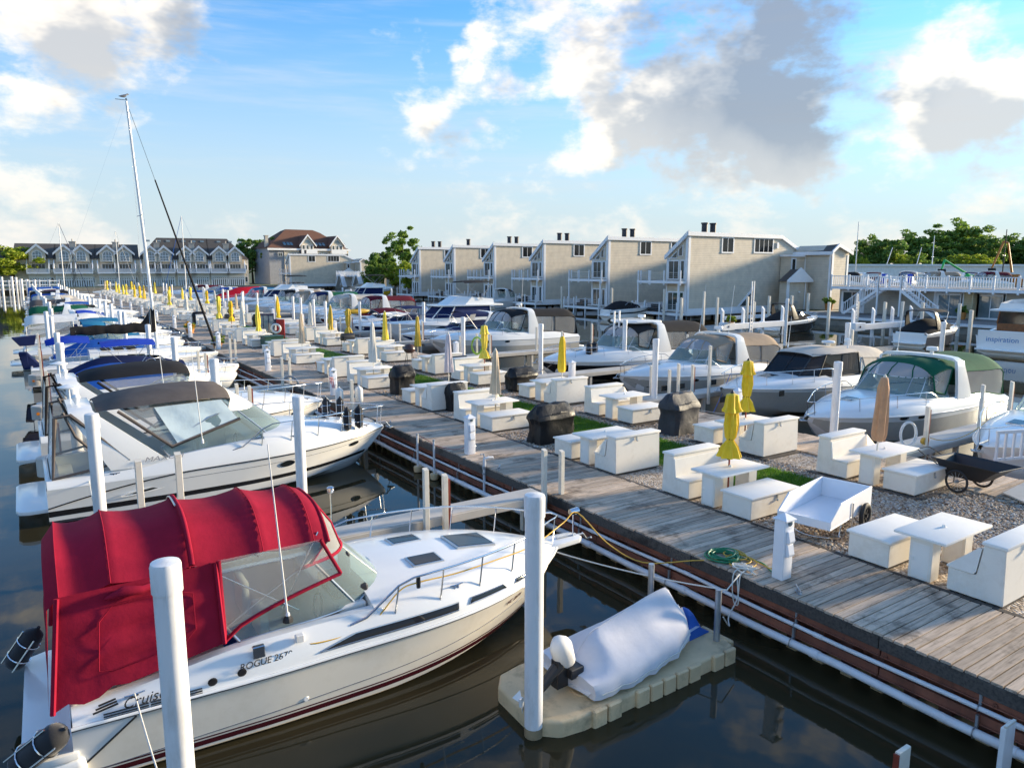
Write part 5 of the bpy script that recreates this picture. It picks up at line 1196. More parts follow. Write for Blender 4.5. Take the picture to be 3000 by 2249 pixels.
MB().loft([[(-.18, -.22, 0), (.34, -.22, 0), (.34, .22, 0), (-.18, .22, 0)], [(-.14, -.19, .12), (.16, -.19, .10), (.16, .19, .10), (-.14, .19, .12)], [(-.10, -.13, .36), (.02, -.13, .36), (.02, .13, .36), (-.10, .13, .36)], [(-.06, -.05, .42), (0, -.05, .42), (0, .05, .42), (-.06, .05, .42)]], True, True).build('body', 'float_blue', sb, bevel=.02, seg=2, smooth=40)
# ------------------------------------------------------------------ the rest of the fleet
GL = 'boats moored in the basin side slips'; GR = 'boats moored on the house side of the pier'; GC = 'boats by the waterside houses'
def cover_boat(label, loc, rz, L, B, cov, hull='gelcoat', lowm=None, stripes=(), group=GR, bim=None, arch=False, ha=.85, hf=1.1, ch=.42, tw=.55, det=1, name='runabout', rail=True, bowcov=False, platform=True):
    """boat with a snap-on cloth over the cockpit, optional bimini on bows or a tower arch"""
    b = Boat(name, label, loc, rz, group, L=L, B=B, ha=ha, hf=hf, tw=tw, ch=ch, hull=hull, xs=.05, det=0, full=2.3, cexp=1.5)
    b.hull(22)
    for h0, h1, m in stripes: b.stripe(h0, h1, m, n=20)
    if lowm: b.stripe(lambda t: 0.0, lambda t: max(.0, .80-.05*t), lowm, n=20, name='hull_paint')
    b.rub('gelcoat', .022); b.deckm(10)
    b.wind(hw=.36, xf=.45, xa=-1.2, rake=1.2, yin=.25, tint='glass_smoke')
    # cover: tent from the stern coaming up to the windshield and down onto the foredeck
    n = 12; rings = []; x0 = b.X(tw)
    for i in range(15):
        f = i/14; x = .25+(x0+(.95 if not bowcov else b.L*.30)-.25)*f; t = b.T(x); w = b.w(t)-.10
        zc = b.s(t)+b.cr(t)*.72; rid = .12+.55*sin(pi*min(1, f*1.12))**.8 if f < .9 else .12+.55*sin(pi*min(1, .9*1.12))**.8*(1-f)/.1
        row = []
        for k in range(n+1):
            a = -1+2*k/n; y = w*a; z0 = b.dz(t, y) if t > tw else zc
            row.append((x, y, z0+.02+rid*(1-abs(a)**1.8)+.012*sin(k*2.1+i*1.3)))
        row[0] = (x, -w-.06, b.s(t)+b.cr(t)*.30); row[-1] = (x, w+.06, b.s(t)+b.cr(t)*.30); rings.append(row)
    MB().loft(rings).tri(*rings[0]).build('cockpit_cover', cov, b.t, smooth=60)
    zt = b.s(.4)+ch+1.25; wt = b.w(.4)
    if arch:
        b.arch(x0-1.9, x0-2.5, zt, wt-.30, (.8, .35), .08, 'gelcoat' if arch is True else arch)
    if bim:
        b.canopy([(x0-2.5, zt-.04, wt-.30, .16), (x0-1.8, zt+.05, wt-.26, .2), (x0-1.0, zt+.06, wt-.26, .2), (x0-.3, zt, wt-.30, .2)], bim, n=12)
        for sd in (-1, 1): MB().tube([(x0-2.4, sd*(wt-.32), zt-.16), (x0-1.3, sd*(wt-.14), b.s(.4)+ch*.6)], .014, 5).tube([(x0-.35, sd*(wt-.32), zt-.16), (x0-1.3, sd*(wt-.14), b.s(.4)+ch*.6)], .014, 5).build('bimini_frame', 'aluminium', b.t)
    if rail: b.rail(.56, .985, .34, .10, .013, every=4, n=14)
    if platform: b.platform(.5, .34)
    return b
def bimini_boat(label, loc, rz, L, B, col, group=GL, bind=None, hull='gelcoat', stripes=(), aft=None, det=1, ha=.9, hf=1.15, zc=2.65, win=True):
    b = arch_cruiser(label, loc, rz, L, B, col, hull=hull, stripes=stripes, front=True, aft=bool(aft), det=det, group=group, ha=ha, hf=hf, zc=zc, aftcol=aft, arch=False)
    for sd in (-1, 1): MB().tube([(b.xa-.1, sd*(b.wt-.36), b.zt-.3), (b.xa-.9, sd*(b.wt-.2), b.s(.2)+b.cr(.2)*.7)], .016, 5).build('bimini_frame', 'aluminium', b.t)
    if win: b.sidewin(b.x0-.9, b.x0+.7, .28, .52)
    return b
# ---- basin side, going out
cover_boat('low white runabout with a blue cockpit cover behind the black-topped cruiser', (.6, 34.9, 0), 0, 7.4, 2.6, 'canvas_blue', group=GL)
# the sloop
b = Boat('sailboat', 'white sloop with black sail cover, tall mast and blue cockpit bimini', (-.1, 43.4, 0), 0, GL, cat='sailboat', L=9.1, B=2.9, ha=.95, hf=1.2, tw=.30, ch=.40, cexp=.9, xs=.2, full=2.0, floor=.5, tb=.38)
b.hull(26); b.stripe(lambda t: b.zline(t, .05), lambda t: b.zline(t, .15), 'stripe_black', name='boot_stripe'); b.rub('gelcoat', .02); b.deckm(18)
ct = b.s(.5)
cab = [[(x, -w_, ct-.05), (x, -w_+.08, ct+h_*.75), (x, -w_*.5, ct+h_), (x, w_*.5, ct+h_), (x, w_-.08, ct+h_*.75), (x, w_, ct-.05)] for x, w_, h_ in ((2.75, .95, .66), (4.2, .98, .64), (5.6, .86, .56), (6.7, .62, .42), (7.1, .45, .10))]
MB().loft(cab, False, True).build('cabin_trunk', 'gelcoat', b.t, smooth=50)
for sd in (-1, 1):
    for x0_, x1_ in ((3.1, 4.1), (4.4, 5.3)): MB().tri((x0_, sd*.965, ct+.18), (x1_, sd*.955, ct+.18), (x1_-.05, sd*.93, ct+.40), (x0_+.05, sd*.935, ct+.42)).build('cabin_window', 'glass_dark', b.t)
for x in (3.3, 3.9, 4.5): MB().bx(x, x+.45, -.55, .55, ct+.655, ct+.69).build('hatch_cover', 'canvas_black', b.t, bevel=.02)
mx, mz = 6.0, ct+.55; top = V3(5.43, 0, 14.25)
ms = MB().tube([(mx, 0, mz), (mx-.25, 0, 7.6), tuple(top)], [.085, .08, .055], 10).build('mast', 'gelcoat', b.t, smooth=60)
MB().bx(-.5, .06, -.012, .012, -.012, .012).lathe([(.03, 0), (.03, .08)], (0, 0, .02), 6).build('wind_vane', 'black_plastic', ms, loc=(top.x, 0, top.z+.05))
MB().tube([(5.66, -1.15, 8.6), (5.72, 0, 8.6), (5.66, 1.15, 8.6)], .025, 6).tube([(5.82, -.9, 4.9), (5.88, 0, 4.9), (5.82, .9, 4.9)], .025, 6).build('spreader', 'gelcoat', ms)
rg = MB()
for sd in (-1, 1): rg.tube([(5.6, sd*1.35, ct), (5.66, sd*1.15, 8.6), tuple(top)], .008, 4).tube([(5.5, sd*1.3, ct), (5.84, sd*.05, 8.4)], .006, 4)
rg.tube([(.3, 0, ct), tuple(top)], .007, 4); rg.build('rigging', 'steel', b.t)
MB().tube([(8.98, 0, b.s(1)+.35), V3(8.98, 0, b.s(1)+.35).lerp(top, .70)], [.07, .035], 8).tube([V3(8.98, 0, b.s(1)+.35).lerp(top, .70), V3(8.98, 0, b.s(1)+.35).lerp(top, .97)], .010, 5).build('furled_jib', 'canvas_black', b.t, smooth=60)
MB().tube([(5.85, 0, 2.72), (2.0, 0, 2.66)], .06, 8).build('boom', 'gelcoat', b.t, smooth=60)
bc = MB(); rings = []
for i in range(18):
    f = i/17; x = 5.98-3.95*f; hgt = (1.05*(1-f/.18)**1.3 if f < .18 else 0)+.30-.10*f+.03*sin(i*1.7); wd = .12+.03*sin(i*2.3)-.04*f
    rings.append([(x, wd*cos(a), 2.70-.14-.03*sin(i*1.1)+(.14+.03*sin(i*1.1) if sin(a) > 0 else 0)+(hgt if sin(a) > 0 else .10)*sin(a)) for a in [2*pi*k/12 for k in range(12)]])
bc.loft(rings, True, True).build('sail_cover', 'canvas_black', b.t, smooth=60)
b.canopy([(.9, 2.28, .80, .22), (1.3, 2.42, .95, .28), (2.1, 2.48, .98, .30), (2.8, 2.40, .92, .28)], 'canvas_royal', n=12)
for sd in (-1, 1): MB().tube([(1.0, sd*.85, 2.1), (1.9, sd*1.15, 1.2)], .014, 5).tube([(2.7, sd*.85, 2.14), (1.9, sd*1.15, 1.2)], .014, 5).build('bimini_frame', 'steel', b.t)
MB().prism([(-.10, .9), (-.25, 1.75), (.10, 1.75), (.75, .95)], 'y', -.35, .35).build('stern_cover', 'canvas_navy', b.t, bevel=.05)
b.rail(.05, .99, .55, .08, .012, every=2, n=20)
MB().tube([(.1, -.8, 1.2), (.1, -.8, 2.35)], .02, 6).prism([(-.45, 2.55), (.55, 2.62), (.45, 2.18), (-.15, 2.15)], 'y', -1.15, -.45).build('stern_canvas', 'canvas_navy', b.t, bevel=.04)
q = b.hp(.88, .80, .008, -1); q2 = b.hp(.91, .80, .008, -1); text_part('MC 8087 TF', .16, 'print_grey', b.t, q, (pi/2+.25, -.03, atan2(q2.y-q.y, q2.x-q.x)))
bimini_boat('white cruiser with sky-blue bimini and blue-bound windshield behind the sloop', (-.3, 51.8, 0), 0, 9.0, 3.0, 'canvas_teal')
arch_cruiser('cruiser wrapped in white canvas with a white stern curtain', (-.2, 59.0, 0), 0, 9.3, 3.1, 'canvas_white', arch=False, group=GL)
bimini_boat('express cruiser with a royal blue bimini next to the white canvas one', (.1, 65.3, 0), 0, 9.2, 3.0, 'canvas_royal')
arch_cruiser('cruiser with bright green front and stern canvas', (.2, 72.6, 0), 0, 9.0, 3.0, 'canvas_green', arch=True, group=GL, det=0)
cover_boat('white cuddy boat with a dark brown hatch cover past the green canvas', (.5, 79.5, 0), 0, 8.8, 2.9, 'canvas_grey', group=GL, arch=True)
arch_cruiser('cruiser with a beige inflatable-looking canopy and dark aft canvas', (.4, 87.5, 0), 0, 10.0, 3.2, 'canvas_cream', aftcol='canvas_grey', group=GL, det=0)
cover_boat('low runabout with an orange-brown stripe among the far basin boats', (.9, 95.0, 0), 0, 8.0, 2.7, 'canvas_tan', hull='gelcoat', stripes=((.55, .8, 'wood_teak'),), group=GL)
rr = random.Random(12); cc_ = ['canvas_white', 'canvas_blue', 'canvas_black', 'canvas_navy', 'canvas_tan', 'canvas_maroon', 'canvas_blue', 'canvas_cream', 'canvas_white', 'canvas_teal']
nm_ = dict(canvas_white='white', canvas_blue='blue', canvas_black='black', canvas_navy='navy', canvas_tan='tan', canvas_maroon='maroon', canvas_grey='grey', canvas_cream='cream', canvas_teal='teal', canvas_green='green')
far_i = {'b': 0, 'h': 0}
def far_boat(side, y, col=None):
    far_i[side] += 1; k = far_i[side]; c = col or rr.choice(cc_); L = rr.uniform(8.2, 10)
    w_ = 'basin side' if side == 'b' else 'house side'
    loc, rz, g = ((.3+dx(y)*.5, y, 0), 0, GL) if side == 'b' else ((21.8+dx(y)*.6+L, y, 0), pi, GR)
    if rr.random() < .6: return arch_cruiser('distant cruiser with %s canvas, %s far boat out on the %s' % (nm_[c], ORD[k-1], w_), loc, rz, L, 3.0, c, det=0, group=g, arch=rr.random() < .7, anchor=False, ports=())
    return cover_boat('distant boat under a %s cover, %s far boat out on the %s' % (nm_[c], ORD[k-1], w_), loc, rz, L*.9, 2.8, c, group=g, bim=c if rr.random() < .5 else None, arch=rr.random() < .5)
for y in (101, 107.5, 113.5, 120, 126, 132.5, 139, 146, 153): far_boat('b', y)
def far_sail(label, x, y, h, boomcol, L=8.5, rz=0.0, group='sailboats further off', rake=0.0, det=True):
    b = Boat('sailboat', label, (x, y, 0), rz, group, cat='sailboat', L=L, B=2.7, ha=.9, hf=1.1, tw=.3, ch=.35, det=0, full=2.0)
    b.hull(14); b.deckm(8)
    ms = MB().tube([(L*.6, 0, 1.2), (L*.6-rake, 0, h)], [.08, .05], 8).build('mast', 'gelcoat', b.t, smooth=60)
    MB().tube([(L*.6-rake*.5, -.8, h*.55), (L*.6-rake*.5, .8, h*.55)], .025, 5).build('spreader', 'gelcoat', ms)
    MB().tube([(L*.6, 0, h), (L, 0, 1.3)], .03, 5).tube([(L*.6-rake, 0, h), (.1, 0, 1.1)], .01, 4).build('rigging', boomcol, b.t)
    MB().tube([(L*.6, 0, 2.5), (L*.4, 0, 2.35), (L*.12, 0, 2.3)], [.22, .15, .10], 8).build('sail_cover', boomcol, b.t, smooth=60)
    return b
far_sail('distant sloop among the basin boats with a bare white mast', .5, 130, 12.5, 'canvas_navy')
far_sail('sloop with a blue jib line rising before the townhouses', 26, 120, 13.5, 'canvas_blue', rz=pi)
far_sail('sloop with a grey mast before the townhouses, left of the blue line', 12.5, 176, 13.5, 'canvas_white')
for y_, c_, bm_, lab_ in ((37.9, 'canvas_navy', 'canvas_royal', 'small cuddy boat with navy cover and royal blue bimini beside the sloop'), (47.4, 'canvas_blue', None, 'white boat with a blue cover tucked between sloop and finger dock'), (55.5, 'canvas_teal', 'canvas_teal', 'white boat with sea-blue cover left of the white canvas cruiser'), (62.2, 'canvas_navy', None, 'white boat with a navy cover between white and royal blue canvas'), (69.0, 'canvas_white', 'canvas_white', 'white boat with white cover and bimini before the green canvas'), (76.1, 'canvas_black', 'canvas_black', 'white boat with black cover and bimini past the green canvas'), (83.4, 'canvas_blue', 'canvas_blue', 'white boat with blue cover and bimini before the beige canopy'), (91.4, 'canvas_cream', None, 'white boat with a cream cover past the beige canopy')):
    cover_boat(lab_, (.9+dx(y_)*.5, y_, 0), 0, 7.9, 2.45, c_, group=GL, bim=bm_, arch=y_ > 60)
# ---- house side, going out
GR2 = GR
b = arch_cruiser('white cruiser bow pushing in at the right edge beside the black cart', (30.6, 8.75, 0), pi, 10.0, 2.9, 'canvas_grey', group=GR, ports=(), aft=False, front=False, arch=False); 
b = arch_cruiser('cruiser with dark green canvas and grey lower hull behind the tan umbrella', (31.3, 14.0, 0), pi, 10.5, 3.4, 'canvas_green', lowm='hull_taupe', group=GR, ports=((.62, .93), (.70, .93)), seam=(0, 1), zc=2.66, ha=.92, hf=1.12, ch=.56)
b.antenna(3.2, -1.2, 2.7, 1.9, -.1); b.dome(b.xa-.35, .4, b.zt+.24, .2, .15)
# hardtop cruiser
def hardtop(label, loc, rz, L, B):
    b = Boat('cabin_cruiser', label, loc, rz, GR, L=L, B=B, ha=.98, hf=1.25, tw=.52, ch=.50, cexp=1.3, hull='hull_taupe', full=2.4, floor=.6)
    b.hull(26); b.stripe(lambda t: .86, lambda t: .995, 'gelcoat', name='sheer_band'); b.rub('gelcoat', .03); b.deckm(16)
    zs = b.s(.5)+.34; x0, x1 = 2.9, 5.9
    lo = [(x0, 1.28), (x1-.2, 1.22), (x1+.55, .85)]; zt = zs+.92
    A = [V3(x0, -1.30, zs), V3(x1-.1, -1.24, zs), V3(x1+.75, -.85, zs), V3(x1+.75, .85, zs), V3(x1-.1, 1.24, zs), V3(x0, 1.30, zs)]
    C = [V3(x0+.05, -1.18, zt), V3(x1-.75, -1.12, zt), V3(x1-.30, -.80, zt), V3(x1-.30, .80, zt), V3(x1-.75, 1.12, zt), V3(x0+.05, 1.18, zt)]
    o = MB().loft([A, C]).build('deckhouse_glass', 'glass_smoke', b.t); fm = MB()
    for a, c in zip(A, C): fm.tube([a, c], .035, 6)
    fm.tube([(A[2]+A[3])/2, (C[2]+C[3])/2], .03, 6).tube([(A[0]+A[1])/2, (C[0]+C[1])/2], .03, 6).tube([(A[4]+A[5])/2, (C[4]+C[5])/2], .03, 6).tube(A, .03, 6).tube(C, .03, 6)
    fm.build('frame', 'black_plastic', o, smooth=60)
    MB().prism([(p.x, p.y) for p in A], 'z', b.s(.5)-.1, zs-.01).build('deckhouse_base', 'gelcoat', b.t, bevel=.04)
    b.canopy([(x0-.15, zt+.10, 1.22, .14), (x0+.6, zt+.20, 1.26, .18), (x0+1.6, zt+.21, 1.24, .2), (x1-.7, zt+.16, 1.12, .16), (x1-.15, zt+.05, .92, .10)], 'canvas_cream', name='hardtop_cover', n=14)
    b.canopy([(.25, zt-.15, 1.15, .45), (.6, zt+.02, 1.22, .45), (1.5, zt+.08, 1.24, .4), (x0-.1, zt+.06, 1.24, .3)], 'canvas_cream', name='aft_canopy', n=14)
    b.skirt(.3, x0-.2, None, 'canvas_cream', 'canvas_cream', seams=(0, .5, 1))
    for x in (3.2, 4.2, 4.75):
        for sd in (-1, 1): MB().bx(x-.16, x+.16, -.012, .012, -.11, .11).build('porthole', 'glass_dark', b.t, loc=(x+2.3, sd*(b.w(b.T(x+2.3))-.02), b.s(b.T(x+2.3))+.06), bevel=.01)
    b.hatch(7.4, 0, .7, .62); b.rail(.42, .985, .55, .12, .016, every=3, n=16); b.anchor()
    b.dome(x0+.9, .3, zt+.36, .28, .10); b.antenna(x1-1.0, -.9, zt+.15, 1.3, -.1); b.antenna(x0+.4, .9, zt+.15, 2.0, -.15)
    MB().lathe([(.14, 0), (.14, .28), (.16, .30), (.15, .40), (.02, .44)], (.9, -.6, zt-.1), 14).build('heater_stack', 'gelcoat', b.t, smooth=40)
    return b
hardtop('hardtop cruiser with cream roof cloth and dark deckhouse windows', (32.6, 18.9, 0), pi, 10.2, 3.4)
b = arch_cruiser('cruiser with tan canvas and a white arch behind the covered grey grill', (31.6, 24.1, 0), pi, 9.8, 3.2, 'canvas_tan', lowm='hull_taupe', group=GR, zc=2.66, ha=.9, hf=1.15, ch=.56, radar=True, stripes=((.30, .36, 'stripe_black'),), ports=((.66, .8),))
b.antenna(b.xa, .9, b.zt+.1, 2.3, -.12); b.antenna(b.xa, -.9, b.zt+.1, 2.3, -.15)
b = arch_cruiser('black-hulled white cruiser with a white hardtop arch and black aft canvas', (32.6, 29.7, 0), pi, 11.2, 3.6, 'canvas_black', lowm='gelcoat_black', group=GR, zc=2.92, ha=1.0, hf=1.25, radar=True, ch=.64, ports=())
MB().prism([(b.xa-.7, -1.2), (b.xa+1.0, -1.05), (b.xa+1.25, -.6), (b.xa+1.25, .6), (b.xa+1.0, 1.05), (b.xa-.7, 1.2)], 'z', b.zt+.02, b.zt+.16).build('hardtop', 'gelcoat', b.t, bevel=.06, seg=3, smooth=50)
q = b.hp(.86, .72, .012, 1); q2 = b.hp(.83, .72, .012, 1); text_part('MC 7024 TL', .17, 'print_grey', b.t, q, (pi/2-.35, 0, pi+atan2(q2.y-q.y, q.x-q2.x)*1), sx=.9)
for k in range(2): fender(23.9+.45*k, 28.75+.1*k, 1.78, .17, .62, 'fender_black', 'dark green fender racked on the black-hulled cruiser foredeck, %s' % ('forward', 'aft')[k])
b = arch_cruiser('white cruiser with black canvas and radar dome behind the yellow umbrellas', (33.0, 42.3, 0), pi, 11.2, 3.5, 'canvas_black', group=GR, zc=3.05, ha=1.05, hf=1.3, radar=True, stripes=((.0, .62, 'hull_taupe'),), ports=((.56, .9), (.68, .9)))
b.antenna(b.xa, .8, b.zt+.2, 2.6, -.06)
cover_boat('white cruiser with a navy cockpit cover and navy bimini', (32.0, 47.6, 0), pi, 9.8, 3.1, 'canvas_navy', bim='canvas_navy', arch=True, stripes=((.35, .7, 'gelcoat_navy'),), ha=.95, hf=1.2)
def flybridge(label, loc, rz, L, B, bim='canvas_black', hull='gelcoat', side='canvas_navy', group=GR, teak=False, tower=False):
    b = Boat('flybridge_cruiser', label, loc, rz, group, L=L, B=B, ha=1.15, hf=1.6, tw=.5, ch=.4, hull=hull, full=2.4, floor=.7)
    b.hull(22); b.rub('gelcoat', .03); b.deckm(12); zs = b.s(.5)+.35
    A = [(x, y) for x, y in ((2.6, -B*.40), (L*.55, -B*.38), (L*.66, -B*.26), (L*.66, B*.26), (L*.55, B*.38), (2.6, B*.40))]
    body = MB().loft([[(x, y, zs-.5) for x, y in A], [(x, y, zs+.25) for x, y in A]], True, True).build('cabin_side', 'wood_teak' if teak else 'gelcoat', b.t)
    zt = zs+1.15
    T_ = [(2.6, -B*.37), (L*.50, -B*.35), (L*.58, -B*.24), (L*.58, B*.24), (L*.50, B*.35), (2.6, B*.37)]
    g = MB().loft([[(x, y, zs+.252) for x, y in A], [(x, y, zt) for x, y in T_]], True).build('cabin_windows', 'glass_window' if teak else side, b.t)
    fm = MB()
    for a, c in zip(A, T_): fm.tube([(a[0], a[1], zs+.25), (c[0], c[1], zt)], .05, 6)
    fm.build('frame', 'wood_teak' if teak else 'gelcoat', g)
    MB().prism([(1.4, -B*.42), (L*.52, -B*.40), (L*.62, -B*.28), (L*.62, B*.28), (L*.52, B*.40), (1.4, B*.42)], 'z', zt+.005, zt+.14).build('bridge_deck', 'gelcoat', b.t, bevel=.05, seg=2, smooth=40)
    MB().loft([[(2.2, -B*.36, zt+.14), (L*.42, -B*.36, zt+.14), (L*.54, -B*.24, zt+.14), (L*.54, B*.24, zt+.14), (L*.42, B*.36, zt+.14), (2.2, B*.36, zt+.14)], [(2.2, -B*.33, zt+.55), (L*.36, -B*.33, zt+.75), (L*.45, -B*.2, zt+.8), (L*.45, B*.2, zt+.8), (L*.36, B*.33, zt+.75), (2.2, B*.33, zt+.55)]], True, False).build('flybridge', 'gelcoat', b.t)
    if bim:
        b.canopy([(2.2, zt+2.0, B*.34, .14), (3.0, zt+2.08, B*.36, .18), (4.2, zt+2.06, B*.36, .18), (4.9, zt+1.98, B*.33, .14)], bim, n=10)
        for sd in (-1, 1): MB().tube([(2.3, sd*B*.33, zt+1.85), (3.6, sd*B*.36, zt+.5)], .02, 5).tube([(4.8, sd*B*.33, zt+1.85), (3.3, sd*B*.36, zt+.5)], .02, 5).build('bimini_frame', 'aluminium', b.t)
    b.rail(.45, .985, .7, .12, .018, every=3, n=16); b.platform(.6, .3)
    MB().tube([(2.4, -B*.3, zs-.3), (2.7, -B*.3, zt+.1)], .022, 5).tube([(2.4, -B*.3+.4, zs-.3), (2.7, -B*.3+.4, zt+.1)], .022, 5).build('ladder', 'steel', b.t)
    b.zt = zt; return b
flybridge('white flybridge cruiser with a black bridge bimini left of the houses', (35.0, 53.2, 0), pi, 11.8, 3.6)
cover_boat('low navy-striped sport boat with a navy cover and wake tower', (31.5, 58.3, 0), pi, 8.6, 2.7, 'canvas_navy', stripes=((.2, .95, 'gelcoat_navy'),), bim='canvas_navy', arch='aluminium')
cover_boat('white runabout with a rolled grey bow, beside the navy-striped boat', (31.0, 62.2, 0), pi, 8.2, 2.7, 'canvas_white')
cover_boat('maroon-hulled boat with a white deck and maroon cover', (32.4, 66.4, 0), pi, 9.6, 3.0, 'canvas_maroon', lowm='gelcoat_maroon', ha=1.0, hf=1.3)
ky = thing('kayak', 'orange-yellow kayak laid over the bow of the maroon-hulled boat', 'kayak', (26.2, 65.4, 1.75), .15)
MB().loft([[(x, w_*cos(a), .10+w_*.75*sin(a)) for a in [2*pi*k/10 for k in range(10)]] for x, w_ in ((-1.5, .03), (-1.2, .16), (-.6, .32), (0, .36), (.6, .32), (1.2, .16), (1.5, .03))], True, True).build('hull', 'hull_orange', ky, smooth=50)
MB().lathe([(.30, .36), (.24, .385)], n=14).build('cockpit_rim', 'black_plastic', ky)
arch_cruiser('express cruiser with maroon canopy and cream side panel', (35.0, 71.8, 0), pi, 10.5, 3.3, 'canvas_maroon', group=GR, zc=3.0, det=0)
arch_cruiser('cruiser with pale tan canvas beyond the maroon canopy', (33.6, 77.2, 0), pi, 10.2, 3.3, 'canvas_cream', group=GR, zc=3.0, det=0)
arch_cruiser('cruiser with navy front and green roof canvas', (34.0, 84.6, 0), pi, 10.8, 3.4, 'canvas_navy', aftcol='canvas_green', group=GR, zc=3.1, det=0, ports=((.6, .9),))
arch_cruiser('cruiser with dark tan canvas left of the green roof', (34.0, 91.5, 0), pi, 10.4, 3.3, 'canvas_tan', group=GR, zc=3.0, det=0)
arch_cruiser('cruiser with black-and-tan canvas near the flybridge hulls', (34.2, 98.0, 0), pi, 10.5, 3.3, 'canvas_black', aftcol='canvas_tan', group=GR, zc=3.0, det=0)
flybridge('white cruiser with tall upper house and black hull stripe near the red tent', (36.5, 105.5, 0), pi, 12, 3.8, bim='canvas_black')
arch_cruiser('cruiser with teal canopy beside the red tent', (34.0, 113.0, 0), pi, 10.2, 3.3, 'canvas_teal', group=GR, zc=3.0, det=0)
b = cover_boat('boat under a bright red tent cover', (33.8, 119.5, 0), pi, 11, 3.4, 'canvas_red_bright', group=GR)
b.canopy([(.6, 2.1, 1.3, .9), (2.0, 3.0, 1.35, 1.5), (5.5, 2.9, 1.3, 1.5), (8.8, 1.7, .9, .5)], 'canvas_red_bright', name='tent', n=12, pw=1.3)
for y in (126, 132.5, 139, 146, 153): far_boat('h', y)
# ---- by the waterside houses
cover_boat('black and white runabout under a black cover by the end house', (56.2, 42.3, .05), radians(4), 8.0, 2.6, 'canvas_black', lowm='gelcoat_black', group=GC, bim=None, arch='black_plastic', ha=.9, hf=1.2)
cover_boat('grey-hulled bowrider under a black cover with a dark tower top', (54.9, 28.9, .05), radians(3), 7.4, 2.7, 'canvas_black', lowm='gelcoat_grey', group=GC, bim='canvas_black', arch='black_plastic', ha=.95, hf=1.3, bowcov=False)
b = flybridge('white trawler with teak cabin seen from the stern, name in blue on its transom', (55.2, 22.6, .1), radians(2), 11.5, 3.9, bim=None, group=GC, teak=True)
MB().prism([(-.02, -1.7), (.10, -1.75), (.10, 1.75), (-.02, 1.7)], 'z', .15, 1.55).build('transom_board', 'gelcoat', b.t, bevel=.03)
text_part('inspiration', .50, 'print_blue', b.t, (-.032, .15, .95), (pi/2, 0, -pi/2), italic=.0, sx=.95)
arch_cruiser('white cruiser with black cockpit cloth under the fourth house balcony', (57.5, 92.5, 0), radians(12), 8.5, 3.0, 'canvas_black', group=GC, det=0, aft=False)
cover_boat('small white boat on a float under the fifth house balcony', (55.0, 63.5, .25), radians(-8), 6.0, 2.3, 'canvas_black', lowm=None, stripes=((.5, .7, 'stripe_black'),), group=GC)
MB_f = thing('boat_float', 'tan float under the small white boat by the fifth house', 'float', (55.5, 62.3, 0), radians(-8)); MB().bx(0, 5.2, -.2, 2.2, -.1, .28).build('float_deck', 'float_tan', MB_f, bevel=.05)
flybridge('white bridge boat moored before the second house', (50.0, 108, 0), radians(170), 10.5, 3.5, bim='canvas_black', group=GC)
b = cover_boat('yellow and white boat on a lift left of the first house', (45.5, 118, 1.3), radians(2), 8.5, 2.7, 'canvas_tan', hull='gelcoat_yellow', stripes=((.5, .9, 'gelcoat'),), group=GC, platform=False)
cover_boat('boat with a teal hull stripe on a lift beside the yellow one', (37.0, 128, .8), radians(5), 8.5, 2.7, 'canvas_black', stripes=((.3, .9, 'canvas_teal'),), group=GC, bim='canvas_black')
# ------------------------------------------------------------------ waterside houses
def rayd(u, v):
    YAW, PT, F = radians(33.7), radians(9.0), 2144.0
    fw = Vector((sin(YAW)*cos(PT), cos(YAW)*cos(PT), -sin(PT))); rt = Vector((cos(YAW), -sin(YAW), 0)); up = Vector((sin(YAW)*sin(PT), cos(YAW)*sin(PT), cos(PT)))
    return fw + rt*((u-1500)/F) - up*((v-1124.5)/F), fw
def at_depth(u, v, dep):
    d, fw = rayd(u, v); return Vector((0, 0, CAM_H))+d*(dep/d.dot(fw))
def window(par, axis, c, w, h, panes=2, frame=.16, m='glass_dark', out=.06, name='window', fm='house_trim'):
    """framed window; axis 'y-' faces -y, 'x-' faces -x"""
    o = MB()
    def q(mb, a0, a1, z0, z1, d0, d1):
        if axis == 'y-': mb.bx(c[0]+a0, c[0]+a1, c[1]-d1, c[1]-d0, c[2]+z0, c[2]+z1)
        else: mb.bx(c[0]-d1, c[0]-d0, c[1]+a0, c[1]+a1, c[2]+z0, c[2]+z1)
    f = MB(); q(f, -w/2, w/2, h/2-frame, h/2, -.02, out); q(f, -w/2, w/2, -h/2, -h/2+frame, -.02, out+.02); q(f, -w/2, -w/2+frame, -h/2+frame+.001, h/2-frame-.001, -.02, out); q(f, w/2-frame, w/2, -h/2+frame+.001, h/2-frame-.001, -.02, out)
    iw = w-2*frame
    for k in range(1, panes): x = -w/2+frame+iw*k/panes; q(f, x-.03, x+.03, -h/2+frame+.001, h/2-frame-.001, -.02, out*.7)
    fo = f.build(name, fm, par)
    for k in range(panes):
        g = MB(); x = -w/2+frame+iw*k/panes; q(g, x+.03 if k else x, x+iw/panes-(.03 if k < panes-1 else 0), -h/2+frame, h/2-frame, .0, .02); g.build('pane', m, fo)
    return fo
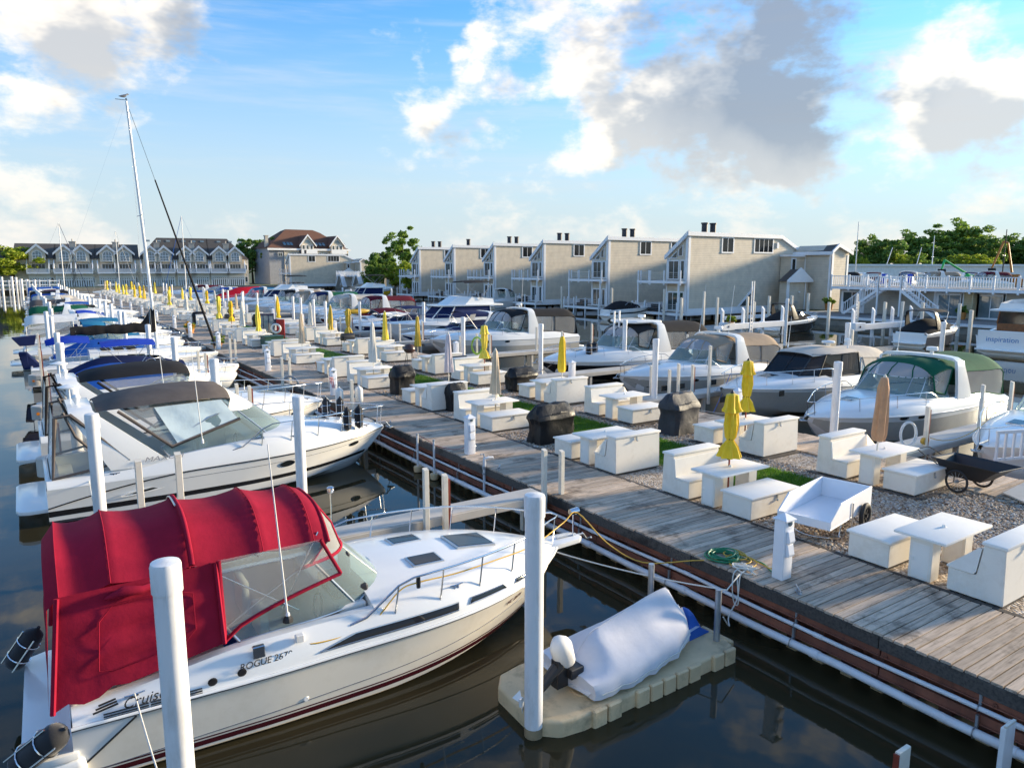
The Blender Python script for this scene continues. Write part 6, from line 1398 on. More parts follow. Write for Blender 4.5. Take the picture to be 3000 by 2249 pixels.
def canal_house(label, x0, y0, full=False, det=True, chim=2):
    t = thing('waterside_house', label, 'house', (x0, y0, 0), 0, 'beige houses along the canal')
    zb, H1 = .95, 9.62
    # body with the tall near end wall, roof falling away behind it
    pl = [(0, 0), (19.5, 0), (19.5, 6.4), (5.2, 6.4), (1.0, 3.2), (0, 3.1)]
    def zt(x, y): return (9.7 if x <= 16 else 9.7-(x-16)*.42)-(y*.78 if y < 3.2 else 2.5)
    top = [(x, y, zt(x, y)) for x, y in pl]
    w = MB(); n = len(pl)
    pl2 = [(0, 0), (16, 0), (19.5, 0), (19.5, 3.2), (19.5, 6.4), (5.2, 6.4), (1.0, 3.2), (0, 3.1)]
    w.loft([[(x, y, zb) for x, y in pl2], [(x, y, zt(x, y)) for x, y in pl2]], True, True).build('wall', 'siding_beige', t)
    r = MB().loft([[(-.25, -.18, zt(0, 0)+.06), (16.05, -.18, zt(16, 0)+.06), (19.8, -.18, zt(19.8, 0)+.06)], [(-.25, 3.25, zt(0, 3.2)+.08), (16.05, 3.25, zt(16, 3.2)+.08), (19.8, 3.25, zt(19.8, 3.2)+.08)], [(4.8, 6.6, zt(0, 6)+.08), (16.05, 6.6, zt(16, 6)+.08), (19.8, 6.6, zt(19.8, 6)+.08)]]).build('roof', 'shingle_grey', t)
    fa = MB(); fa.prism([(-.28, zt(0, 0)-.34), (16.05, zt(16, 0)-.34), (19.9, zt(19.9, 0)-.34), (19.9, zt(19.9, 0)+.10), (16.05, zt(16, 0)+.10), (-.28, zt(0, 0)+.10)], 'y', -.22, -.04)
    fa.build('fascia', 'house_trim', r)
    MB().prism([(-.04, zt(0, 0)-.40), (3.3, zt(0, 3.3)-.40), (3.3, zt(0, 3.3)+.08), (-.20, zt(0, -.2)+.08)], 'x', -.30, -.06).build('fascia', 'house_trim', r)
    for px in [3.6, 5.0][:chim]:
        p = MB().lathe([(.34, 0), (.34, 1.95)], (px, 1.0, zt(px, 1.)-.1), 12).lathe([(.42, 1.95), (.42, 2.10), (.30, 2.10)], (px, 1.0, zt(px, 1.)-.1), 12).build('chimney', 'chimney_metal', r, smooth=40)
    MB().bx(-.05, .36, -.05, -.002, zb, 9.3).build('corner_board', 'house_trim', t); MB().bx(-.06, -.002, -.05, .30, zb, 9.3).build('corner_board', 'house_trim', t)
    MB().bx(.37, 19.5, -.04, -.002, zb, zb+.42).build('skirt_board', 'house_trim', t)
    MB().bx(-.10, 19.6, -.15, 6.4, zb-.35, zb-.01).build('floor_slab', 'house_trim', t)
    window(t, 'y-', (6.45, 0, 8.45), 2.1, 1.85, 2); window(t, 'y-', (12.85, 0, 8.5), 3.6, 1.85, 4)
    if full:
        tr = MB().tri((8.7, -.03, 1.45), (11.2, -.03, 1.45), (11.2, -.03, 3.45)).build('gable_window', 'glass_window', t)
        MB().prism([(8.5, 1.40), (8.9, 1.40), (11.35, 3.36), (11.35, 3.75)], 'y', -.10, -.035).bx(11.2, 11.4, -.10, -.035, 1.4, 3.35).build('trim', 'house_trim', tr)
        MB().bx(15.2, 15.5, -.16, -.03, 8.2, 8.9).build('vent_box', 'house_trim', t)
    # glazed canal front
    fw_ = [('front_window', (.35, 1.35, 7.05, 8.35, 7.55)), ('front_window', (1.75, 2.75, 6.75, 7.15, 6.6))]
    for a0, a1, z0, z1 in ((.75, 1.35, 7.2, 8.7), (1.6, 2.8, 6.95, 7.75)):
        g = MB().tri((-.03, a0, z0), (-.03, a1, z0), (-.03, a1, zt(0, a1)-.75), (-.03, a0, zt(0, a0)-.75)).build('front_window', 'glass_window', t)
        MB().tube([(-.04, a0, z0), (-.04, a1, z0), (-.04, a1, zt(0, a1)-.75), (-.04, a0, zt(0, a0)-.75)], .07, 4, closed=True).build('trim', 'house_trim', g)
    for z in (1.05, 4.55):
        window(t, 'x-', (0, 2.05, z+1.1), 1.7, 2.2, 2, .14, 'glass_window', name='patio_door'); window(t, 'x-', (0, .72, z+1.1), .7, 2.2, 1, .12, 'glass_window', name='side_light')
    MB().bx(-.08, -.01, 2.92, 3.1, zb, 7.2).build('corner_board', 'house_trim', t)
    # balconies with post-and-wire rails
    for z, xx, yy in ((4.15, -1.0, 6.9), (.62, -1.4, 7.4)):
        bal = MB().bx(xx, -.05, .05, yy, z, z+.30).bx(-.05, 3.2, 3.3, yy, z, z+.295).build('balcony', 'house_trim', t)
        MB().bx(xx+.06, -.06, .1, yy-.06, z+.302, z+.33).build('decking', 'deck_grey', bal)
        ps = [(xx+.1, .15), (xx+.1, yy*.38), (xx+.1, yy*.70), (xx+.1, yy-.12), (xx*.5, yy-.12), (.8, yy-.12)]
        for (px, py) in ps: MB().bx(px-.07, px+.07, py-.07, py+.07, (z-1.6 if z < 2 else z-.2), z+1.45).build('rail_post', 'house_trim', bal)
        rl = MB()
        for k in range(4):
            zz = z+.55+k*.22; rl.tube([(xx+.1, .15, zz), (xx+.1, yy-.12, zz), (.8, yy-.12, zz)], .012 if k < 3 else .022, 4)
        rl.build('rail_wires', 'aluminium', bal)
    for py in (.4, 6.8): MB().bx(-.95, -.80, py-.08, py+.08, .9, 4.15).build('support_post', 'house_trim', t)
    for px in (1, 6, 11, 16):
        for py in (.5, 5.8): MB().lathe([(.17, -1), (.17, .62)], (px, py, 0), 8).build('piling', 'pile_dark', t)
    # patio furniture: a dark sofa and chairs on the lower deck
    MB().bx(-.9, -.2, 3.6, 5.2, .95, 1.35).bx(-.35, -.2, 3.6, 5.2, 1.35, 1.75).build('deck_sofa', 'black_plastic', t, bevel=.05)
    return t
mat('chimney_metal', (.06, .06, .07), .5, .6, var=.3); mat('pile_dark', (.035, .025, .022), .8, var=.3)
HL = ['sixth and nearest', 'fifth', 'fourth', 'third', 'second', 'first and farthest']
HY = [57.3, 71.6, 86.0, 100.2, 113.4, 126.4]; HX = [61.5, 62.4, 62.8, 63.4, 63.4, 63.2]
for k in range(6): canal_house('beige clapboard canal house, %s of the row counted from the far end' % HL[k] if k else 'nearest beige canal house with two upper windows and black chimneys', HX[k], HY[k], k == 0, chim=1 if k == 4 else 2)
canal_house('beige canal house standing alone beyond the gap, before the brown roof', 63.6, 208.0, False)
# annex and porch of the nearest house (each house has one on its land side)
def annex(label, x, y):
    t = thing('house_annex', label, 'house', (x, y, 0), 0, 'house annexes on the land side')
    pr = [(0, .9), (3.4, .9), (3.4, 7.75), (.9, 8.55), (0, 7.95)]
    MB().prism(pr, 'y', 0, 5.05).build('wall', 'siding_beige', t)
    rf = MB().loft([[(-.35, -.3, 7.83), (-.35, 5.1, 7.45)], [(.9, -.3, 8.68), (.9, 5.1, 8.25)], [(3.8, -.3, 7.75), (3.8, 5.1, 7.4)]]).build('roof', 'shingle_grey', t)
    MB().prism([(-.38, 7.5), (.9, 8.35), (3.85, 7.4), (3.85, 7.78), (.9, 8.72), (-.38, 7.88)], 'y', -.36, -.20).build('fascia', 'house_trim', rf); MB().bx(-.42, -.30, -.3, 5.1, 7.4, 7.8).build('fascia', 'house_trim', rf)
    MB().bx(-.05, .38, -.05, -.002, .9, 7.6).build('corner_board', 'house_trim', t); MB().bx(-.05, -.002, -.05, .30, .9, 7.6).build('corner_board', 'house_trim', t); MB().bx(3.1, 3.42, -.04, -.002, .9, 7.4).build('corner_board', 'house_trim', t)
    window(t, 'x-', (0, 4.1, 6.4), 1.3, 2.0, 1, .18, 'glass_sky')
    MB().bx(-2.8, -.002, 3.6, 5.0, .9, 7.2).build('stair_tower', 'siding_beige', t); window(t, 'y-', (-2.2, 3.6, 6.2), .9, 1.7, 1, .14)
    MB().bx(-3.05, -.36, 3.3, 5.0, 7.21, 7.45).build('tower_roof', 'house_trim', t)
    MB().bx(-4.6, -.6, 2.6, 3.58, .9, 4.3).build('porch_wall', 'siding_beige', t)
    pg = MB().prism([(-5.0, 4.3), (-.3, 4.3), (-2.65, 5.7)], 'y', 2.3, 3.6).build('porch_roof', 'shingle_grey', t)
    MB().prism([(-5.15, 4.18), (-.15, 4.18), (-.15, 4.4), (-2.65, 5.92), (-5.15, 4.4)], 'y', 2.14, 2.28).build('porch_trim', 'house_trim', pg)
    MB().bx(-4.7, -4.25, 2.5, 2.58, .9, 4.18).build('corner_board', 'house_trim', t); MB().tube([(-1.2, 2.5, .9), (-1.2, 2.5, 4.2)], .07, 6).build('downpipe', 'house_trim', t)
    MB().lathe([(.10, -.08), (.13, 0), (.10, .08)], (-2.4, 2.45, 3.0), 10).build('porch_lamp', 'house_trim', t)
    MB().bx(-5.5, -4.2, 1.3, 2.2, .95, 2.0).build('air_conditioner', 'galv', t, bevel=.05)
    return t
annex('land-side annex of the nearest house with a dark roof and one pale window', 80.4, 52.2)
for k in range(1, 6): annex('land-side annex behind the %s canal house' % HL[k], 80.4, HY[k]-5.1)
annex('land-side annex of the lone canal house beyond the gap', 82.5, 202.9)
# ------------------------------------------------------------------ low house with the white roof terrace
def terrace(label, x, y0, y1):
    t = thing('terrace_house', label, 'house', (x, 0, 0), 0, 'low houses with roof terraces')
    MB().bx(0, 9, y0, y1, .88, 3.55).build('wall', 'siding_grey', t)
    dk = MB().bx(-1.6, 9.2, y0-.2, y1+.2, 3.56, 3.85).build('roof_terrace', 'house_trim', t)
    MB().bx(-1.5, 9.1, y0-.1, y1+.1, 3.852, 3.875).build('decking', 'deck_grey', dk)
    # railing: posts, rails and single balusters
    rl = MB(); rl.bx(-1.58, -1.50, y0-.15, y1+.15, 4.95, 5.03).bx(-1.58, -1.50, y0-.15, y1+.15, 3.98, 4.04)
    rl.bx(-1.49, 9.1, y0-.15, y0-.07, 4.95, 5.03).bx(-1.49, 9.1, y0-.15, y0-.07, 3.98, 4.04).build('guard_rail', 'house_trim', dk)
    n = int((y1-y0)/2.0)
    for k in range(n+1):
        y = y0-.1+(y1-y0+.2)*k/n; MB().bx(-1.62, -1.46, y-.08, y+.08, 3.4, 5.15).build('rail_post', 'house_trim', dk)
    bl = bpy.data.meshes.new('baluster'); bl = MB().bx(-.025, .025, -.035, .035, 4.041, 4.949).mesh('baluster'); bl.materials.append(M['house_trim'])
    y = y0
    while y < y1: link('baluster', bl, dk, (-1.54, y, 0)); y += .24
    return t, dk
t, dk = terrace('low grey house with a white railed roof terrace and outside stairs', 77.3, 18.0, 48.9)
for y, m in ((47.4, 'glass_window'), (37.0, 'glass_sky'), (33.2, 'glass_sky')): 
    window(t, 'x-', (0, y, 2.15), 2.5, 2.5, 2, .22, m, name='patio_door')
MB().bx(-.02, 2.0, 34.45, 35.7, .9, 3.5).build('sunlit_yellow_wall', 'siding_sunlit_yellow', t); MB().bx(-.9, -.03, 34.40, 34.5, .9, 3.5).build('wing_wall', 'siding_sunlit_yellow', t)  # return walls coloured as if sunlit, beside the grey siding
for y in (46.0, 38.4, 35.75, 34.35, 32.0): MB().bx(-.06, -.004, y-.12, y+.12, .9, 3.5).build('corner_board', 'house_trim', t)
for y, c in ((43.6, 'canvas_royal'), (40.9, 'canvas_royal')): MB().bx(-.9, -.4, y-.3, y+.3, 4.2, 4.35).bx(-.5, -.4, y-.3, y+.3, 4.35, 5.25).build('deck_chair', c, dk, bevel=.03)
# double stairs meeting at a landing
stt = thing('outdoor_stairs', 'white double stairs rising to a landing before the low house', 'stairs', (75.0, 0, 0))
MB().bx(-.6, .65, 40.4, 42.8, 3.60, 3.80).build('landing', 'house_trim', stt)
for s, ya, yb in ((1, 42.8, 46.6), (-1, 40.4, 36.6)):
    for k in range(12):
        f = (k+.5)/12; MB().bx(-.55, .6, ya+(yb-ya)*f-.16, ya+(yb-ya)*f+.16, 3.6-2.7*f-.03, 3.6-2.7*f+.02).build('tread', 'house_trim', stt)
    for xx in (-.62, .62): MB().prism([(ya, 3.45), (ya, 3.80), (yb, 1.05), (yb, .75)] if s > 0 else [(ya, 3.80), (ya, 3.45), (yb, .75), (yb, 1.05)], 'x', xx-.04, xx+.04).build('stringer', 'house_trim', stt)
    for xx in (-.62,):
        hr = MB().tube([(xx, ya, 4.85), (xx, yb, 2.05)], .05, 5).build('handrail', 'house_trim', stt)
        for k in range(15):
            f = k/14; y = ya+(yb-ya)*f; w_ = .07 if k % 7 == 0 else .025; MB().bx(xx-w_, xx+w_, y-w_, y+w_, 3.7-2.72*f, (4.85 if w_ < .05 else 5.05)-2.8*f).build('baluster', 'house_trim', stt)
for y in (40.4, 41.6, 42.8): MB().bx(-.70, -.56, y-.07, y+.07, .9 if y != 41.6 else 3.7, 5.1).build('landing_post', 'house_trim', stt)
MB().bx(-.66, -.60, 40.4, 42.8, 4.85, 4.95).build('landing_rail', 'house_trim', stt)
# quay edge with white fascia
q_ = bpy.data.objects.new('quay', None); COL.objects.link(q_); q_['kind'] = 'structure'; q_['label'] = 'concrete quay with white edge board before the houses'
MB().bx(69.9, 70.3, -40, 49.5, -1, .70).build('quay_wall', 'concrete', q_); MB().bx(69.6, 72.0, -40, 49.5, .702, .93).build('quay_edge', 'house_trim', q_); MB().bx(69.95, 77.1, -40, 49.4, .932, .95).build('quay_paving', 'deck_grey', q_)
MB().bx(60, 80, 50.5, 51.0, .60, .93).build('quay_walk', 'house_trim', q_)
MB().bx(76.6, 77.2, 52, 210, -1, .9).build('quay_wall', 'concrete', q_)
# boat-lift frames, lift posts and ladders in the canal
def lift(label, x, y, L=6.0):
    t = thing('boat_lift', label, 'boat lift', (x, y, 0), 0, 'white boat lifts in the canal')
    MB().bx(0, L, -.18, .18, .75, 1.25).build('beam', 'house_trim', t, bevel=.03); MB().bx(-.5, 1.0, -.25, .25, .70, 1.38).build('drive_box', 'house_trim', t, bevel=.04)
    for px in (.0, L*.33, L*.66, L): MB().bx(px-.11, px+.11, .2, .42, -1, 2.3).prism([(.2, 2.3), (.42, 2.3), (.42, 2.55)], 'x', px-.11, px+.11).build('lift_post', 'house_trim', t)
    MB().lathe([(.0, 0), (.09, 0), (.09, .02)], n=10).build('reflector', 'stripe_maroon', t, loc=(.2, -.26, 1.05)).rotation_euler = (pi/2, 0, 0)
    return t
lift('white boat lift beam by the end house corner', 48.6, 40.9, 8.0); lift('white boat lift beam left of the grey-hulled bowrider', 57.3, 34.6, 9.0); lift('white boat lift beam among the far canal boats', 44.0, 112, 7); lift('white boat lift frame beside the yellow boat', 46.0, 121, 9)
k = 0
for x, y, h in ((52.5, 49.5, 3.0), (56.5, 48.6, 3.0), (60.5, 48.2, 3.0), (63.5, 47.9, 3.0), (66.5, 47.4, 3.0), (69.0, 47.2, 3.2), (59, 46.2, 2.6), (63.8, 38.5, 2.8), (62.5, 35.2, 2.9), (66.8, 36.0, 2.8), (60.0, 38.9, 2.8), (64.5, 33.0, 2.9), (67.5, 31.4, 2.8), (69.2, 28.6, 2.9), (57.5, 25.9, 2.8), (59.8, 59.0, 3.5), (59.3, 52.8, 3.4), (60.0, 68, 3.4), (60.0, 78, 3.4)):
    k += 1; post(x, y, -1, h, 0, 'white canal post in front of the houses, %s of a scattered row' % ORD[k-1], .22)
for x, y, z0, z1, lab in ((26.5, 29.6, .3, 3.6, 'white dock ladder standing behind the bright yellow umbrella'), (50.3, 39.6, .2, 4.8, 'tall white ladder on the lift near the end house'), (62.3, 37.7, .8, 3.6, 'white ladder rising between the canal posts')):
    t = thing('ladder', lab, 'ladder', (x, y, 0), radians(20))
    for s in (-.28, .28): MB().bx(s-.04, s+.04, -.04, .04, z0, z1).build('rail', 'pile_white', t)
    zz = z0+.3
    while zz < z0+1.8: MB().bx(-.24, .24, -.025, .025, zz, zz+.05).build('rung', 'pile_white', t); zz += .3
# railed white decks in the gap left of the first house
for k, (x, y0, y1) in enumerate(((75.0, 135, 168), (75.0, 172, 198))):
    t, dk = terrace('low far house with a white roof terrace, %s beyond the last canal house' % ('first' if k == 0 else 'second'), x, y0, y1)
    for yy in (y0+8, y0+20):
        s_ = thing('outdoor_stairs', 'white A-shaped stairs on the %s far terrace, %s' % (('first', 'second')[k], 'near one' if yy == y0+8 else 'far one'), 'stairs', (x-2.6, yy, 0))
        MB().prism([(-3.2, .9), (-2.7, .9), (-.5, 3.7), (.5, 3.7), (2.7, .9), (3.2, .9), (.8, 4.1), (-.8, 4.1)], 'x', -.5, .5).build('flight', 'house_trim', s_); MB().tube([(-.5, -3.0, 1.9), (-.5, -.7, 4.9), (-.5, .7, 4.9), (-.5, 3.0, 1.9)], .08, 5).build('handrail', 'house_trim', s_)
# ------------------------------------------------------------------ townhouses across the end of the basin
A0, A1 = Vector((-3.0, 230.0, 0)), Vector((57.6, 221.8, 0)); TD = (A1-A0).normalized(); TANG = atan2(TD.y, TD.x); TLEN = (A1-A0).length
def facade(zx):
    d, _ = rayd(zx*.3436, 784); 
    # intersection of the sight line with the facade line, seen from above
    den = d.x*TD.y-d.y*TD.x; s = (A0.x*d.y-A0.y*d.x)/den*-1
    s = (d.x*A0.y-d.y*A0.x)/(d.y*TD.x-d.x*TD.y); return s
def townhouse(label, s0, s1, gables, tall, idx):
    """one bay of the terrace in local coordinates along the facade"""
    t = thing('townhouse', label, 'house', A0+TD*s0, TANG, 'gabled townhouses across the basin')
    w = s1-s0; MB().bx(0, w-.02, 0, 12, .86, 8.3).build('wall', 'siding_taupe', t)
    rz_ = 14.3 if tall else 12.3
    rf = MB().loft([[(-.2, -.6, 8.25), (w+.15, -.6, 8.25)], [(-.2 if idx != 3 else 5.0, 6.0, rz_), (w+.15 if idx != 5 else w-5.0, 6.0, rz_)], [(-.2, 12.4, 8.3), (w+.15, 12.4, 8.3)]]).build('roof', 'shingle_grey', t)
    if tall:
        for q in (.3, .6, .85): MB().bx(-.5, .5, -.35, .35, 0, .06).build('skylight', 'glass_sky', rf, loc=(w*q, 4.9, 8.25+4.9*.0+(rz_-8.25)*(5.5/6.6)+.08)).rotation_euler = (atan2(rz_-8.25, 6.6), 0, 0)
    for gx in gables:
        g = MB().prism([(gx-1.85, 7.4), (gx+1.85, 7.4), (gx+1.85, 9.75), (gx, 11.55), (gx-1.85, 9.75)], 'y', -.9, 2.5).build('dormer', 'siding_taupe', t)
        MB().loft([[(gx-2.3, -1.15, 9.45), (gx-2.3, 3.5, 9.45)], [(gx, -1.15, 11.75), (gx, 4.6, 11.75)], [(gx+2.3, -1.15, 9.45), (gx+2.3, 3.5, 9.45)]]).build('dormer_roof', 'shingle_grey', g)
        MB().prism([(gx-2.5, 9.2), (gx, 11.4), (gx+2.5, 9.2), (gx+2.5, 9.75), (gx, 12.1), (gx-2.5, 9.75)], 'y', -1.3, -1.16).build('barge_board', 'house_trim', g)
        # arched window
        ar = [(gx-1.1, 7.75), (gx+1.1, 7.75), (gx+1.1, 9.15)]+[(gx+1.1*cos(a), 9.15+1.1*sin(a)) for a in [pi*k/8 for k in range(1, 8)]]+[(gx-1.1, 9.15)]
        wn = MB().prism(ar, 'y', -1.0, -.905).build('arched_window', 'glass_sky', t)
        bars = MB().tube([(p[0], -1.02, p[1]) for p in ar], .09, 4, closed=True)
        for x in (-.36, .36): bars.bx(gx+x-.05, gx+x+.05, -1.05, -1.0, 7.8, 10.1)
        bars.bx(gx-1.1, gx+1.1, -1.06, -1.0, 9.08, 9.2).bx(gx-1.1, gx+1.1, -1.06, -1.0, 8.36, 8.46); bars.build('muntins', 'house_trim', wn)
        # first floor: wide dark doors behind a railed balcony on white columns
        window(t, 'y-', (gx, 0, 6.0), 3.1, 2.0, 4, .12, 'glass_window', name='balcony_door')
        bal = MB().bx(gx-2.5, gx+2.5, -2.2, -.02, 4.35, 4.75).build('balcony', 'house_trim', t)
        MB().bx(gx-2.5, gx+2.5, -2.2, -2.14, 5.65, 5.75).bx(gx-2.5, gx+2.5, -2.18, -2.16, 4.75, 5.6).build('balcony_rail', 'rail_glass', bal)
        for x in (-2.45, 2.45): MB().prism([(-.1, 8.2), (-.9, 7.2), (-2.2, 5.6), (-2.2, 4.8), (-1.7, 4.8), (-.1, 6.9)] , 'x', gx+x-.12, gx+x+.12).build('side_brace', 'house_trim', t)
        # ground floor: row of white-framed doors
        for k in range(9):
            x = gx-2.2+4.4*k/8; MB().bx(x-.16, x+.16, -.14, -.002, .9, 4.3).build('column', 'house_trim', t)
        MB().bx(gx-2.3, gx+2.3, -.06, -.003, 1.0, 3.0).build('ground_glass', 'glass_window', t); MB().bx(gx-2.3, gx+2.3, -.12, -.062, 2.6, 2.9).build('transom_bar', 'house_trim', t); MB().bx(gx-2.4, gx+2.4, -.17, -.145, 3.2, 4.3).build('beam', 'house_trim', t)
    if len(gables) > 1:
        gm_ = (gables[0]+gables[1])/2; ch = MB().bx(gm_-.75, gm_+.75, 1.2, 2.6, 8.5, 12.6).bx(gm_-.85, gm_+.85, 1.1, 2.7, 12.6, 12.85).lathe([(.15, 12.85), (.15, 13.5)], (gm_, 1.9, 0), 8).build('chimney', 'siding_grey', t)
    e = w-.4
    for z in (6.1, 2.6): window(t, 'y-', (w-.75, 0, z), .8, 1.6, 1, .12, 'glass_window')
    return t
mat('rail_glass', (.55, .55, .56), .3, var=.1)
gz = [facade(q) for q in (330, 558, 703, 925, 1070, 1290, 1407, 1590, 1703, 1873, 2008)]
ed = [facade(120), (gz[0]+gz[1])/2+.6, (gz[2]+gz[3])/2, (gz[4]+gz[5])/2, (gz[6]+gz[7])/2, (gz[8]+gz[9])/2, facade(2120)]
un = [[gz[0]], gz[1:3], gz[3:5], gz[5:7], gz[7:9], gz[9:11]]
tl = ['leftmost, with a single dormer', 'second from the left', 'third from the left', 'fourth from the left behind the tall mast', 'fifth from the left under the higher roof', 'rightmost, with the corner balcony']
for k in range(6): townhouse('taupe townhouse bay with white-trimmed gables, %s' % tl[k], ed[k], ed[k+1], [g-ed[k] for g in un[k]], k >= 3, k)
t = thing('townhouse', 'dark-roofed townhouse wing cut by the left edge of the picture', 'house', A0+TD*(ed[0]-26), TANG)
MB().bx(0, 25, 0, 12, .86, 8.0).build('wall', 'siding_grey', t); MB().loft([[(-1, -.6, 8), (27, -.6, 8)], [(4, 6, 15.2), (17, 6, 15.2)], [(-1, 12.5, 8), (27, 12.5, 8)]]).build('roof', 'shingle_grey', t)
for k in range(5): window(t, 'y-', (2.5+k*4.6, 0, 5.5), 1.8, 1.6, 2, .14)
# ------------------------------------------------------------------ brown-roofed apartment house
c0 = at_depth(600+600*.3165, 780, 226); c1 = at_depth(600+1330*.3165, 780, 242); BD = Vector((c1.x-c0.x, c1.y-c0.y, 0)); bl_ = BD.length; ba = atan2(BD.y, BD.x)
t = thing('apartment_house', 'apartment house with a big hipped brown roof and two white gables', 'house', (c0.x, c0.y, 0), ba)
MB().bx(0, bl_, 0, 14, .86, 12.2).build('wall', 'siding_slate', t); MB().bx(bl_*.18, bl_, -.25, -.01, .86, 11.9).build('front_wall', 'siding_taupe', t)
def B2(zx, zy): q = at_depth(600+zx*.3165, 640+zy*.3165, 233); d = Vector((q.x-c0.x, q.y-c0.y, 0)); return d.dot(BD)/bl_, q.z
rf = MB().loft([[(-.6, -.8, 12.0), (bl_+.6, -.8, 11.4), (bl_+.6, 15, 11.4), (-.6, 15, 12.0)], [(bl_*.28, 6, 17.6), (bl_*.74, 6, 17.2), (bl_*.74, 9, 17.2), (bl_*.28, 9, 17.6)], [(bl_*.32, 7, 18.1), (bl_*.66, 7, 18.1), (bl_*.66, 8, 18.1), (bl_*.32, 8, 18.1)]], True, True).build('roof', 'shingle_brown', t)
MB().bx(-.7, bl_+.7, -.95, -.80, 11.3, 11.9).build('gutter', 'house_trim', rf)
for q in (.20, .245, .285, .52, .60, .645, .69, .96): MB().bx(-.42, .42, -.7, .7, 0, .08).build('skylight', 'glass_sky', rf, loc=(bl_*q, .75, 13.35), rz=0).rotation_euler = (.72, 0, 0)
for gx in (bl_*.455, bl_*.835):
    g = MB().prism([(gx-2.1, 10.6), (gx+2.1, 10.6), (gx+2.1, 13.2), (gx, 15.8), (gx-2.1, 13.2)], 'y', -1.3, 5).build('gable', 'siding_taupe', t)
    MB().loft([[(gx-2.7, -1.6, 12.7), (gx-2.7, 6, 12.7)], [(gx, -1.6, 16.1), (gx, 7, 16.1)], [(gx+2.7, -1.6, 12.7), (gx+2.7, 6, 12.7)]]).build('gable_roof', 'shingle_brown', g)
    MB().prism([(gx-2.8, 12.4), (gx, 15.8), (gx+2.8, 12.4), (gx+2.8, 12.9), (gx, 16.4), (gx-2.8, 12.9)], 'y', -1.8, -1.62).build('barge_board', 'house_trim', g)
    ar = [(gx-.9, 13.6), (gx+.9, 13.6)]+[(gx+.9*cos(a), 13.7+.9*sin(a)) for a in [pi*k/7 for k in range(8)]]
    MB().prism(ar, 'y', -1.36, -1.305).build('arched_window', 'glass_sky', g)
    for dx_ in (-1.3, 0, 1.3): window(t, 'y-', (gx+dx_, -1.3, 12.2), .9, 1.6, 1, .12, 'glass_window')
    bal = MB().bx(gx-2.6, gx+2.6, -2.8, -1.3, 10.3, 10.6).bx(gx-2.6, gx+2.6, -2.8, -2.7, 10.6, 11.7).build('balcony', 'house_trim', t)
for q in (.13, .3, .36, .56, .62, .70, .93, .97): window(t, 'y-', (bl_*q, -.25, 10.0), 1.5, 1.3, 2, .12, 'glass_window')
MB().bx(-.2, .7, 2, 3.2, 12, 15.6).bx(-.35, .85, 1.85, 3.35, 15.6, 15.85).build('chimney', 'siding_grey', t)
# ------------------------------------------------------------------ quay, jetty and posts at the far left
q2 = bpy.data.objects.new('far_quay', None); COL.objects.link(q2); q2['kind'] = 'structure'; q2['label'] = 'quay before the townhouses at the end of the basin'
MB().bx(-60, 77, 211.5, 214.2, -1, .9).build('quay_wall', 'concrete', q2)
k = 0
for x, y, h in ((-3.3, 205, 6.2), (-1.4, 206, 6.3), (-.6, 207, 6.0), (.4, 206, 5.4), (1.5, 207, 5.2), (3.0, 206.5, 5.0), (-5.0, 206, 5.2)):
    k += 1; pile(x, y, h*.62, 'white pile by the far jetty at the left edge, %s' % ORD[k-1], .26)
jt = thing('jetty', 'low white railed jetty at the far left end of the basin', 'jetty', (0, 0, 0))
MB().bx(-8, 8, 208.5, 211.4, .7, 1.0).build('jetty_deck', 'dock_cream', jt)
for x in range(-8, 9, 2): MB().bx(x-.12, x+.12, 208.4, 208.65, -1, 3.1).build('jetty_post', 'house_trim', jt)
MB().bx(-8, 8, 208.45, 208.6, 2.7, 2.95).bx(-8, 8, 208.45, 208.6, 1.8, 2.0).build('jetty_rail', 'house_trim', jt)
# ------------------------------------------------------------------ trees
def leaf_mesh(name, seed, rx, rz, n_cl, per, size, m):
    rg = np.random.default_rng(seed); C = []
    while len(C) < n_cl:
        p = rg.uniform(-1, 1, 3); r = np.linalg.norm(p)
        if r < 1 and rg.uniform() < .25+.75*r and p[2] > -.75+.25*rg.uniform(): C.append(p*(1+.18*rg.normal()))
    C = np.array(C)*np.array([rx, rx, rz]); cs = rg.uniform(.10, .24, n_cl)*rx*1.15
    k = n_cl*per; ci = np.repeat(np.arange(n_cl), per); off = rg.normal(0, 1, (k, 3)); off /= np.linalg.norm(off, axis=1)[:, None]; off *= rg.uniform(.3, 1, (k, 1))**.6
    off[:, 2] *= .75; c = C[ci]+off*cs[ci][:, None]
    u = rg.normal(0, 1, (k, 3)); u /= np.linalg.norm(u, axis=1)[:, None]; w = np.cross(u, rg.normal(0, 1, (k, 3))); w /= np.linalg.norm(w, axis=1)[:, None]
    s = size*rg.uniform(.6, 1.4, (k, 1)); v = np.stack([c-u*s, c+w*s*.5, c+u*s, c-w*s*.5], 1).reshape(-1, 3); f = np.arange(4*k).reshape(-1, 4)
    return np_mesh(name, v, f, m), C
TM = {}
def tree_proto(key, seed, rx, rz, n_cl, per, size, m):
    me, C = leaf_mesh('crown', seed, rx, rz, n_cl, per, size, m); TM[key] = (me, C, rx, rz)
tree_proto('round', 1, 4.0, 4.2, 95, 90, .28, 'leaf_mid'); tree_proto('dark', 2, 4.2, 4.0, 95, 90, .30, 'leaf_dark'); tree_proto('lime', 3, 4.0, 3.2, 80, 90, .26, 'leaf_lime'); tree_proto('airy', 4, 3.6, 4.6, 60, 90, .27, 'leaf_mid'); tree_proto('cone', 6, 2.0, 4.5, 60, 80, .26, 'leaf_mid')
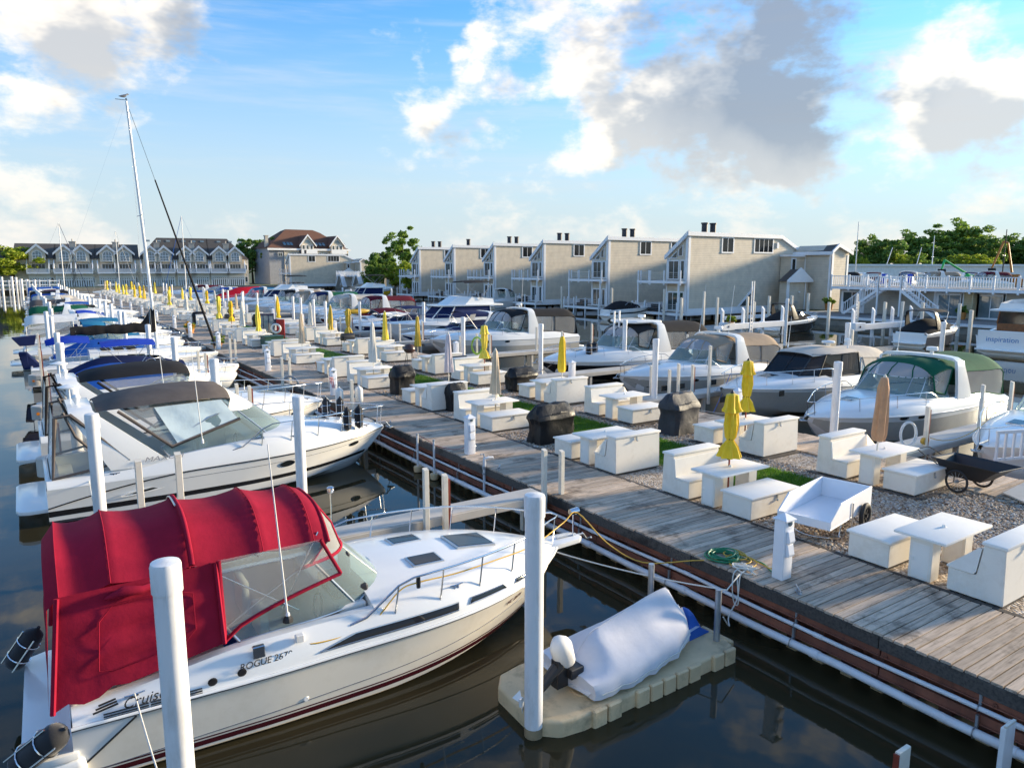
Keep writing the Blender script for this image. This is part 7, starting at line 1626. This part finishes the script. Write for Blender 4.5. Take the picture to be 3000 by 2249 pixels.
def tree(label, x, y, zb, h, wd, key, name='tree', rz=None):
    me, C, rx, rzz = TM[key]; t = thing(name, label, 'tree' if name == 'tree' else 'bush', (x, y, zb), R.uniform(0, 6.28) if rz is None else rz, 'trees and bushes behind the marina')
    sx = wd/2/rx; crown_h = h*(.80 if name == 'tree' else .98); sz = crown_h/2/rzz; zc_ = h-crown_h/2
    o = link('crown', me, t, (0, 0, zc_)); o.scale = (sx, sx, sz)
    tk = MB().tube([(0, 0, -.3), (.1, .05, h*.25), (0, 0, h*.55), (.1, 0, h*.8)], [h*.030, h*.022, h*.014, h*.005], 8)
    rr_ = random.Random(int(x*7+y)); 
    for k in range(7):
        q = C[rr_.randrange(len(C))]; a = h*rr_.uniform(.3, .55); tk.tube([(0, 0, a), (q[0]*sx*.5, q[1]*sx*.5, (a+zc_+q[2]*sz)/2+.2), (q[0]*sx*.92, q[1]*sx*.92, zc_+q[2]*sz*.92)], [h*.012, h*.008, h*.003], 5)
    tk.build('trunk', 'bark', t, smooth=60); return t
def tp(u, vtop, vbase_z, dep, wpx, key, label, name='tree'):
    p = at_depth(u, vtop, dep); tree(label, p.x, p.y, vbase_z, p.z-vbase_z, wpx*dep/2144, key, name)
tp(35, 722, .9, 190, 190, 'lime', 'yellow-green tree at the left edge before the townhouses')
tp(735, 704, .9, 238, 110, 'dark', 'dark green tree between the townhouses and the brown roof'); tp(790, 700, .9, 232, 55, 'cone', 'pointed bright green tree beside the brown-roofed house'); tp(705, 735, .9, 236, 80, 'dark', 'lower dark tree at the right end of the townhouses')
tp(1178, 678, .9, 178, 120, 'airy', 'tall open-crowned tree left of the first canal house'); tp(1120, 742, .9, 172, 85, 'dark', 'round dark bush-like tree below the tall open one'); tp(1190, 765, .9, 168, 110, 'lime', 'bright green shrub under the tall open tree', 'bush'); tp(1095, 760, .9, 168, 60, 'round', 'small green shrub left of the dark round tree', 'bush')
k = 0
for u, v, dep, wpx, key in ((2545, 702, 210, 95, 'round'), (2600, 705, 205, 120, 'dark'), (2680, 690, 225, 150, 'round'), (2765, 672, 225, 150, 'airy'), (2830, 660, 230, 160, 'round'), (2885, 700, 220, 120, 'dark'), (2945, 700, 240, 140, 'round'), (3010, 705, 235, 150, 'dark'), (2720, 720, 215, 140, 'dark'), (2640, 745, 200, 70, 'lime'), (2830, 745, 205, 130, 'lime'), (2500, 745, 205, 60, 'round'), (2530, 755, 200, 50, 'lime'), (2880, 745, 205, 90, 'lime'), (2700, 750, 200, 80, 'round'), (3060, 690, 240, 150, 'round')):
    k += 1; tp(u, v, .9, dep, wpx, key, '%s tree in the wood beyond the boatyard, %s' % (dict(round='mid green', dark='dark green', airy='open-crowned tall', lime='pale green')[key], ORD[k-1]+' of the group'))
# ------------------------------------------------------------------ boatyard at the far right
p0 = at_depth(2486, 790, 170); p1 = at_depth(3080, 790, 185)
t = thing('boat_shed', 'long low white shed behind the boatyard', 'shed', (p0.x, p0.y, 0), atan2(p1.y-p0.y, p1.x-p0.x)); ln = (p1-p0).length
MB().bx(0, ln, 0, 6, .86, 6.3).build('wall', 'pile_white', t); MB().bx(-.3, ln+.3, -.4, 6.4, 6.302, 6.75).build('roof', 'house_trim', t)
for k in range(9): MB().bx(ln*(k+.15)/9, ln*(k+.85)/9, -.06, -.003, 1.0, 4.6).build('shed_door', 'house_trim', t)
bs = []
yd = random.Random(8); bn = ['canvas_black', 'canvas_white', 'canvas_maroon', 'canvas_navy', 'canvas_cream', 'canvas_black', 'canvas_tan', 'canvas_white', 'canvas_navy', 'canvas_maroon']
for k, u in enumerate((2520, 2575, 2620, 2668, 2715, 2765, 2812, 2858, 2905, 2955)):
    p = at_depth(u, 800, 112+4*(k % 3)); c = bn[k]
    b = (cover_boat if k % 3 else arch_cruiser)('boat with %s canvas laid up in the yard behind the terrace, %s from the left' % (nm_[c], ORD[k]), (p.x, p.y, 2.55), radians(yd.uniform(120, 200)), yd.uniform(7.5, 9), 2.9, c, group='boats laid up in the yard', **(dict(bim=c, arch=True) if k % 3 else dict(det=0, ports=())))
    ck = MB().bx(1.0, 1.4, -.8, .8, -1.7, .1).bx(5.0, 5.4, -.7, .7, -1.7, .1).build('cradle', 'galv', b.t)
for k, (u, v0, v1, dep, ln_) in enumerate(((2516, 650, 795, 150, .0), (2738, 690, 770, 180, .0), (2950, 672, 790, 140, 0), (2700, 725, 770, 185, 4), (2615, 725, 770, 185, 5))):
    a = at_depth(u, v0, dep); t = thing('yard_mast', 'bare %s mast rising over the boatyard, %s from the left' % ('leaning' if ln_ else 'upright', ('first', 'fourth', 'fifth', 'third', 'second')[k]), 'mast', (a.x, a.y, .86)); 
    MB().tube([(-ln_, 0, 0), (0, 0, a.z-.86)], [.13, .08], 8).build('spar', 'pile_white' if k != 2 else 'black_plastic', t, smooth=60); MB().tube([(-.6, 0, (a.z-.86)*.6), (.6, 0, (a.z-.86)*.6)], .04, 5).build('spreader', 'aluminium', t)
def crane(label, u, v, dep, m, pts):
    a = at_depth(u, v, dep); t = thing('excavator', label, 'excavator', (a.x, a.y, .86), radians(-33.7))
    MB().bx(-1.5, 2, -1.4, 1.4, 1.0, 2.6).bx(-.2, 1.2, -1.2, .2, 2.6, 3.6).build('cab', m, t, bevel=.1); MB().bx(-2, 2.4, -1.7, -1.0, 0, .95).bx(-2, 2.4, 1.0, 1.7, 0, .95).build('tracks', 'black_plastic', t, bevel=.3, seg=2)
    bm_ = MB(); 
    for p, q in zip(pts, pts[1:]): bm_.tube([(p[0], 0, p[1]), (q[0], 0, q[1])], [.26, .18], 6)
    bm_.build('boom', m, t); MB().prism([(pts[-1][0]-.5, pts[-1][1]), (pts[-1][0]+.5, pts[-1][1]), (pts[-1][0]+.7, pts[-1][1]-1.1), (pts[-1][0]-.3, pts[-1][1]-1.3)], 'y', -.6, .6).build('bucket', 'black_plastic', t)
    return t
crane('bright green excavator arm over the boatyard', 2830, 790, 150, 'crane_green', [(1, 3.4), (-4.5, 6.6), (-5.0, 4.8)])
crane('orange excavator with a bent boom over the boatyard', 2965, 790, 165, 'crane_orange', [(0, 4), (-1.5, 10.5), (-2.5, 10.9), (-4.6, 5.0)])
# ------------------------------------------------------------------ carts
def wheel(par, x, y, z, r, spokes, name='wheel', rubber_w=.05, hub='black_plastic', wire=False):
    o = MB(); n = 24; rw = rubber_w
    rings = []
    for k in range(n):
        a = 2*pi*k/n; rings.append([(x+(r-rw+rw*cos(q))*cos(a), y+rw*.8*sin(q), z+(r-rw+rw*cos(q))*sin(a)) for q in [2*pi*j/8 for j in range(8)]])
    ty = MB().loft(rings, True, False, loop=True).build(name, 'rubber', par, smooth=60)
    h = MB()
    for k in range(spokes):
        a = 2*pi*k/spokes; h.tube([(x, y, z), (x+(r-rw*1.4)*cos(a), y, z+(r-rw*1.4)*sin(a))], .004 if wire else .022, 4)
    h.tube([(x, y-.045, z), (x, y+.045, z)], .035, 8)
    h.build('spokes', 'galv' if wire else hub, ty); return ty
t = thing('dock_cart', 'white dock cart with black wheels and a steel loop leg on the boardwalk', 'cart', (11.58, 7.74, ZD), radians(11))
L_, W_ = 1.95, .50
body = MB(); th = .03
body.loft([[(0, -W_, .30), (L_, -W_, .30), (L_, W_, .30), (0, W_, .30)], [(0, -W_, .33), (L_, -W_, .33), (L_, W_, .33), (0, W_, .33)]], True, True)
body.prism([(0, .33), (L_, .33), (L_, .72), (.42, .72), (0, .46)], 'y', -W_, -W_+th).prism([(0, .33), (L_, .33), (L_, .72), (.42, .72), (0, .46)], 'y', W_-th, W_)
body.bx(L_-th, L_-.001, -W_+th, W_-th, .33, .72).bx(.001, th, -W_+th, W_-th, .33, .46).build('tub', 'pedestal_white', t, bevel=.006)
for y in (-W_-.07, W_+.07): wheel(t, L_-.48, y, .255, .255, 6, rubber_w=.055)
MB().tube([(L_-.48, -W_-.1, .255), (L_-.48, W_+.1, .255)], .016, 6).build('axle', 'galv', t)
MB().tube(spline([V3(.62, -W_+.05, .30), V3(.55, -W_+.05, .08), V3(.5, -W_+.06, .02), V3(.3, 0, .02), V3(.5, W_-.06, .02), V3(.55, W_-.05, .08), V3(.62, W_-.05, .30)], 4), .014, 6).build('loop_leg', 'steel', t, smooth=60)
MB().tube(spline([V3(.95, -W_-.02, .62), V3(.95, -W_-.02, .2), V3(.90, -W_-.02, .04), V3(.75, -W_-.02, .03), V3(.6, -W_-.02, .22)], 4), .014, 6).build('hand_loop', 'steel', t, smooth=60)
t = thing('garden_cart', 'black plastic garden cart with spoked wheels by the far boardwalk', 'cart', (17.42, 7.55, ZD), -pi/2-.12)
def rect(x0, x1, w, z): return [(x0, -w, z), (x1, -w, z), (x1, w, z), (x0, w, z)]
tub = MB().loft([rect(-.42, .38, .26, .30), rect(-.60, .78, .40, .66), rect(-.66, .86, .45, .69), rect(-.66, .86, .45, .665), rect(-.60, .78, .39, .645), rect(-.40, .36, .25, .33)], True, True).build('tub', 'black_plastic', t, bevel=.008)
for y in (-.47, .47): wheel(t, 0, y, .265, .265, 14, wire=True, rubber_w=.028)
MB().tube([(0, -.5, .265), (0, .5, .265)], .012, 6).tube([(-.5, -.28, .45), (-.52, -.28, .0)], .014, 5).tube([(-.5, .28, .45), (-.52, .28, .0)], .014, 5).tube([(-.5, -.25, .02), (-.5, .25, .02)], .012, 5).build('frame', 'black_plastic', t)
MB().tube(spline([V3(-.45, -.25, .42), V3(-.8, -.25, .58), V3(-1.12, -.22, .72), V3(-1.15, 0, .73), V3(-1.12, .22, .72), V3(-.8, .25, .58), V3(-.45, .25, .42)], 4), .013, 6).build('handle', 'black_plastic', t, smooth=60)
# ------------------------------------------------------------------ barbecues
def draped(label, x, y, w, d, h, m, rz=0.0, taper=.82, seed=1, flare=1.0, name='grill_cover'):
    """cloth cover over a barbecue: soft box with sags and folds"""
    t = thing(name, label, 'grill', (x, y, ZD-.03), rz, 'barbecues on the pier'); rr_ = random.Random(seed); rings = []; n = 28
    lv = [(0, .92*flare), (.10, .92), (.30, .91), (.50, .90), (.60, .95), (.64, 1.0), (.70, .99), (.80, .96), (.90, .90), (.97, .82), (1.0, .72), (1.005, .1)]
    for f, s_ in lv:
        row = []
        for k in range(n):
            a = 2*pi*k/n; e = 7 if f < .9 else 4
            c, s = cos(a), sin(a); r = (abs(c)**e+abs(s)**e)**(-1/e)
            fold = .05*abs(sin(a*6.5+seed+f*1.5))*(1-f*.7)+.03*sin(a*5+f*7+seed*2)+.022*sin(a*13+f*11+seed)
            row.append((c*r*w/2*(s_+fold), s*r*d/2*(s_+fold*1.3)*(1-.5*smooth01((f-.66)/.34)), f*h+.015*sin(a*6+seed)*(1 if f > .5 else 0)))
        rings.append(row)
    MB().loft(rings, True, True).build('cover', m, t, smooth=28)
    MB().tube([(-w*.2, -d*.52, h*.80), (0, -d*.56, h*.82), (w*.2, -d*.52, h*.80)], .018, 5).build('handle_ridge', m, t)
    for sx in (-1, 1): MB().lathe([(.045, 0), (.045, .06)], (sx*w*.35, 0, -.005), 8).build('castor', 'rubber', t)
    return t
draped('large barbecue under a shiny black cover on the gravel by the boardwalk', 12.55, 16.75, 1.42, .72, 1.10, 'cover_black', .08, seed=1)
draped('barbecue under a dark grey cover in the house-side row', 16.5, 15.5, 1.30, .80, 1.22, 'cover_grey', .12, seed=4)
draped('barbecue under a black cover with a pale handle strip, boardwalk row', 12.45, 26.6, .95, .70, 1.12, 'cover_black', .1, seed=6)
draped('wide barbecue under a crumpled black cover beside the red-ringed pile', 16.85, 24.6, 1.35, .75, .95, 'cover_black', .1, seed=9, flare=.7)
draped('small barbecue under a black cover leaning on the tall bench back', 12.55, 22.42, .75, .55, .95, 'cover_black', .1, seed=11)
draped('far barbecue under a black cover near the cream umbrellas', 13.2, 70.5, 1.2, .7, 1.1, 'cover_black', 0, seed=12)
draped('black covered barbecue behind the fifth house-side bench', 16.6, 63.2, 1.2, .7, 1.15, 'cover_black', 0, seed=13)
t = thing('folding_chair', 'folded aluminium chair leaning against the tall bench back', 'chair', (12.05, 22.55, ZD), .1)
for x in (0, .42): MB().tube([(x, 0, 0), (x, .18, .85)], .012, 6).tube([(x, .05, 0), (x, .22, .82)], .012, 6).build('frame_tube', 'black_plastic', t)
MB().bx(.0, .42, .10, .125, .25, .75).build('seat_cloth', 'canvas_black', t)
t = thing('folding_chair', 'folded camp chairs tucked between table and bench in the house-side row', 'chair', (16.75, 12.38, ZD), .05)
for k in range(3): MB().tube(spline([V3(.02, .05*k, 0), V3(.0, .05*k, .5), V3(.06, .05*k, .62), V3(.5, .05*k, .62), V3(.55, .05*k, .5), V3(.53, .05*k, 0)], 3), .012, 6).build('frame_tube', 'aluminium' if k != 1 else 'black_plastic', t, smooth=60)
def grill(label, x, y, rz=0.0, kind='gas', col='black_plastic', legs=.62):
    t = thing('barbecue', label, 'grill', (x, y, ZD-.03), rz, 'barbecues on the pier')
    if kind == 'kettle':
        MB().lathe([(.02, legs-.02), (.18, legs+.0), (.28, legs+.10), (.30, legs+.2)], n=18).build('bowl', col, t, smooth=50); MB().lathe([(.305, legs+.21), (.28, legs+.33), (.18, legs+.43), (.02, legs+.47)], n=18).build('lid', col, t, smooth=50)
        for k in range(4): a = k*pi/2+.4; MB().tube([(.16*cos(a), .16*sin(a), legs), (.3*cos(a), .3*sin(a), 0)], .014, 5).build('leg', 'black_plastic', t)
    else:
        MB().prism([(-.24, legs), (.24, legs), (.26, legs+.18), (-.26, legs+.18)], 'x', -.36, .36).build('firebox', col, t, bevel=.02); MB().prism([(-.25, legs+.19), (.26, legs+.19), (.22, legs+.34), (.08, legs+.44), (-.10, legs+.44), (-.22, legs+.34)], 'x', -.37, .37).build('lid', col, t, bevel=.03, seg=2, smooth=40)
        for sx in (-1, 1):
            MB().bx(sx*.40, sx*.72, -.2, .2, legs+.15, legs+.19).build('side_shelf', 'black_plastic', t)
            for sy in (-1, 1): MB().tube([(sx*.30, sy*.18, legs), (sx*.36, sy*.22, 0)], .016, 5).build('leg', 'black_plastic', t)
        MB().bx(-.36, .36, -.21, .21, .10, .13).build('bottom_shelf', 'black_plastic', t)
    return t
grill('black barbecue on thin splayed legs on the gravel in the house-side row', 16.35, 42.6, .1)
grill('black lidded gas barbecue left of the lime hose posts', 16.55, 29.2, .2, legs=.55)
mat('grill_brown', (.07, .035, .03), .35); grill('brown hooded barbecue behind the pale lilac umbrella', 16.35, 34.0, .2, 'kettle', 'grill_brown', .68)
t = thing('propane_tank', 'grey propane bottle standing by the brown barbecue', 'propane bottle', (16.6, 33.4, ZD)); MB().lathe([(.10, 0), (.13, .03), (.155, .08), (.155, .28), (.12, .36), (.04, .40), (.03, .46), (.06, .48)], n=16).build('bottle', 'galv', t, smooth=50); MB().tube([(.11*cos(a), .11*sin(a), .47) for a in [i*pi/6 for i in range(9)]], .014, 5).build('collar', 'galv', t)
grill('black kettle barbecue in the house-side row by the golden umbrella', 16.2, 57.0, .2, 'kettle', 'black_plastic', .65); grill('black far barbecue on the gravel beyond the cream umbrella', 14.9, 66.5, .2); grill('second far black barbecue before the red tent', 16.8, 74.5, .1, 'kettle')
# ------------------------------------------------------------------ small dock furniture
t = thing('life_ring_station', 'red life ring board with a white ring on the pier lawn', 'life ring', (15.15, 52.3, ZD), radians(-28))
MB().bx(-.28, .28, -.04, .04, 0, 1.35).build('board', 'sign_red', t, bevel=.02); MB().tube([(-.3+.30*cos(a), -.10, .72+.30*sin(a)) for a in [2*pi*k/20 for k in range(20)]], .075, 10, closed=True).build('ring', 'pile_white', t, smooth=60)
t = thing('notice_case', 'dark blue glazed notice case beside the life ring board', 'notice board', (14.4, 53.2, ZD), radians(-28))
MB().bx(-.55, .55, -.06, .06, .15, 1.75).build('case', 'gelcoat_navy', t, bevel=.02)
for x in (-.36, 0, .36): MB().bx(x-.15, x+.15, -.075, -.062, .35, 1.6).build('pane', 'glass_sky', t)
for x in (-.45, .45): MB().bx(x-.04, x+.04, -.04, .04, -.1, .148).build('leg', 'gelcoat_navy', t)
t = thing('utility_box', 'dark green utility box on the gravel by the notice case', 'utility box', (13.0, 46.9, ZD-.03), radians(5)); MB().bx(-.6, .6, -.4, .4, 0, .68).build('cabinet', 'box_green', t, bevel=.02); MB().bx(-.65, .65, -.45, .45, .682, .76).build('lid', 'box_green', t, bevel=.02)
t = thing('plant_tub', 'terracotta tub beside the boardwalk chest', 'tub', (11.95, 35.0, ZD)); MB().lathe([(.15, 0), (.20, .34), (.22, .34), (.22, .40), (.19, .40), (.17, .34)], n=18).build('pot', 'plant_pot', t, smooth=40)
def flowers(label, x, y, z, r, m, zpot=.35, s=1.0):
    t = thing('flower_tub', label, 'plant', (x, y, z), 0, 'potted plants'); MB().lathe([(r*.6, 0), (r*.8, zpot), (r*.85, zpot), (r*.7, zpot-.02)], n=14).build('pot', 'plant_pot', t, smooth=40)
    me, C = leaf_mesh('foliage', int(x*3+y), r*1.1, r*.7, 24, 40, .05*s, m); link('foliage', me, t, (0, 0, zpot+r*.45)); me, C = leaf_mesh('leaves', int(x*3+y)+1, r*1.0, r*.6, 18, 40, .06*s, 'leaf_mid'); link('leaves', me, t, (0, 0, zpot+r*.3)); return t
flowers('tub of yellow flowers by the boardwalk power post', 10.6, 60.5, ZD, .42, 'flower_yellow'); flowers('pot of mixed flowers ahead of the sloop pulpit', 9.95, 48.0, ZD, .38, 'leaf_lime')
flowers('planter on the lift box near the end house', 49.0, 40.6, 1.38, .35, 'leaf_lime', .15, 1.5); flowers('flower pot beside the patio door of the low house', 75.6, 34.9, .95, .5, 'leaf_dark', .7, 2); flowers('tall potted plant at the annex corner', 78.6, 51.0, .95, .6, 'leaf_mid', .8, 2)
# hoses and ropes
t = thing('garden_hose', 'coiled green garden hose on the boardwalk planks', 'hose', (9.72, 7.98, ZD))
pts = [V3((.18+.055*sin(a*.37))*cos(a)*1.25+.03*sin(a*.21), (.24+.05*sin(a*.29+1))*sin(a)+.03*cos(a*.33), .018+.0045*a/1.3*.35) for a in [k*.35 for k in range(165)]]
MB().tube(pts, .013, 6).build('coil', 'hose_green', t, smooth=60); MB().tube(spline([V3(.2, -.1, .02), V3(.35, -.5, .015), V3(.2, -.8, .015), V3(.12, -.95, .05), V3(.16, -1.02, .18)], 5), .012, 6).build('tail', 'hose_green', t, smooth=60)
t = thing('rope_heap', 'heap of white dock line on the boardwalk edge', 'rope', (9.58, 7.38, ZD)); rr_ = random.Random(2)
MB().tube(spline([V3(rr_.uniform(-.16, .16), rr_.uniform(-.26, .26), rr_.uniform(.015, .07)) for _ in range(26)], 5), .011, 6).build('heap', 'rope_white', t, smooth=60)
MB().tube(spline([V3(0, 0, .03), V3(-.22, -.05, .0), V3(-.30, -.08, -.35), V3(-.42, -.02, -.66), V3(-.62, -.2, -.70), V3(-.9, -.3, -.42)], 5), .011, 6).tube(spline([V3(.02, .1, .03), V3(-.22, .08, .0), V3(-.27, .05, -.3), V3(-.24, .02, -.5), V3(-.3, -.1, -.42), V3(-.24, .0, .0)], 5), .010, 6).build('tail', 'rope_white', t, smooth=60)
for x, y, rz, lab in ((9.60, 6.42, .9, 'on the planks by the nearest power post'), (9.55, 14.9, .8, 'on the planks by the tap pipe'), (9.6, 21.5, 1.2, 'on the planks ahead of the grey-topped cruiser'), (9.6, 33, 1, 'on the planks near the third finger dock')):
    t = thing('dock_cleat', 'galvanised dock cleat %s' % lab, 'cleat', (x, y, ZD), rz); MB().tube([(-.14, 0, .07), (-.05, 0, .06), (.05, 0, .06), (.14, 0, .07)], .014, 6).bx(-.05, -.02, -.015, .015, 0, .06).bx(.02, .05, -.015, .015, 0, .06).bx(-.09, .09, -.03, .03, 0, .01).build('horn', 'galv', t, smooth=50)
t = thing('standpipe', 'white water standpipe with a tap rising by the boardwalk edge', 'tap', (9.36, 15.3, 0)); MB().tube([(0, 0, .24), (0, 0, 1.0), (.0, 0, 1.12), (.14, 0, 1.14), (.26, 0, 1.12)], .036, 8).build('pipe', 'pvc', t, smooth=50); MB().lathe([(.055, .86), (.055, .93)], n=10).lathe([(.05, .72), (.05, .76)], n=10).build('clamp', 'galv', t); MB().tube([(.05, .0, .95), (.05, .1, 1.22), (-.05, .1, 1.22)], .02, 6).build('tap_handle', 'galv', t)
rc = thing('extension_lead', 'thin red lead strung from the pipe posts to the power post', 'cord', (0, 0, 0)); MB().tube(spline([V3(9.2, 18.6, 1.1), V3(9.35, 18.2, .98), V3(9.22, 17.7, 1.0), V3(9.45, 17.2, .96), V3(9.6, 16.9, 1.02), V3(9.72, 16.72, 1.15)], 5), .008, 5).build('lead', 'print_red', rc, smooth=60)
for k, (x, y) in enumerate(((9.18, 18.7), (9.22, 17.75))):
    t = thing('depth_post', 'thin white pipe with a tan float collar by the bulkhead, %s' % ('farther one', 'nearer one')[k], 'post', (x, y, 0)); MB().tube([(0, 0, -1), (0, 0, 1.14)], .032, 8).build('pipe', 'pvc', t, smooth=50); MB().lathe([(.11, .02), (.12, .05), (.12, .17), (.10, .19)], n=14).build('collar', 'float_tan', t, smooth=40); MB().lathe([(.037, 1.1), (.037, 1.15)], n=8).build('cap', 'galv', t)
def coil(label, x, y, z, rx, rz_, m, ang=0.0, turns=7):
    t = thing('hose_coil', label, 'hose', (x, y, z), ang, 'coiled hoses hanging on posts'); rr_ = random.Random(int(x*10))
    MB().tube([(rx*(1+.12*sin(a*.31))*cos(a), .02*sin(a*.7)+.008*a/6, rz_*(1+.08*sin(a*.23+1))*sin(a)) for a in [k*.3 for k in range(int(turns*21))]], .013, 5).build('coil', m, t, smooth=60); return t
coil('coil of lime green hose hanging on a dock post', 21.62, 36.05, 1.45, .30, .48, 'hose_lime', -.5); coil('coil of pale hose hanging on a post behind the tan umbrella', 20.45, 10.55, 1.25, .20, .34, 'hose_white', -.8); coil('grey hose coil hanging at the finger dock root', 9.3, 31.15, .85, .34, .42, 'galv', -.4); coil('yellow rope wound round the red-edged post', 20.9, 10.28, 1.05, .12, .09, 'rope_yellow', 0, 9)
def line(label, a, c, sag, m='rope_white', r=.010):
    t = thing('mooring_line', label, 'rope', (0, 0, 0), 0, 'mooring lines'); MB().tube(catenary(a, c, sag), r, 5).build('rope', m, t, smooth=60)
line('yellow rope drooping from the right-edge boat to the wound post', (20.95, 10.2, 1.15), (22.4, 9.2, 1.9), .35, 'rope_yellow'); line('blue rope down the hardtop cruiser bow', (23.4, 19.3, 1.7), (21.9, 18.8, .35), .05, 'cord_blue', .014); line('white bow line of the green-topped cruiser to the far boardwalk', (21.0, 14.2, 1.05), (19.3, 15.6, .98), .06); line('second white bow line of the green-topped cruiser', (21.0, 14.3, 1.05), (19.3, 17.4, .98), .10)
line('dark bow line of the grey-topped cruiser', (8.9, 20.3, 1.0), (9.55, 21.5, .98), .05, 'black_plastic'); line('black bow line of the black-hulled cruiser', (22.3, 29.4, 1.25), (19.3, 27.4, .98), .12, 'black_plastic', .014); line('yellow line across the maroon-hulled boat bow', (22.6, 58.0, 1.25), (21.4, 54.9, 1.7), .1, 'rope_yellow', .014); line('white line from the sloop to its pile', (8.4, 42.8, 1.15), (9.5, 40.4, 1.0), .08)
line('dark line from the grey-topped cruiser stern to the white pile', (.95, 19.3, .95), (.9, 15.5, 1.0), .2, 'rope_white')
# small flag on the boardwalk power post
fg = thing('flag', 'small striped flag hanging by the boardwalk power post', 'flag', (9.55, 27.0, 1.75))
m_ = mat('flag_red', (.5, .03, .04), .8, var=.1)
def stripes_mat():
    nt = m_.node_tree; bb = nt.nodes['Principled BSDF']; tc = N(nt, 'ShaderNodeTexCoord'); sp = N(nt, 'ShaderNodeSeparateXYZ'); nt.links.new(tc.outputs['Object'], sp.inputs[0]); f = MATH(nt, 'FRACT', MATH(nt, 'MULTIPLY', sp.outputs[0], 18)); nt.links.new(RAMP(nt, f, [(0, (.5, .02, .03)), (.5, (.75, .72, .7))], 'CONSTANT'), bb.inputs['Base Color'])
stripes_mat()
MB().loft([[(.03*k, .04*sin(k*1.2), -.11*k) for k in range(5)], [(.20+.01*k, .04*sin(k*1.2+.7), -.03-.11*k) for k in range(5)]]).build('cloth', 'flag_red', fg, norm=False); MB().tube([(0, 0, -.6), (0, 0, .12)], .008, 5).build('staff', 'galv', fg)
# white railing, ramp and grey gangway by the right edge
t = thing('gangway_rail', 'white slatted gate rail by the boat at the right edge', 'railing', (20.25, 8.25, ZD), radians(-20))
MB().bx(0, 2.2, -.03, .03, .80, .88).build('top_rail', 'pile_white', t); MB().bx(0, 2.2, -.03, .03, .10, .16).build('bottom_rail', 'pile_white', t)
for k in range(9): MB().bx(.02+k*.26, .08+k*.26, -.022, .022, .162, .798).build('baluster', 'pile_white', t)
t = thing('gangway', 'grey wooden gangway ramp at the right edge', 'ramp', (17.35, 5.2, 0), 0); MB().loft([[(-.6, 0, .895), (2.3, 0, .93), (2.3, 1.75, .99), (.3, 1.75, .95)], [(-.6, 0, .93), (2.3, 0, 1.05), (2.3, 1.75, 1.10), (.3, 1.75, .98)]], True, True).build('ramp_deck', 'dock_cream', t)
# gull on the sloop mast
bd = thing('gull', 'gull perched on the sloop masthead', 'bird', (5.25, 43.4, 14.36), .3); MB().loft([[(x, r_*cos(a), .10+z_+r_*sin(a)) for a in [2*pi*k/8 for k in range(8)]] for x, r_, z_ in ((-.28, .01, -.02), (-.15, .05, 0), (0, .075, .03), (.10, .06, .08), (.15, .04, .13), (.20, .035, .15), (.25, .01, .14))], True, True).build('body', 'gelcoat_grey', bd, smooth=60)
